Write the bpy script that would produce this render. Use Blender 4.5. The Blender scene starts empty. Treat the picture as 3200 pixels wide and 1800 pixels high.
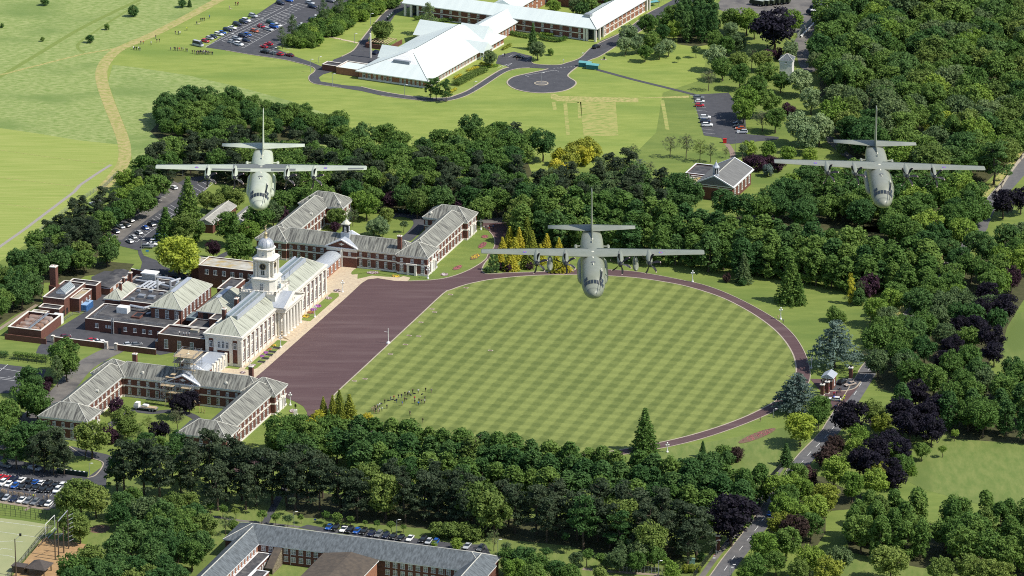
import bpy, math, random
from mathutils import Vector, Matrix
from mathutils.geometry import tessellate_polygon
R = math.radians
PI = math.pi
sc = bpy.context.scene
col = sc.collection
random.seed(7)

# ------------------------------------------------------------------ camera
F = 15400.0                      # focal length in pixels of the 3200 px wide photograph
TH = math.atan(5400 / F)         # camera pitch below the horizon
HC = 617.0                       # camera height above the airfield
D0 = HC / math.tan(TH)
cam = bpy.data.cameras.new('camera'); camo = bpy.data.objects.new('camera', cam); col.objects.link(camo)
camo.location = (0, -D0, HC); camo.rotation_euler = (PI / 2 - TH, 0, 0)
cam.sensor_width = 36; cam.lens = 36 * F / 3200; cam.clip_start = 5; cam.clip_end = 20000
sc.camera = camo
# ------------------------------------------------------------------ sky, sun, exposure
SUN_EL, SUN_AZ = R(51), math.atan2(.94, -.34)
w = bpy.data.worlds.new('World'); sc.world = w; w.use_nodes = True
nt = w.node_tree; nt.nodes.clear()
sky = nt.nodes.new('ShaderNodeTexSky'); sky.sky_type = 'NISHITA'; sky.sun_disc = False
sky.sun_elevation = SUN_EL; sky.sun_rotation = SUN_AZ; sky.altitude = 300
bg = nt.nodes.new('ShaderNodeBackground'); bg.inputs[1].default_value = .125
wo = nt.nodes.new('ShaderNodeOutputWorld')
nt.links.new(sky.outputs[0], bg.inputs[0]); nt.links.new(bg.outputs[0], wo.inputs[0])
sl = bpy.data.lights.new('sun', 'SUN'); sl.energy = 4.5; sl.angle = R(.53); sl.color = (1, .955, .87)
so = bpy.data.objects.new('sun', sl); col.objects.link(so)
sd = Vector((math.sin(SUN_AZ) * math.cos(SUN_EL), math.cos(SUN_AZ) * math.cos(SUN_EL), math.sin(SUN_EL)))
so.rotation_euler = (-sd).to_track_quat('-Z', 'Y').to_euler(); so.location = sd * 900
vs = sc.view_settings
vs.view_transform = 'Standard'; vs.look = 'None'; vs.exposure = .16; vs.gamma = 1
sc.cycles.use_denoising = False
sc.cycles.max_bounces = 5; sc.cycles.transparent_max_bounces = 8
sc.cycles.filter_width = 1.05
sc.cycles.use_adaptive_sampling = True; sc.cycles.adaptive_threshold = .02

# ------------------------------------------------------------------ survey: photo pixel -> point on the ground (or at height z)
_s, _c = math.sin(TH), math.cos(TH)
def G(px, py, z=0.0):
    a = (px - 1600) / F; b = (py - 900) / F
    t = (z - HC) / (-_s - b * _c)
    return (a * t, (_c - b * _s) * t - D0)
def PX(x, y, z):
    Y = y + D0; Z = z - HC; d = Y * _c - Z * _s
    return (1600 + F * x / d, 900 - F * (Y * _s + Z * _c) / d)
_K, _J = .41420, .36632
ORG = dict(a=(0, 0, _K), b=(1067, 0, _K), c=(2134, 0, _K), d=(0, 600, _K), e=(1067, 600, _K), f=(2134, 600, _K), g=(0, 1200, _K), h=(1067, 1200, _K), i=(2134, 1200, _K),
           j=(400, 0, _J), k=(260, 540, _J), l=(0, 780, _J), m=(0, 1420, _J), n=(2400, 1080, _J), o=(1200, 0, _J), p=(0, 0, 1.0),
           q=(640, 820, .12422), r=(860, 740, .12422), s=(640, 1000, .21978), t=(1160, 640, .27473), u=(800, 580, .27473), v=(80, 1110, .27473), w=(440, 1110, .36641), x=(240, 840, .27473))
def C(t, x, y, z=0.0):           # survey sheet, sheet coordinates -> ground
    o = ORG[t]; return G(o[0] + x * o[2], o[1] + y * o[2], z)
def CL(t, pts, z=0.0): return [C(t, x, y, z) for x, y in pts]
AX = R(71); UX, UY = math.cos(AX), math.sin(AX); VX, VY = UY, -UX
U0 = -71.3                       # symmetry axis of the college
def UV(u, v, z=None):            # college grid: u along the front (0 at the portico), v towards the lawn
    u += U0; x, y = u * UX + v * VX, u * UY + v * VY
    return (x, y) if z is None else (x, y, z)

# ------------------------------------------------------------------ helpers
def link(o): col.objects.link(o); return o
def mesh(name, V, Fc, mats, mi=None, smooth=False, uv=None):
    me = bpy.data.meshes.new(name); me.from_pydata([tuple(v) for v in V], [], [tuple(f) for f in Fc])
    for m in (mats if isinstance(mats, (list, tuple)) else [mats]): me.materials.append(m)
    if mi: me.polygons.foreach_set('material_index', mi)
    if smooth: me.polygons.foreach_set('use_smooth', [True] * len(me.polygons))
    if uv:
        l = me.uv_layers.new(name='uv'); k = 0
        for f in uv:
            for q in f: l.data[k].uv = q; k += 1
    me.update(); return me
def obj(name, me, parent=None, loc=(0, 0, 0), rot=(0, 0, 0), scale=None, color=None):
    o = bpy.data.objects.new(name, me); o.location = loc; o.rotation_euler = rot
    if scale is not None: o.scale = scale if hasattr(scale, '__len__') else (scale,) * 3
    if color: o.color = (*color, 1)
    if parent: o.parent = parent
    return link(o)
def tag(o, label, cat=None, group=None):
    o['label'] = label
    if cat: o['category'] = cat
    if group: o['group'] = group
    return o
def kind(o, k, label=None, cat=None):
    o['kind'] = k
    if label: o['label'] = label
    if cat: o['category'] = cat
    return o
def thing(name, label, cat, loc=(0, 0, 0), rz=0, group=None):
    return tag(obj(name, None, None, loc, (0, 0, rz)), label, cat, group)
class MB:                        # collects boxes, tubes and lofts into one mesh
    def __init__(s): s.V = []; s.F = []; s.m = []; s.sm = []
    def add(s, V, Fc, mi=0):
        n = len(s.V); s.V += [tuple(v) for v in V]; s.F += [tuple(i + n for i in f) for f in Fc]; s.m += [mi] * len(Fc); return s
    def box(s, x0, x1, y0, y1, z0, z1, mi=0, bottom=True):
        V = [(x, y, z) for z in (z0, z1) for y in (y0, y1) for x in (x0, x1)]
        Fc = [(4, 5, 7, 6), (0, 1, 5, 4), (1, 3, 7, 5), (3, 2, 6, 7), (2, 0, 4, 6)] + ([(0, 2, 3, 1)] if bottom else [])
        return s.add(V, Fc, mi)
    def cyl(s, p, q, r0, r1=None, n=8, mi=0, cap=True):
        r1 = r0 if r1 is None else r1; p = Vector(p); q = Vector(q); a = (q - p).normalized()
        b = a.orthogonal().normalized(); c = a.cross(b)
        V = [p + (b * math.cos(t) + c * math.sin(t)) * r0 for t in [2 * PI * k / n for k in range(n)]] + [q + (b * math.cos(t) + c * math.sin(t)) * r1 for t in [2 * PI * k / n for k in range(n)]]
        Fc = [(k, (k + 1) % n, n + (k + 1) % n, n + k) for k in range(n)]
        if cap: Fc += [tuple(range(n))[::-1], tuple(range(n, 2 * n))]
        return s.add(V, Fc, mi)
    def loft(s, rings, mi=0, cap=True, closed=True):
        n = len(rings[0]); V = [v for r in rings for v in r]; Fc = []
        for j in range(len(rings) - 1):
            for k in range(n if closed else n - 1):
                Fc.append((j * n + k, j * n + (k + 1) % n, (j + 1) * n + (k + 1) % n, (j + 1) * n + k))
        if cap and closed: Fc += [tuple(range(n))[::-1], tuple(range(len(V) - n, len(V)))]
        return s.add(V, Fc, mi)
    def lathe(s, prof, n=16, x=0, y=0, mi=0, cap=False):
        return s.loft([[(x + r * math.cos(2 * PI * k / n), y + r * math.sin(2 * PI * k / n), z) for k in range(n)] for r, z in prof], mi, cap)
    def me(s, name, mats, smooth=False): return mesh(name, s.V, s.F, mats, s.m, smooth)
    def build(s, name, mats, parent=None, smooth=False, **kw): return obj(name, s.me(name, mats, smooth), parent, **kw)
ORD = ['first', 'second', 'third', 'fourth', 'fifth', 'sixth', 'seventh', 'eighth', 'ninth', 'tenth', 'eleventh', 'twelfth', 'thirteenth', 'fourteenth', 'fifteenth', 'sixteenth', 'seventeenth', 'eighteenth', 'nineteenth', 'twentieth']
def ordw(i):
    if i < 20: return ORD[i]
    t = ['twenty', 'thirty', 'forty', 'fifty'][(i + 1) // 10 - 2]; r = (i + 1) % 10
    return t + '-' + ORD[r - 1] if r else {'twenty': 'twentieth', 'thirty': 'thirtieth', 'forty': 'fortieth', 'fifty': 'fiftieth'}[t]

# ------------------------------------------------------------------ materials
MATS = {}
def M(name, c1, c2=None, rough=.85, scale=.4, stretch=None, detail=4, coords='world', lo=.35, hi=.65, metal=0, spec=.3, bump=0, c3=None, s3=3., obcol=False, rnd=0, trans=0):
    m = bpy.data.materials.new(name); m.use_nodes = True; n = m.node_tree.nodes; L = m.node_tree.links
    b = n['Principled BSDF']; b.inputs['Roughness'].default_value = rough; b.inputs['Metallic'].default_value = metal
    b.inputs['Specular IOR Level'].default_value = spec
    src = None
    def mix(a, bb, fac, mode='MIX'):
        x = n.new('ShaderNodeMix'); x.data_type = 'RGBA'; x.blend_type = mode
        for s_, v in ((6, a), (7, bb), (0, fac)):
            if hasattr(v, 'is_output') or isinstance(v, bpy.types.NodeSocket): L.new(v, x.inputs[s_])
            else: x.inputs[s_].default_value = v if s_ == 0 else (*v, 1)
        return x.outputs[2]
    if c2 or bump or c3:
        if coords == 'world': g = n.new('ShaderNodeNewGeometry').outputs['Position']
        else: g = n.new('ShaderNodeTexCoord').outputs['UV' if coords == 'uv' else 'Object']
        if stretch:
            mp = n.new('ShaderNodeMapping'); L.new(g, mp.inputs[0]); mp.inputs['Rotation'].default_value = (0, 0, stretch[3] if len(stretch) > 3 else 0); mp.inputs['Scale'].default_value = stretch[:3]; mp.vector_type = 'TEXTURE' if False else 'POINT'; g = mp.outputs[0]
        nz = n.new('ShaderNodeTexNoise'); nz.inputs['Scale'].default_value = scale; nz.inputs['Detail'].default_value = detail; nz.inputs['Roughness'].default_value = .62; L.new(g, nz.inputs['Vector'])
        mr = n.new('ShaderNodeMapRange'); mr.inputs[1].default_value = lo; mr.inputs[2].default_value = hi; L.new(nz.outputs[0], mr.inputs[0])
        f = mr.outputs[0]
    if obcol:
        oi = n.new('ShaderNodeObjectInfo'); src = oi.outputs['Color']
        if c2: src = mix(src, mix(src, c2, .999, 'MULTIPLY'), f)
        if rnd:
            hs = n.new('ShaderNodeHueSaturation'); L.new(src, hs.inputs['Color'])
            mr2 = n.new('ShaderNodeMapRange'); mr2.inputs[3].default_value = 1 - rnd; mr2.inputs[4].default_value = 1 + rnd; L.new(oi.outputs['Random'], mr2.inputs[0]); L.new(mr2.outputs[0], hs.inputs['Value'])
            mr3 = n.new('ShaderNodeMath'); mr3.operation = 'MULTIPLY_ADD'; L.new(oi.outputs['Random'], mr3.inputs[0]); mr3.inputs[1].default_value = -.03; mr3.inputs[2].default_value = .515; L.new(mr3.outputs[0], hs.inputs['Hue'])
            src = hs.outputs[0]
    elif c2: src = mix(c1, c2, f)
    if c3:
        n3 = n.new('ShaderNodeTexNoise'); n3.inputs['Scale'].default_value = s3; n3.inputs['Detail'].default_value = 3; L.new(g, n3.inputs['Vector'])
        m3 = n.new('ShaderNodeMapRange'); m3.inputs[1].default_value = .5; m3.inputs[2].default_value = .7; L.new(n3.outputs[0], m3.inputs[0])
        src = mix(src if src is not None else c1, c3, m3.outputs[0])
    if src is not None: L.new(src, b.inputs['Base Color'])
    else: b.inputs['Base Color'].default_value = (*c1, 1)
    if bump:
        bp = n.new('ShaderNodeBump'); bp.inputs['Strength'].default_value = bump; bp.inputs['Distance'].default_value = .3; L.new(nz.outputs[0], bp.inputs['Height']); L.new(bp.outputs[0], b.inputs['Normal'])
    if trans:
        out = n['Material Output']; tl = n.new('ShaderNodeBsdfTranslucent'); ms = n.new('ShaderNodeMixShader'); ms.inputs[0].default_value = trans
        if src is not None: L.new(src, tl.inputs[0])
        else: tl.inputs[0].default_value = (*c1, 1)
        L.new(b.outputs[0], ms.inputs[1]); L.new(tl.outputs[0], ms.inputs[2]); L.new(ms.outputs[0], out.inputs[0])
    MATS[name] = m; return m
GL = M('window_glass', (.03, .04, .05), rough=.12, spec=.5)
WHITE = M('white_paint', (.8, .8, .78), (.7, .69, .66), rough=.6, scale=2)
STONE = M('portland_stone', (.76, .72, .63), (.7, .66, .58), scale=.5, detail=3, c3=(.64, .6, .53), s3=.15, rough=.85)
BRICK = M('red_brick', (.175, .078, .056), (.13, .056, .042), scale=1.3, detail=6, rough=.9)
DARK = M('dark_rubber', (.02, .02, .022), rough=.7)
STEEL = M('galvanised_steel', (.42, .44, .46), (.32, .34, .36), rough=.5, metal=.5, scale=3)

# ------------------------------------------------------------------ people
SKIN = M('skin', (.5, .3, .22)); HAIR = M('hair', (.035, .025, .02)); TOP = M('clothing_top', (.1, .1, .1), obcol=True)
TR = dict(d=M('trousers_dark', (.015, .016, .022)), k=M('trousers_tan', (.3, .24, .15)), j=M('trousers_denim', (.05, .09, .16)), w=M('trousers_pale', (.5, .48, .42)))
POSES = dict(stand=[((.0, -.02), 1.0, [(.2, .02, 1.42), (.26, .03, 1.14), (.27, -.05, .88)])], photo=[((0, 0), 1.0, [(.2, 0, 1.43), (.3, -.1, 1.2), (.1, -.24, 1.52)])], walk=[((0, .22), 1.0, [(.2, .02, 1.42), (.27, .1, 1.15), (.25, -.1, .92)])], hips=[((0, -.02), 1.0, [(.2, 0, 1.42), (.38, .1, 1.18), (.2, -.05, 1.02)])])
def body_mesh(pose, legs):
    (_, stride), _, arm = POSES[pose][0]
    V = [(0, 0, .98), (0, 0, 1.2), (0, 0, 1.4), (0, -.01, 1.52), (0, -.03, 1.64), (0, -.02, 1.74)]; E_ = [(0, 1), (1, 2), (2, 3), (3, 4), (4, 5)]; Rr = [(.16, .12), (.15, .11), (.19, .12), (.06, .06), (.085, .1), (.06, .07)]
    for s_ in (-1, 1):
        n = len(V); V += [(s_ * .1, 0, .9), (s_ * .11, -stride * s_ * .5 - .02, .5), (s_ * .11, stride * s_ * (-.9) + .03, .09), (s_ * .12, stride * s_ * (-.9) - .14, .05)]; E_ += [(0, n), (n, n + 1), (n + 1, n + 2), (n + 2, n + 3)]; Rr += [(.1, .1), (.068, .068), (.05, .055), (.045, .035)]
        n = len(V); V += [(s_ * a, b, c_) for a, b, c_ in arm] + [(s_ * arm[2][0] * .98, arm[2][1] - .05, arm[2][2] - (.07 if pose != 'photo' else -.06))]; E_ += [(2, n), (n, n + 1), (n + 1, n + 2), (n + 2, n + 3)]; Rr += [(.07, .07), (.05, .05), (.038, .038), (.035, .03)]
    me = bpy.data.meshes.new('person'); me.from_pydata(V, E_, []); o = bpy.data.objects.new('person', me); col.objects.link(o)
    sm = o.modifiers.new('skin', 'SKIN'); sd_ = o.modifiers.new('sub', 'SUBSURF'); sd_.levels = 1
    sv = me.skin_vertices[0].data if me.skin_vertices else None
    if sv is None:
        return None
    for i, r_ in enumerate(Rr): sv[i].radius = r_; sv[i].use_root = i == 0
    dg = bpy.context.evaluated_depsgraph_get(); ev = bpy.data.meshes.new_from_object(o.evaluated_get(dg)); bpy.data.objects.remove(o)
    ev.name = 'person'; ev.materials.clear()
    for m_ in (TOP, TR[legs], SKIN, HAIR, DARK): ev.materials.append(m_)
    for p in ev.polygons:
        c_ = p.center; z = c_.z; mi = 0
        hand = (abs(c_.x) > .16 and z < .95) or (pose == 'photo' and c_.y < -.2 and z > 1.42 and abs(c_.x) > .05)
        if z > 1.53: mi = 3 if (z > 1.71 or c_.y > .0) else 2
        elif z < .1: mi = 4
        elif z < .97 and abs(c_.x) < .2: mi = 1
        if hand and pose != 'hips': mi = 2
        p.material_index = mi; p.use_smooth = True
    return ev
_pm = {}
def pmesh(pose, legs):
    if (pose, legs) not in _pm:
        me0 = bpy.data.meshes.new('t'); me0.from_pydata([(0, 0, 0)], [], []); _pm[(pose, legs)] = body_mesh(pose, legs)
    return _pm[(pose, legs)]
for _p in POSES:
    for _l in 'dkjw': pmesh(_p, _l)

# ------------------------------------------------------------------ three transport aircraft (nose towards -Y, origin at the wing centre)
AIRM = M('aircraft_paint', (.2, .2, .2), (.86, .88, .84), obcol=True, rough=.42, spec=.4, scale=.55, coords='object', detail=5)
BLADE = M('propeller_black', (.022, .022, .026), rough=.45)
TIPW = M('propeller_tip', (.75, .55, .52), rough=.6)
GREYM = M('aircraft_dark_panel', (.15, .16, .15), rough=.5)
BLUE = M('roundel_blue', (.13, .15, .42), rough=.6); PINK = M('roundel_pink', (.45, .13, .15), rough=.6)
BLK = M('aircraft_black', (.02, .022, .025), rough=.5); CREAM = M('probe_cream', (.62, .6, .48), rough=.5)
NOSE = -15.1
SEC = [(0, .06, -.62, -.76), (.16, .5, -.26, -1.1), (.5, .86, 0, -1.42), (1.0, 1.2, .24, -1.7), (1.6, 1.5, .52, -1.9), (2.1, 1.68, .74, -2.02), (2.7, 1.84, 1.28, -2.1), (3.3, 1.97, 1.74, -2.14), (4.1, 2.1, 2.06, -2.18), (5.4, 2.16, 2.2, -2.2),
       (9, 2.17, 2.22, -2.2), (14, 2.17, 2.22, -2.2), (20, 2.17, 2.22, -2.15), (22.5, 2.15, 2.2, -1.6), (25, 2.05, 2.16, -.7), (27.2, 1.85, 2.1, .1), (29, 1.5, 2.0, .75), (30.7, .95, 1.9, 1.2), (32.1, .25, 1.75, 1.5)]
def fus(d, ph):                  # point on the fuselage, ph 0 = right, pi/2 = top
    for k in range(len(SEC) - 1):
        if SEC[k][0] <= d <= SEC[k + 1][0]: break
    a, b = SEC[k], SEC[k + 1]; t = (d - a[0]) / (b[0] - a[0])
    hw, zt, zb = (a[j] + (b[j] - a[j]) * t for j in (1, 2, 3))
    zc = zb + (zt - zb) * .5; h = (zt - zb) * .5; c_, s_ = math.cos(ph), math.sin(ph)
    e = .88 if s_ < 0 else .94
    return Vector((hw * math.copysign(abs(c_) ** e, c_), NOSE + d, zc + h * math.copysign(abs(s_) ** e, s_)))
def wing(x, t, up=1):            # wing surface: x span, t chord fraction
    f = abs(x) / 20.2; le = -2.3 + .95 * max(0, f - .08); ch = 4.9 - 2.35 * max(0, f - .08) / .92
    th = (.8 - .48 * f); zc = 2.05 + .28 * f
    prof = 2.6 * (.2969 * math.sqrt(max(t, 0)) - .126 * t - .3516 * t * t + .2843 * t ** 3 - .1015 * t ** 4)
    return Vector((x, le + ch * t, zc + th * prof * (1.15 if up > 0 else -.8)))
TS = [0, .015, .05, .12, .25, .4, .6, .8, 1]
def foil(fn, xs):
    return [[fn(x, t, 1) for t in TS] + [fn(x, t, -1) for t in TS[-2:0:-1]] for x in xs]
def tailp(x, t, up=1):
    f = abs(x) / 8.02; le = 11.3 + 1.5 * f; ch = 4.1 - 2.15 * f; th = .42 - .26 * f
    prof = 2.6 * (.2969 * math.sqrt(max(t, 0)) - .126 * t - .3516 * t * t + .2843 * t ** 3 - .1015 * t ** 4)
    return Vector((x, le + ch * t, 2.22 + .03 * f + th * prof * up))
def fin(z, t, up=1):
    f = (z - 1.9) / 7.2; le = 10.2 + 3.4 * f; ch = 6.2 - 3.55 * f; th = .85 - .5 * f
    prof = 2.6 * (.2969 * math.sqrt(max(t, 0)) - .126 * t - .3516 * t * t + .2843 * t ** 3 - .1015 * t ** 4)
    return Vector((th * prof * up, le + ch * t, z))
def patch(f, us, vs_, off=.02):  # small panel lying on a surface f(u,v)
    V = []; n = len(vs_)
    for u in us:
        for v in vs_:
            p = f(u, v); e = 1e-2; N = ((f(u + e, v) if u + e <= us[-1] + .02 else f(u, v)) - f(u - e, v)).cross(f(u, v + e) - f(u, v - e))
            N = N.normalized() if N.length > 1e-9 else Vector((0, 0, 1)); V.append((p, N))
    c0 = V[len(V) // 2]
    sg = 1 if c0[1].dot(c0[0] - Vector((0, c0[0].y + 3, 0))) > 0 else -1
    V = [p + N * off * sg for p, N in V]
    return V, [(i * n + j, i * n + j + 1, (i + 1) * n + j + 1, (i + 1) * n + j) for i in range(len(us) - 1) for j in range(n - 1)]
def blade_mesh():
    rings = []
    for r, ch, sw, tw in [(.25, .22, 0, 80), (.5, .3, 0, 66), (.9, .42, -.03, 52), (1.35, .5, -.02, 42), (1.7, .44, .08, 35), (1.95, .32, .2, 31), (2.07, .16, .3, 29)]:
        a = R(tw); cx, cy = math.cos(a), math.sin(a); P_ = []
        for k, (s_, h) in enumerate([(-.5, 0), (-.15, .035), (.5, 0), (-.15, -.03)]):
            X = sw + s_ * ch; P_.append((X * cx - h * cy, -(X * cy + h * cx), r))
        rings.append(P_)
    b = MB(); b.loft(rings[:6], 0); me = b.me('blade', BLADE)
    t = MB(); t.loft([[tuple(Vector(p)) for p in rings[5]], rings[6]], 0); return me, t.me('blade_tip', TIPW)
def build_aircraft():
    P = {}
    f = MB(); f.loft([[fus(s[0], 2 * PI * k / 28) for k in range(28)] for s in SEC]); P['fuselage'] = f.me('fuselage', AIRM, True)
    xs = [-20.2, -20.05, -18, -14, -10.2, -6, -2.2, 0, 2.2, 6, 10.2, 14, 18, 20.05, 20.2]
    g = MB(); r = foil(wing, xs)
    for q in (0, -1):
        c_ = sum((Vector(v) for v in r[q]), Vector()) / len(r[q]); r[q] = [c_ + (Vector(v) - c_) * .72 for v in r[q]]
    g.loft(r); P['wing'] = g.me('wing', AIRM, True)
    g = MB(); g.loft(foil(tailp, [-8.02, -5, -2, 0, 2, 5, 8.02])); P['tailplane'] = g.me('tailplane', AIRM, True)
    g = MB(); g.loft(foil(fin, [1.6, 3, 5, 7, 8.6, 9.1])); g.loft([[(.02, 5.6, 2.1), (-.02, 5.6, 2.1), (0, 5.6, 2.15)], [(.2, 10.6, 2.0), (-.2, 10.6, 2.0), (0, 10.8, 3.0)]]); P['fin'] = g.me('fin', AIRM, True)
    # nacelle (origin at propeller hub)
    n = MB(); rr = []
    for y, hw, zt, zb in [(.25, .34, .34, -.36), (.5, .46, .46, -.75), (1.2, .58, .56, -1.0), (2.4, .62, .6, -.95), (4.0, .58, .62, -.75), (5.6, .42, .5, -.4), (7.0, .12, .3, .0)]:
        rr.append([(hw * math.cos(2 * PI * k / 14), y, (zt + zb) / 2 + (zt - zb) / 2 * math.sin(2 * PI * k / 14)) for k in range(14)])
    n.loft(rr); P['nacelle'] = n.me('nacelle', AIRM, True)
    s_ = MB(); s_.loft([[(r_ * math.cos(2 * PI * k / 12), y, r_ * math.sin(2 * PI * k / 12)) for k in range(12)] for y, r_ in [(-.75, .02), (-.6, .16), (-.25, .31), (.3, .36)]]); P['spinner'] = s_.me('spinner', BLK, True)
    it = MB(); it.loft([[(.3 * math.cos(2 * PI * k / 10), .46, -.66 + .2 * math.sin(2 * PI * k / 10)) for k in range(10)], [(.3 * math.cos(2 * PI * k / 10), .6, -.66 + .2 * math.sin(2 * PI * k / 10)) for k in range(10)]]); P['intake'] = it.me('intake', BLK)
    P['blade'], P['blade_tip'] = blade_mesh()
    t = MB(); t.loft([[(r_ * math.cos(2 * PI * k / 14), y, r_ * math.sin(2 * PI * k / 14)) for k in range(14)] for y, r_ in [(-3.6, .03), (-3.3, .26), (-2.6, .46), (-1.6, .56), (1.6, .56), (3, .4), (4.2, .05)]]); P['tank'] = t.me('fuel_tank', AIRM, True)
    t = MB(); t.box(-.12, .12, -1.9, 1.6, .4, 1.35); P['pylon'] = t.me('pylon', AIRM)
    t = MB(); t.loft([[(hw * math.cos(2 * PI * k / 12), y, hh * math.sin(2 * PI * k / 12)) for k in range(12)] for y, hw, hh in [(-6.2, .1, .2), (-5.4, .5, .7), (-4, .75, .95), (3.5, .75, .95), (5.5, .45, .6), (7, .08, .15)]]); P['wheel_fairing'] = t.me('wheel_fairing', AIRM, True)
    t = MB(); t.loft([[(h * math.cos(2 * PI * k / 8), y, .8 * h * math.sin(2 * PI * k / 8)) for k in range(8)] for y, h in [(-.7, .05), (-.4, .3), (.6, .32), (1.3, .1)]]); P['pod'] = t.me('sensor_pod', AIRM, True)
    t = MB(); t.cyl((0, 0, 0), (1, 0, 0), .22, .16, 6); P['pod_arm'] = t.me('pod_arm', AIRM)
    return P
AP = build_aircraft()
_rd = {}
def disc(r, m, n=20):
    k = (r, m.name)
    if k not in _rd: b = MB(); b.add([(r * math.cos(2 * PI * j / n), r * math.sin(2 * PI * j / n), 0) for j in range(n)] + [(r * math.cos(2 * PI * j / n), r * math.sin(2 * PI * j / n), .02) for j in range(n)], [tuple(range(n, 2 * n))] + [(j, (j + 1) % n, n + (j + 1) % n, n + j) for j in range(n)]); _rd[k] = b.me('roundel', m)
    return _rd[k]
PANES = [(2.16, 2.72, 90 - 15, 90 - 1.5), (2.16, 2.72, 90 + 1.5, 90 + 15), (2.16, 2.72, 90 + 17.5, 90 + 33), (2.16, 2.72, 90 - 33, 90 - 17.5), (2.2, 2.8, 36, 54), (2.2, 2.8, 126, 144), (2.88, 3.5, 30, 42), (2.88, 3.5, 138, 150), (2.9, 3.5, 45, 57), (2.9, 3.5, 123, 135), (2.2, 2.8, 18, 33), (2.2, 2.8, 147, 162)]
def aircraft(label, px, py, ppm, colr, roll, yaw, tanks, panels, seed):
    rng = random.Random(seed); dp = F / ppm; a, b = (px - 1600) / F, (py - 900) / F
    loc = (a * dp, -D0 + dp * (_c - b * _s), HC + dp * (-_s - b * _c) - 2.1)
    root = thing('transport_aircraft', label, 'aircraft', loc, 0, 'transport aircraft in formation')
    root.rotation_euler = (R(.4), R(roll), R(yaw))
    ad = lambda n, me, par=root, **k: obj(n, me, par, color=colr, **k)
    fu = ad('fuselage', AP['fuselage']); wg = ad('wing', AP['wing']); ad('tailplane', AP['tailplane']); fn = ad('fin', AP['fin'])
    for d0, d1, p0, p1 in PANES:
        V, Fc = patch(lambda u, v: fus(u, v), [d0, (d0 + d1) / 2, d1], [R(p0), R((p0 + p1) / 2), R(p1)], .03)
        obj('cockpit_window', mesh('cockpit_window', V, Fc, GL), fu)
    for x in (-10.15, -4.95, 4.95, 10.15):
        nc = ad('nacelle', AP['nacelle'], loc=(x, -5.35 - (.12 if abs(x) < 6 else -.1), 1.95)); obj('intake', AP['intake'], nc)
        pr = obj('propeller', AP['spinner'], root, loc=(x, -5.55 - (.12 if abs(x) < 6 else -.1), 1.95)); a0 = rng.uniform(0, 60)
        for k in range(6):
            obj('blade', AP['blade'], pr, rot=(0, R(a0 + 60 * k), 0)); obj('blade_tip', AP['blade_tip'], pr, rot=(0, R(a0 + 60 * k), 0))
    for s in (-1, 1):
        ad('wheel_fairing', AP['wheel_fairing'], loc=(2.05 * s, -.5, -1.25)); ad('sensor_pod', AP['pod'], loc=(2.95 * s, 7.2, .65))
        ad('sensor_arm', AP['pod_arm'], loc=(1.9 * s, 7.2, .75), rot=(0, 0, 0 if s > 0 else PI))
        obj('roundel', disc(.36, BLUE), wg, loc=tuple(wing(12.3 * s, .3) + Vector((0, 0, .03))), rot=(R(6), 0, 0)); obj('roundel_centre', disc(.17, PINK), wg, loc=tuple(wing(12.3 * s, .3) + Vector((0, 0, .055))), rot=(R(6), 0, 0))
        if tanks: tk = ad('fuel_tank', AP['tank'], loc=(7.75 * s, -1.2, .35)); ad('pylon', AP['pylon'], tk)
    for x0, x1, t0, t1 in panels:
        xs = [x0 + (x1 - x0) * k / 4 for k in range(5)]; V = [wing(x, t0 + (t1 - t0) * j / 4) + Vector((0, 0, .02)) for x in xs for j in range(5)]
        obj('wing_panel', mesh('wing_panel', V, [(i * 5 + j, i * 5 + j + 1, i * 5 + j + 6, i * 5 + j + 5) for i in range(4) for j in range(4)], GREYM), wg)
    pb = MB(); pb.cyl((1.45, -8.6, 2.05), (1.5, -10.4, 2.1), .12, .12, 8, 0); pb.cyl((1.5, -10.4, 2.1), (1.35, -12, 1.65), .12, .1, 8, 1); pb.cyl((1.35, -12, 1.65), (1.05, -15.2, .3), .07, .05, 8, 1); pb.build('refuelling_probe', [CREAM, BLK], root)
    for d, h, wd in [(8.4, .25, .12), (12.2, .1, .2), (15.2, .12, .35), (20.5, .5, .05), (22.5, .1, .25)]:
        an = MB(); p = fus(d, PI / 2); an.loft([[(p.x + wd * math.cos(q) * k_, p.y + .5 * math.sin(q) * k_, p.z - .05 + hh) for q in [2 * PI * j / 8 for j in range(8)]] for k_, hh in ((1, 0), (.7, h))]); an.build('antenna', CREAM, root)
    ht = MB(); p = fus(9.6, PI / 2); ht.loft([[(.45 * math.cos(q), p.y + .5 * math.sin(q), p.z - .03 + h) for q in [2 * PI * j / 12 for j in range(12)]] for h in (0, .06)]); ht.build('escape_hatch', GREYM, root)
    rd = MB(); rd.loft([[fus(d, 2 * PI * k / 28) * 1.0 + (fus(d, 2 * PI * k / 28) - Vector((0, NOSE + d, -1))) * .012 for k in range(28)] for d in (.04, .2, .6, 1.2)]); ad('radome', rd.me('radome', AIRM, True))
    sk = MB(); sk.add(*(patch(lambda u, v: fus(u, v), [1.6, 3.2], [R(-15), R(-5)], .02))); sk.build('crew_door', BLK, root)
    st = MB()
    for k in range(3): st.add(*patch(lambda u, v: fus(u, v), [5.2 + k * .6, 5.45 + k * .6], [R(-8), R(8), R(22)], .02))
    st.build('invasion_stripe', BLK, root)
    return root
aircraft('grey-green four-propeller transport aircraft with two underwing fuel tanks, flying above the striped oval lawn', 1852, 789, 17.26, (.235, .25, .2), .25, 0, True, [], 1)
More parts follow.
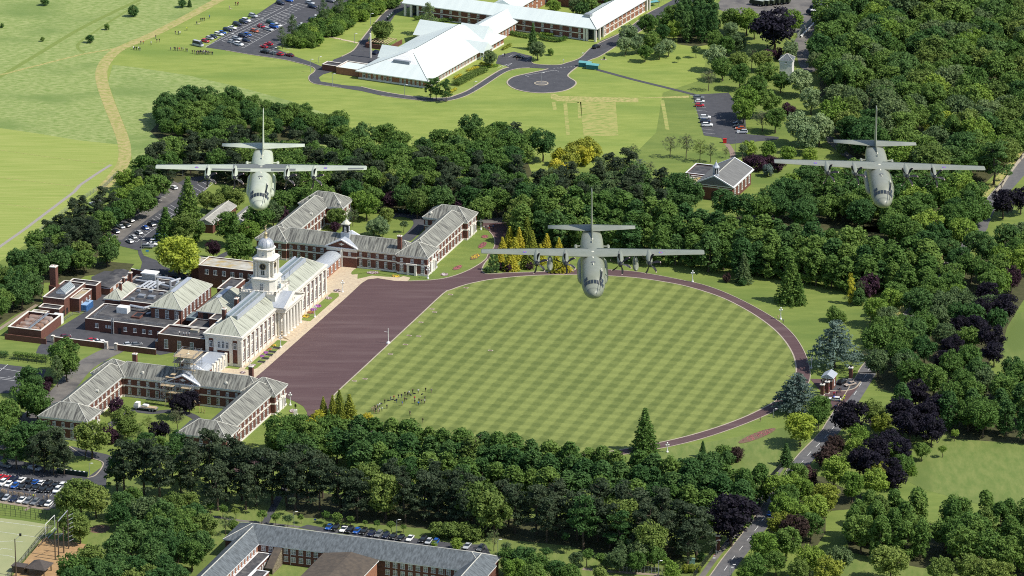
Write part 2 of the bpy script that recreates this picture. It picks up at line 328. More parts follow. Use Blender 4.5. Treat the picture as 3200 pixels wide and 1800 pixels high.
aircraft('pale sage four-propeller transport aircraft with grey wing patches, flying above the roofs and dark trees', 816, 525, 16.33, (.47, .5, .4), .65, 1, False, [(-5.4, 5.4, .3, .95), (1.9, 6.6, .03, .25), (-9.4, -2, .03, .2), (16.6, 19.6, .06, .35)], 2)
aircraft('drab grey-green four-propeller transport aircraft banking slightly, flying above the dense wood', 2747, 517, 16.33, (.25, .26, .215), 1.9, -.3, False, [], 3)

# ------------------------------------------------------------------ the setting: ground, lawns, roads
def smooth(P, closed=False, n=4):
    out = []; N = len(P)
    for i in range(N if closed else N - 1):
        p0, p1, p2, p3 = (P[(i + k) % N] if closed else P[min(max(i + k, 0), N - 1)] for k in (-1, 0, 1, 2))
        for k in range(n):
            t = k / n
            out.append(tuple(.5 * (2 * p1[j] + (p2[j] - p0[j]) * t + (2 * p0[j] - 5 * p1[j] + 4 * p2[j] - p3[j]) * t * t + (3 * p1[j] - p0[j] - 3 * p2[j] + p3[j]) * t ** 3) for j in (0, 1)))
    if not closed: out.append(tuple(P[-1]))
    return out
def poly(name, P, mat, z, parent=None, k='structure', thick=0):
    T = tessellate_polygon([[Vector((x, y, 0)) for x, y in P]])
    V = [(x, y, z) for x, y in P]; Fc = []
    for t in T:
        a, b, c_ = (P[q] for q in t)
        Fc.append(tuple(t) if (b[0] - a[0]) * (c_[1] - a[1]) - (b[1] - a[1]) * (c_[0] - a[0]) > 0 else tuple(t)[::-1])
    if thick:
        n = len(P); V += [(x, y, z - thick) for x, y in P]
        ar = sum(P[i][0] * P[(i + 1) % n][1] - P[(i + 1) % n][0] * P[i][1] for i in range(n))
        for i in range(n):
            f = (i, n + i, n + (i + 1) % n, (i + 1) % n); Fc.append(f if ar > 0 else f[::-1])
    o = obj(name, mesh(name, V, Fc, mat), parent)
    if k and not parent: kind(o, k)
    return o
def band(P, wd, closed=False, off=0):   # left and right borders of a strip of width wd along P
    n = len(P); L = []; Rr = []
    for i in range(n):
        a = P[(i - 1) % n] if closed or i else P[i]; b = P[(i + 1) % n] if closed or i < n - 1 else P[i]
        d = Vector((b[0] - a[0], b[1] - a[1])); d = d.normalized() if d.length else Vector((1, 0)); nx, ny = -d.y, d.x
        L.append((P[i][0] + nx * (off + wd / 2), P[i][1] + ny * (off + wd / 2))); Rr.append((P[i][0] + nx * (off - wd / 2), P[i][1] + ny * (off - wd / 2)))
    return L, Rr
def strip(name, P, wd, mat, z, parent=None, closed=False, off=0, h=0, k='structure'):
    L, Rr = band(P, wd, closed, off); n = len(P); m = MB(); N = n if closed else n - 1
    m.add([(x, y, z + h) for x, y in L + Rr], [(n + i, n + (i + 1) % n, (i + 1) % n, i) for i in range(N)])
    if h:
        m.add([(x, y, z + h) for x, y in L + Rr] + [(x, y, z - .02) for x, y in L + Rr], [f for i in range(N) for f in ((i, (i + 1) % n, 2 * n + (i + 1) % n, 2 * n + i), (n + (i + 1) % n, n + i, 3 * n + i, 3 * n + (i + 1) % n))])
    o = m.build(name, mat, parent)
    if k and not parent: kind(o, k)
    return o
ST = (1, .22, 1, R(-19))
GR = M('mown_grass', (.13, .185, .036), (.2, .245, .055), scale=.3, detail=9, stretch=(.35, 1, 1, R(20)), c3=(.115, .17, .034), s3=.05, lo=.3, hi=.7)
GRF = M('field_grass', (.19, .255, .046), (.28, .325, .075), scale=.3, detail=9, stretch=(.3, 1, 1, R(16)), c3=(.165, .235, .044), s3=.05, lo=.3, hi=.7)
GR2 = M('shaded_meadow_grass', (.125, .18, .04), (.19, .225, .062), scale=.45, detail=8, stretch=(1, .3, 1, R(-19)), c3=(.11, .155, .035), s3=.05)  # darker tone has the cloud shade over these meadows mixed in
ROUGH = M('rough_grass', (.17, .245, .055), (.33, .37, .14), scale=.62, detail=10, stretch=(.55, 1, 1, R(-20)), c3=(.15, .22, .055), s3=.035, lo=.36, hi=.66)
DRY = M('dry_grass', (.42, .36, .14), (.24, .28, .07), scale=.7, detail=8, lo=.42, hi=.6)
TRACK = M('worn_track', (.42, .35, .15), (.27, .29, .075), scale=.45, detail=6, lo=.4, hi=.62)
ASPH = M('asphalt', (.062, .063, .07), (.083, .083, .09), scale=.3, detail=8)
ASPHW = M('worn_asphalt', (.14, .13, .12), (.19, .175, .155), scale=.25, detail=8, c3=(.09, .085, .085), s3=.12)
MAROON = M('maroon_asphalt', (.094, .055, .056), (.112, .068, .068), scale=.6, detail=9, c3=(.13, .085, .083), s3=.22, stretch=(.12, 1, 1, R(-71)))
SAND = M('sandstone_paving', (.58, .48, .33), (.5, .41, .29), scale=.5, detail=5, c3=(.44, .34, .24), s3=.9)
KERB = M('kerb_stone', (.46, .4, .3), (.36, .31, .24), scale=1)
LINE = M('road_paint', (.7, .7, .68), (.5, .5, .48), scale=2)
SOIL = M('soil', (.2, .13, .085), (.14, .09, .06), scale=1.2)
SANDP = M('loose_sand', (.42, .27, .13), (.34, .21, .1), scale=.6)
ASTRO = M('artificial_turf', (.33, .34, .17), (.29, .31, .15), scale=.12)
# the oval lawn is mown in two directions
LAWN = M('striped_lawn', (.2, .2, .1)); n = LAWN.node_tree.nodes; L = LAWN.node_tree.links
_g = n.new('ShaderNodeNewGeometry'); _m = n.new('ShaderNodeMapping'); _m.inputs['Rotation'].default_value = (0, 0, R(-71)); L.new(_g.outputs['Position'], _m.inputs[0])
_x = n.new('ShaderNodeSeparateXYZ'); L.new(_m.outputs[0], _x.inputs[0])
def _mth(op, a, b=None, c_=None):
    k = n.new('ShaderNodeMath'); k.operation = op
    for q, v in enumerate((a, b, c_)):
        if v is None: continue
        if isinstance(v, (int, float)): k.inputs[q].default_value = v
        else: L.new(v, k.inputs[q])
    return k.outputs[0]
_nz = n.new('ShaderNodeTexNoise'); _nz.inputs['Scale'].default_value = .35; _nz.inputs['Detail'].default_value = 3; L.new(_g.outputs['Position'], _nz.inputs['Vector'])
def _sq(v, per): return _mth('MULTIPLY_ADD', _mth('TANH', _mth('MULTIPLY', _mth('SINE', _mth('MULTIPLY_ADD', _nz.outputs[0], 1.9, _mth('MULTIPLY', v, 2 * PI / per))), 3.2)), .5, .5)
_val = _mth('ADD', _mth('MULTIPLY', _sq(_x.outputs[1], 6.6), .5), _mth('MULTIPLY', _sq(_x.outputs[0], 6.6), .26))
_n2 = n.new('ShaderNodeTexNoise'); _n2.inputs['Scale'].default_value = .9; _n2.inputs['Detail'].default_value = 8; L.new(_g.outputs['Position'], _n2.inputs['Vector'])
_n4 = n.new('ShaderNodeTexNoise'); _n4.inputs['Scale'].default_value = .03; L.new(_g.outputs['Position'], _n4.inputs['Vector'])
_val = _mth('ADD', _val, _mth('ADD', _mth('MULTIPLY_ADD', _n2.outputs[0], .55, -.2), _mth('MULTIPLY_ADD', _n4.outputs[0], .5, -.25)))
_rp = n.new('ShaderNodeValToRGB'); L.new(_val, _rp.inputs[0])
_rp.color_ramp.elements[0].color = (.105, .138, .03, 1); _rp.color_ramp.elements[1].color = (.235, .27, .07, 1)
L.new(_rp.outputs[0], n['Principled BSDF'].inputs['Base Color'])

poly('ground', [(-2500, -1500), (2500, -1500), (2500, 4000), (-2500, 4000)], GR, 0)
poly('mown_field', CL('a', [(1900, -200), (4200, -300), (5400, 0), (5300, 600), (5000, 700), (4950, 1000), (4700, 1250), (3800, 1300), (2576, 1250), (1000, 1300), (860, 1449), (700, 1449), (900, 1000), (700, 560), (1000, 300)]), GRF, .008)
poly('rough_field', CL('a', [(-600, -500), (2200, -500), (1900, -90), (1640, 0), (1200, 215), (1000, 318), (860, 385), (765, 470), (738, 560), (758, 700), (828, 870), (888, 1020), (890, 1090), (600, 1060), (300, 1010), (-600, 880)]), ROUGH, .02)
poly('rough_field', CL('a', [(850, 490), (1000, 505), (1400, 565), (1800, 655), (2200, 765), (2576, 900), (2576, 1100), (1000, 1220), (960, 1000), (880, 800), (815, 620)]), ROUGH, .02)
poly('meadow', CL('i', [(1640, 700), (1700, 640), (1900, 440), (1960, 350), (2200, 350), (3000, 450), (3000, 1000), (2200, 900), (1800, 790)]), GR2, .02)
poly('meadow', CL('i', [(1200, 1300), (3000, 1300), (3000, 1900), (1000, 1900), (900, 1449)]), GR2, .02)
poly('meadow', CL('f', [(2700, 880), (2500, 920), (2380, 1080), (2330, 1280), (2700, 1400)]), GR2, .021)
poly('meadow', CL('i', [(-300, 520), (300, 420), (900, 300), (960, 480), (640, 760), (300, 900), (-300, 1000)]) , GR2, .018)
poly('meadow', CL('g', [(800, 700), (2000, 860), (3800, 900), (5300, 1250), (5300, 1600), (3000, 1449), (600, 1449), (700, 1000)]), GR2, .018)
poly('playing_field', CL('a', [(-600, 880), (300, 1010), (600, 1060), (890, 1090), (945, 1150), (900, 1290), (760, 1420)]) + CL('d', [(650, 70), (300, 330), (80, 470), (-300, 720)]), M('pitch_grass', (.235, .3, .06), (.32, .355, .095), scale=.35, detail=7, stretch=(.12, 1.6, 1, R(38)), lo=.35, hi=.66), .025)
tr = strip('track', smooth(CL('a', [(1900, -130), (1660, -5), (1400, 135), (1150, 262), (1000, 325), (880, 382), (800, 462), (765, 545), (775, 640), (815, 760), (870, 900), (920, 1030), (942, 1130), (930, 1230), (860, 1330), (760, 1440)])), 5.2, TRACK, .045)
strip('track', smooth(CL('a', [(-200, 600), (0, 565), (300, 490), (600, 415), (760, 385), (900, 362)])), 1.6, DRY, .04)
strip('track', smooth(CL('a', [(-100, 640), (300, 400), (600, 220), (900, 70), (1100, -20)])), 2.5, M('trodden_grass', (.17, .22, .05), (.2, .26, .06), scale=.5), .035)
strip('track', smooth(CL('a', [(640, 395), (590, 370), (600, 320), (700, 250), (850, 150), (1060, 20)])), 1.4, MATS['trodden_grass'], .034)
strip('path', CL('d', [(-250, 580), (0, 412), (200, 272), (330, 172), (560, 0)]) + CL('a', [(600, 1400), (720, 1318), (838, 1243)]), 1.5, M('gravel', (.36, .33, .3), (.28, .25, .22), scale=3), .05)
for P_ in ([(0, 1132), (400, 1190), (830, 1240)], [(0, 1340), (300, 1375), (600, 1412)]): strip('pitch_line', CL('a', P_), .35, DRY, .045)
strip('pitch_line', CL('d', [(0, 85), (360, 135)]), .3, DRY, .045)

# the oval: parade ground, ring road and lawn, mirrored about the portico axis
def loc(P): return [((x * UX + y * UY) - U0, x * VX + y * VY) for x, y in P]
def mir(P): return [(-u, v) for u, v in P][::-1]
inN = [(0, -22.4), (30, -22.4), (57, -22.4), (61.5, -21.2), (67.5, -18.6), (73, -15), (79, -9.4), (86.5, 1.4), (92.4, 15), (96, 29), (97.6, 40), (96.9, 50.5), (95, 60.3), (91.3, 69.6), (86.3, 78.6), (79.6, 87.2), (70.6, 96.7), (59.9, 106), (48.9, 113.5), (37.6, 119.6), (27, 124), (14, 127.8), (0, 129.4)]
inner = [UV(u, v) for u, v in smooth(inN, n=3)[:-1] + mir(smooth(inN, n=3))[:-1]]
outN = loc(CL('e', [(2000, 585), (2200, 600), (2400, 632), (2576, 667)]) + CL('f', [(150, 700), (300, 752), (450, 820), (600, 900), (735, 985), (828, 1070), (892, 1160), (935, 1250)])) + [(23.8, 130.2), (12, 133.6), (0, 134.9)]
parN = [(0, -55.4), (40, -55.4), (60, -55.6)] + loc(CL('e', [(160, 682), (205, 657), (280, 648), (400, 668), (520, 675), (640, 668), (760, 655), (860, 630), (960, 590), (1040, 545), (1090, 505), (1107, 470), (1150, 420), (1157, 370), (1142, 330), (1115, 297), (1080, 272), (1060, 235), (1240, 232), (1265, 285), (1215, 370), (1180, 430), (1130, 480), (1080, 540), (1060, 588), (1072, 610), (1110, 620), (1250, 612), (1500, 604), (1740, 594), (1755, 580), (1800, 584)]))
pg = [UV(u, v) for u, v in parN + smooth(outN, n=3)[1:-1] + mir(parN + smooth(outN, n=3)[1:])[:-1]]
pgo = poly('parade_ground', pg, MAROON, .06); pgo['label'] = 'maroon asphalt parade ground and ring road round the oval lawn'
lawn = poly('lawn', inner, LAWN, .1); lawn['label'] = 'oval lawn mown in a light and dark chequer of stripes'
strip('kerb', inner, .5, KERB, .1, lawn, True, h=.05)
strip('kerb', [UV(u, v) for u, v in smooth(outN, n=3) + mir(smooth(outN, n=3))[1:]], .3, KERB, .06, pgo, h=.1)
strip('kerb', smooth(CL('e', [(500, 672), (640, 668), (760, 655), (860, 630), (960, 590), (1040, 545), (1090, 505), (1107, 470), (1150, 420), (1157, 370), (1142, 330), (1115, 297)])), .35, KERB, .06, pgo, h=.1)
strip('kerb', smooth(CL('e', [(1130, 480), (1080, 540), (1060, 588), (1072, 610), (1110, 620), (1250, 612), (1500, 604), (1740, 594), (1755, 580)])), .4, KERB, .06, pgo, h=.12)
for s_ in (1, -1):
    T = poly('terrace', [UV(s_ * a, b) for a, b in ([(0, -64.6), (45, -64.6), (45, -70.5), (74.5, -70.5), (74.5, -65), (71, -62.2), (62, -59), (62, -55.4), (0, -55.4)])], SAND, .05)
    poly('lawn', [UV(s_ * a, b) for a, b in ([(11.5, -62.6), (44, -62.6), (44.5, -60), (41.5, -58.6), (11.5, -58.6)])], GR, .09)
    poly('lawn', [UV(s_ * a, b) for a, b in smooth([(66, -62.6), (70.5, -64), (73.6, -62), (73.6, -48.5), (69.8, -48), (70.6, -54), (69.5, -58.5)], True, 3)], GR, .09)
poly('pavement', CL('e', [(-20, 790), (-30, 690), (30, 658), (130, 655), (230, 632), (330, 640), (440, 645), (470, 635), (520, 648), (500, 674), (400, 671), (275, 651), (200, 660), (150, 690), (130, 705)]), SAND, .075)

# grey roads and car parks
def road(name, P, mat=ASPH, z=.05): return poly(name, P, mat, z)
cp = road('car_park', CL('a', [(1552, 358), (1620, 312), (1800, 195), (1960, 95), (2120, -12), (2300, -130), (2900, -120), (2720, -10), (2576, 70), (2420, 165), (2250, 275), (2110, 345), (2070, 362), (2230, 428), (2352, 470), (2420, 500), (2576, 430), (2640, 445), (2560, 520), (2440, 560), (2405, 585), (2420, 615), (2576, 640), (2576, 665), (2400, 638), (2350, 622), (2330, 600), (2335, 570), (2368, 545), (2375, 520), (2330, 497), (2150, 452), (1900, 415), (1700, 380)]))
cp['label'] = 'large asphalt car park with white bays beside the mown field'
strip('kerb', smooth(CL('a', [(1700, 380), (1900, 415), (2150, 452), (2330, 497), (2375, 520), (2368, 545), (2335, 570), (2330, 600), (2350, 622), (2400, 638), (2576, 662)])), .35, KERB, .05, cp, h=.1)
rd = road('road', z=.056, P=CL('b', [(-15, 640), (150, 655), (300, 690), (480, 720), (640, 738), (790, 738), (870, 716), (960, 678), (1100, 588), (1200, 528), (1262, 508), (1235, 495), (1165, 480), (1185, 420), (1300, 390), (1440, 425), (1432, 462), (1455, 482), (1540, 490), (1640, 490), (1700, 474), (1800, 438), (1830, 400), (1900, 350), (1960, 308), (2130, 236), (2300, 108), (2400, 55), (2700, -110), (2820, -110), (2700, -10), (2450, 108), (2330, 190), (2130, 312), (1960, 420), (1880, 452), (1790, 497), (1735, 540), (1708, 570), (1725, 590), (1765, 615), (1765, 640), (1720, 672), (1640, 694), (1510, 703), (1400, 694), (1310, 672), (1258, 640), (1255, 610), (1300, 580), (1400, 556), (1500, 535), (1560, 520), (1420, 512), (1330, 518), (1250, 540), (1180, 580), (1090, 640), (1000, 694), (930, 728), (850, 752), (760, 764), (640, 762), (480, 747), (300, 722), (150, 687), (-15, 662)]))
rd['label'] = 'grey service road and turning circle before the white-roofed building'
for P_, w_ in (([(150, 655), (300, 690), (480, 720), (640, 738), (790, 738), (870, 716), (960, 678), (1100, 588), (1200, 528), (1262, 508)], .6), ([(1790, 497), (1735, 540), (1708, 570), (1725, 590), (1765, 615), (1765, 640), (1720, 672), (1640, 694), (1510, 703), (1400, 694), (1310, 672), (1258, 640), (1255, 610), (1300, 580), (1400, 556), (1500, 535), (1560, 520)], .6), ([(1420, 512), (1330, 518), (1250, 540), (1180, 580), (1090, 640), (1000, 694), (930, 728), (850, 752), (760, 764), (640, 762), (480, 747), (300, 722)], .35), ([(1432, 462), (1455, 482), (1540, 490), (1640, 490), (1700, 474), (1800, 438), (1900, 350), (2130, 236), (2300, 108), (2400, 55)], .4), ([(2450, 108), (2330, 190), (2130, 312), (1960, 420), (1880, 452), (1790, 497)], .4)):
    strip('kerb', smooth(CL('b', P_)), w_, KERB, .05, rd, h=.1)
ti = CL('b', [(1508 + 50 * math.cos(t), 630 + 15 * math.sin(t)) for t in [2 * PI * k / 20 for k in range(20)]])
poly('traffic_island', ti, ASPHW, .17, rd, thick=.12); strip('kerb', ti, .5, KERB, .1, rd, True, h=.1)
sy = road('service_yard', CL('b', [(-60, 450), (0, 428), (90, 380), (150, 300), (250, 175), (330, 88), (450, 15), (540, -40), (600, -20), (520, 50), (410, 105), (370, 165), (240, 200), (205, 290), (190, 350), (240, 385), (390, 400), (330, 460), (180, 495), (50, 480), (-30, 530), (-130, 560)]), ASPH, .045)
strip('kerb', smooth(CL('b', [(0, 428), (90, 380), (150, 300), (250, 175), (330, 88), (450, 15)])), .5, KERB, .045, sy, h=.1)
strip('path', CL('b', [(1925, 525), (2200, 600), (2576, 692)]) + CL('c', [(90, 716)]), 2.2, ASPH, .05)
strip('path', CL('b', [(-10, 297), (60, 310), (125, 325)]) , 1.4, SAND, .05)
strip('path', CL('a', [(2400, 265), (2576, 296)]), 1.4, SAND, .05)
sp = road('car_park', CL('c', [(72, 715), (345, 700), (400, 780), (470, 880), (480, 1012), (722, 1033), (722, 1052), (360, 1087), (312, 1080), (290, 1042), (158, 1022), (118, 880)])); sp['label'] = 'small asphalt car park beside the wood'
strip('path', smooth(CL('c', [(330, 1085), (350, 1110), (372, 1150), (370, 1200), (300, 1260)])), 2.2, M('brick_path', (.3, .22, .17), (.22, .16, .13), scale=2), .045)
strip('road', smooth(CL('c', [(1000, 540), (930, 500), (905, 400), (885, 320), (950, 235), (1050, 120), (1120, 30), (1200, -60)])), 5.5, ASPHW, .05)
strip('path', smooth(CL('c', [(1100, 1030), (1140, 1090), (1250, 1180), (1400, 1250), (1700, 1300)])), 3.5, ASPHW, .05)
poly('yard', CL('c', [(240, 60), (330, -60), (1300, -120), (1050, 120), (900, 260), (400, 120)]), ASPHW, .04)
poly('dry_patch', CL('b', [(1575, 705), (1620, 712), (1640, 725), (2240, 738), (2620, 722), (2620, 738), (2240, 742), (2240, 772), (1640, 765), (1580, 745)]), DRY, .03)
poly('dry_patch', CL('b', [(1800, 768), (2068, 770), (2090, 1025), (1828, 1028)]), M('scorched_grass', (.36, .34, .11), (.2, .27, .055), scale=.8, detail=8, stretch=(.3, 1, 1, R(19)), lo=.45, hi=.6), .03)
for P_ in ([(1688, 780), (1710, 1020)], [(1690, 775), (1790, 772)], [(1795, 770), (1800, 900)], [(1600, 770), (1612, 830)], [(2420, 755), (2460, 980)]): strip('dry_patch', CL('b', P_), 1.6, MATS['scorched_grass'], .03)
# road past the gate on the right
RC = CL('i', [(130, 1640), (260, 1480), (360, 1340), (470, 1200), (560, 1085), (620, 1000), (720, 850), (830, 690), (900, 590), (960, 520), (1060, 420), (1120, 350)]) + CL('n', [(560, 690), (640, 565), (722, 440), (800, 315), (850, 235), (940, 100)]) + CL('f', [(2165, 375), (2250, 232), (2310, 110), (2420, -20)]) + CL('c', [(2640, 1180), (2800, 980)])
rr = strip('road', smooth(RC), 6.2, M('road_asphalt', (.11, .11, .115), (.15, .145, .145), scale=.4, detail=8), .05); rr['label'] = 'straight grey road with a dashed white centre line'
strip('path', smooth(RC[:9]), 2.0, ASPHW, .05, rr, off=5.6); strip('verge', smooth(RC[:9]), 2.3, GR2, .045, rr, off=8.2)
strip('verge', smooth(RC[17:]), 3.2, DRY, .045, rr, off=5.4)
strip('kerb', smooth(RC), .3, KERB, .05, rr, off=3.25, h=.1)
def along(P, step, ln, off=0):
    d = 0; out = []; nx = 0
    for a, b in zip(P, P[1:]):
        l = math.hypot(b[0] - a[0], b[1] - a[1]); t = (b[0] - a[0]) / l, (b[1] - a[1]) / l
        while nx < d + l:
            s_ = nx - d; out.append(((a[0] + t[0] * s_ - t[1] * off, a[1] + t[1] * s_ + t[0] * off), t)); nx += step
        d += l
    return out
for p, t in along(smooth(RC), 9, 4)[:44]: strip('centre_dash', [p, (p[0] + t[0] * 4.2, p[1] + t[1] * 4.2)], .2, LINE, .075, rr)
poly('forecourt', CL('n', [(480, 420), (530, 385), (700, 378), (790, 330), (700, 440), (600, 560), (540, 530), (500, 480)]), MAROON, .07)
poly('forecourt', CL('n', [(545, 340), (600, 288), (680, 278), (800, 285), (775, 345), (700, 378), (530, 384)]), ASPH, .08)
strip('kerb', smooth(CL('n', [(530, 386), (640, 388), (740, 365), (790, 310)])), .5, KERB, .08, h=.06)
poly('forecourt', CL('n', [(360, 285), (480, 285), (545, 340), (520, 400), (440, 380)]), MAROON, .068)
# yards, drives and car parks behind the college
yd = poly('yard', CL('d', [(270, 1215), (292, 1165), (345, 1110), (345, 1080), (470, 1010), (640, 905), (700, 820), (690, 640), (790, 595), (1025, 612), (1062, 575), (1072, 530), (1045, 470), (1040, 440), (760, 372), (880, 250), (1000, 160), (1150, 50), (1290, -40), (1420, -110), (1620, -130), (1560, -20), (1420, 90), (1350, 160), (1240, 240), (1230, 340), (1190, 410), (1060, 432), (1085, 480), (1180, 515), (1230, 560), (1400, 620), (1500, 700), (1480, 1180), (1210, 1230), (885, 1165), (800, 1165), (430, 1100), (380, 1180), (385, 1240), (330, 1250), (285, 1235)]), ASPH, .05); yd['label'] = 'asphalt service yard and drive behind the college'
poly('worn_strip', CL('k', [(180, 560), (330, 575), (470, 455), (640, 330), (800, 225), (850, 110), (770, 70), (740, 120), (700, 190), (560, 290), (440, 370), (330, 440), (220, 520)]), ASPHW, .06, yd)
dr = strip('drive', smooth(CL('d', [(905, 1150), (860, 1190), (760, 1240), (640, 1310), (560, 1390)]) + CL('g', [(480, 40), (350, 150), (220, 270), (120, 380), (-60, 500)])), 8, ASPHW, .048)
strip('path', smooth(CL('d', [(1200, 470), (1480, 500), (1600, 520), (1680, 480), (1760, 440)])), 3, ASPH, .05)
strip('path', smooth(CL('g', [(790, 340), (880, 280), (990, 205), (1150, 215), (1300, 205), (1420, 228), (1490, 270), (1480, 320)])), 3.2, ASPH, .05)
strip('path', smooth(CL('e', [(480, 365), (560, 290), (592, 240), (575, 205), (520, 182), (420, 172), (300, 200)])), 5, ASPH, .05)
strip('path', CL('d', [(-40, 1060), (150, 930), (280, 850)]), 1.6, M('dirt_path', (.33, .27, .2), (.25, .2, .15), scale=1), .05)
road('road', CL('e', [(1060, 235), (1240, 232), (1320, 220), (1320, 180), (1000, 215)]), ASPHW, .052)
nc = road('car_park', CL('g', [(-120, 500), (60, 560), (200, 590), (430, 650), (660, 705), (770, 625), (765, 585), (640, 545), (520, 540), (430, 520), (540, 470), (620, 490), (800, 530), (860, 550), (840, 620), (805, 700), (800, 782), (740, 760), (640, 730), (560, 810), (420, 942), (380, 937), (-120, 872)])); nc['label'] = 'asphalt car park with two packed rows of cars'
strip('kerb', smooth(CL('g', [(520, 470), (640, 545), (765, 585), (772, 625), (720, 690), (660, 708)])), .4, KERB, .05, nc, h=.1)
strip('path', CL('g', [(-60, 880), (380, 945)]), 2.2, MATS['dirt_path'], .052); strip('path', CL('g', [(230, 925), (190, 955)]), 1.2, MATS['dirt_path'], .052)
poly('sports_pitch', CL('g', [(-200, 985), (0, 1012), (180, 1032), (402, 1068), (330, 1150), (60, 1470), (-60, 1620), (-300, 1620)]), ASTRO, .05)['label'] = 'pale green artificial sports pitch with painted lines'
for P_ in ([(-200, 1012), (0, 1038), (385, 1088)], [(345, 1110), (30, 1480)], [(-100, 1190), (0, 1190), (90, 1185), (175, 1190)], [(0, 1115), (330, 1165)], [(0, 1250), (20, 1240), (90, 1250)], [(0, 1290), (60, 1295), (110, 1310)]): strip('pitch_line', CL('g', P_), .16, LINE, .06)
poly('sand_pit', CL('g', [(430, 1180), (560, 1192), (672, 1216), (640, 1262), (560, 1330), (440, 1460), (330, 1600), (-30, 1600), (330, 1160)]), SANDP, .04)
poly('bare_patch', smooth(CL('g', [(660, 1100), (740, 1065), (830, 1080), (790, 1120), (700, 1122)]), True), SOIL, .04)
ts = poly('tennis_court', CL('d', [(-120, 1285), (0, 1298), (350, 1340), (300, 1449), (280, 1520), (-120, 1520)]), ASPH, .05)
for P_ in ([(-60, 1400), (60, 1300)], [(60, 1395), (100, 1400), (165, 1358)], [(-60, 1390), (100, 1412)], [(0, 1410), (110, 1425)], [(0, 1330), (160, 1358)]): strip('court_line', CL('d', P_), .2, LINE, .06, ts)
strip('path', CL('g', [(2160, 760), (2085, 890), (2000, 1050)]), 2.4, ASPH, .05); strip('path', CL('g', [(1600, 1000), (1800, 1030), (2000, 1050), (2260, 1080)]), 1.6, ASPHW, .049)
bc = road('car_park', CL('g', [(2250, 1085), (2320, 1062), (2450, 1085), (2576, 1100)]) + CL('h', [(0, 1060), (240, 1105), (560, 1165), (760, 1190), (900, 1210), (1090, 1212), (1125, 1285), (1000, 1275), (700, 1235), (300, 1180), (0, 1130)]) + CL('g', [(2450, 1120)])); bc['label'] = 'narrow asphalt parking strip behind the slate-roofed block'
strip('path', CL('h', [(1820, 1395), (2100, 1420), (2400, 1440)]), 2, MATS['dirt_path'], .05)
# parking bay lines, each car park's paint in one part
def bays(parent, a, b, n_, dx, dy, wd=.16, base=True):
    m = MB()
    def ln(p, q):
        L_, R_ = band([p, q], wd); m.add([(x, y, .085) for x, y in (L_[0], R_[0], R_[1], L_[1])], [(0, 1, 2, 3)])
    for k in range(n_ + 1):
        t = k / n_; p = (a[0] + (b[0] - a[0]) * t, a[1] + (b[1] - a[1]) * t); ln(p, (p[0] + dx, p[1] + dy))
    if base: ln((a[0] + dx, a[1] + dy), (b[0] + dx, b[1] + dy)) if base == 2 else ln(a, b)
    o = m.build('bay_markings', LINE, parent); return o
def vec(t, x0, y0, x1, y1): a, b = C(t, x0, y0), C(t, x1, y1); return b[0] - a[0], b[1] - a[1]
bays(cp, C('j', 655, 405), C('j', 1330, 60), 26, *vec('j', 655, 405, 590, 390), base=1)
bays(cp, C('j', 985, 410), C('j', 1440, 150), 16, *vec('j', 985, 410, 870, 368), base=1)
bays(cp, C('j', 800, 350), C('j', 1455, 30), 22, *vec('j', 870, 368, 950, 392), base=1)
bays(cp, C('j', 1340, 465), C('j', 1440, 400), 3, *vec('j', 1340, 465, 1280, 455), base=0)
bays(cp, C('j', 1120, 440), C('j', 1320, 330), 9, *vec('j', 1120, 440, 1200, 458), base=0)
bays(yd, C('k', 455, 592), C('k', 820, 318), 14, *vec('k', 455, 592, 380, 548), base=1); bays(yd, C('k', 180, 570), C('k', 760, 130), 18, *vec('k', 250, 520, 290, 535), base=0)
bays(yd, C('k', 980, 190), C('k', 1110, 90), 4, *vec('k', 980, 190, 910, 150), base=1)
bays(sp, C('c', 145, 730), C('c', 245, 1012), 10, *vec('c', 245, 1010, 150, 1000), base=0)
bays(nc, C('g', 500, 810), C('g', -60, 705), 13, *vec('g', 500, 810, 540, 770), base=0); bays(nc, C('g', 460, 860), C('g', -60, 760), 13, *vec('g', 460, 860, 500, 815), base=0); bays(nc, C('g', 380, 930), C('g', -60, 880), 10, *vec('g', 380, 930, 410, 895), base=0)
bays(rd, C('b', 1215, 495), C('b', 1290, 478), 2, *vec('b', 1290, 478, 1250, 500)); bays(rd, C('b', 1290, 415), C('b', 1420, 440), 3, *vec('b', 1290, 415, 1260, 432))
bays(rd, C('b', 1385, 570), C('b', 1610, 530), 1, *vec('b', 1385, 570, 1415, 580)); bays(rd, C('b', 1600, 516), C('b', 1780, 500), 7, *vec('b', 1600, 516, 1612, 517), .25, 0)
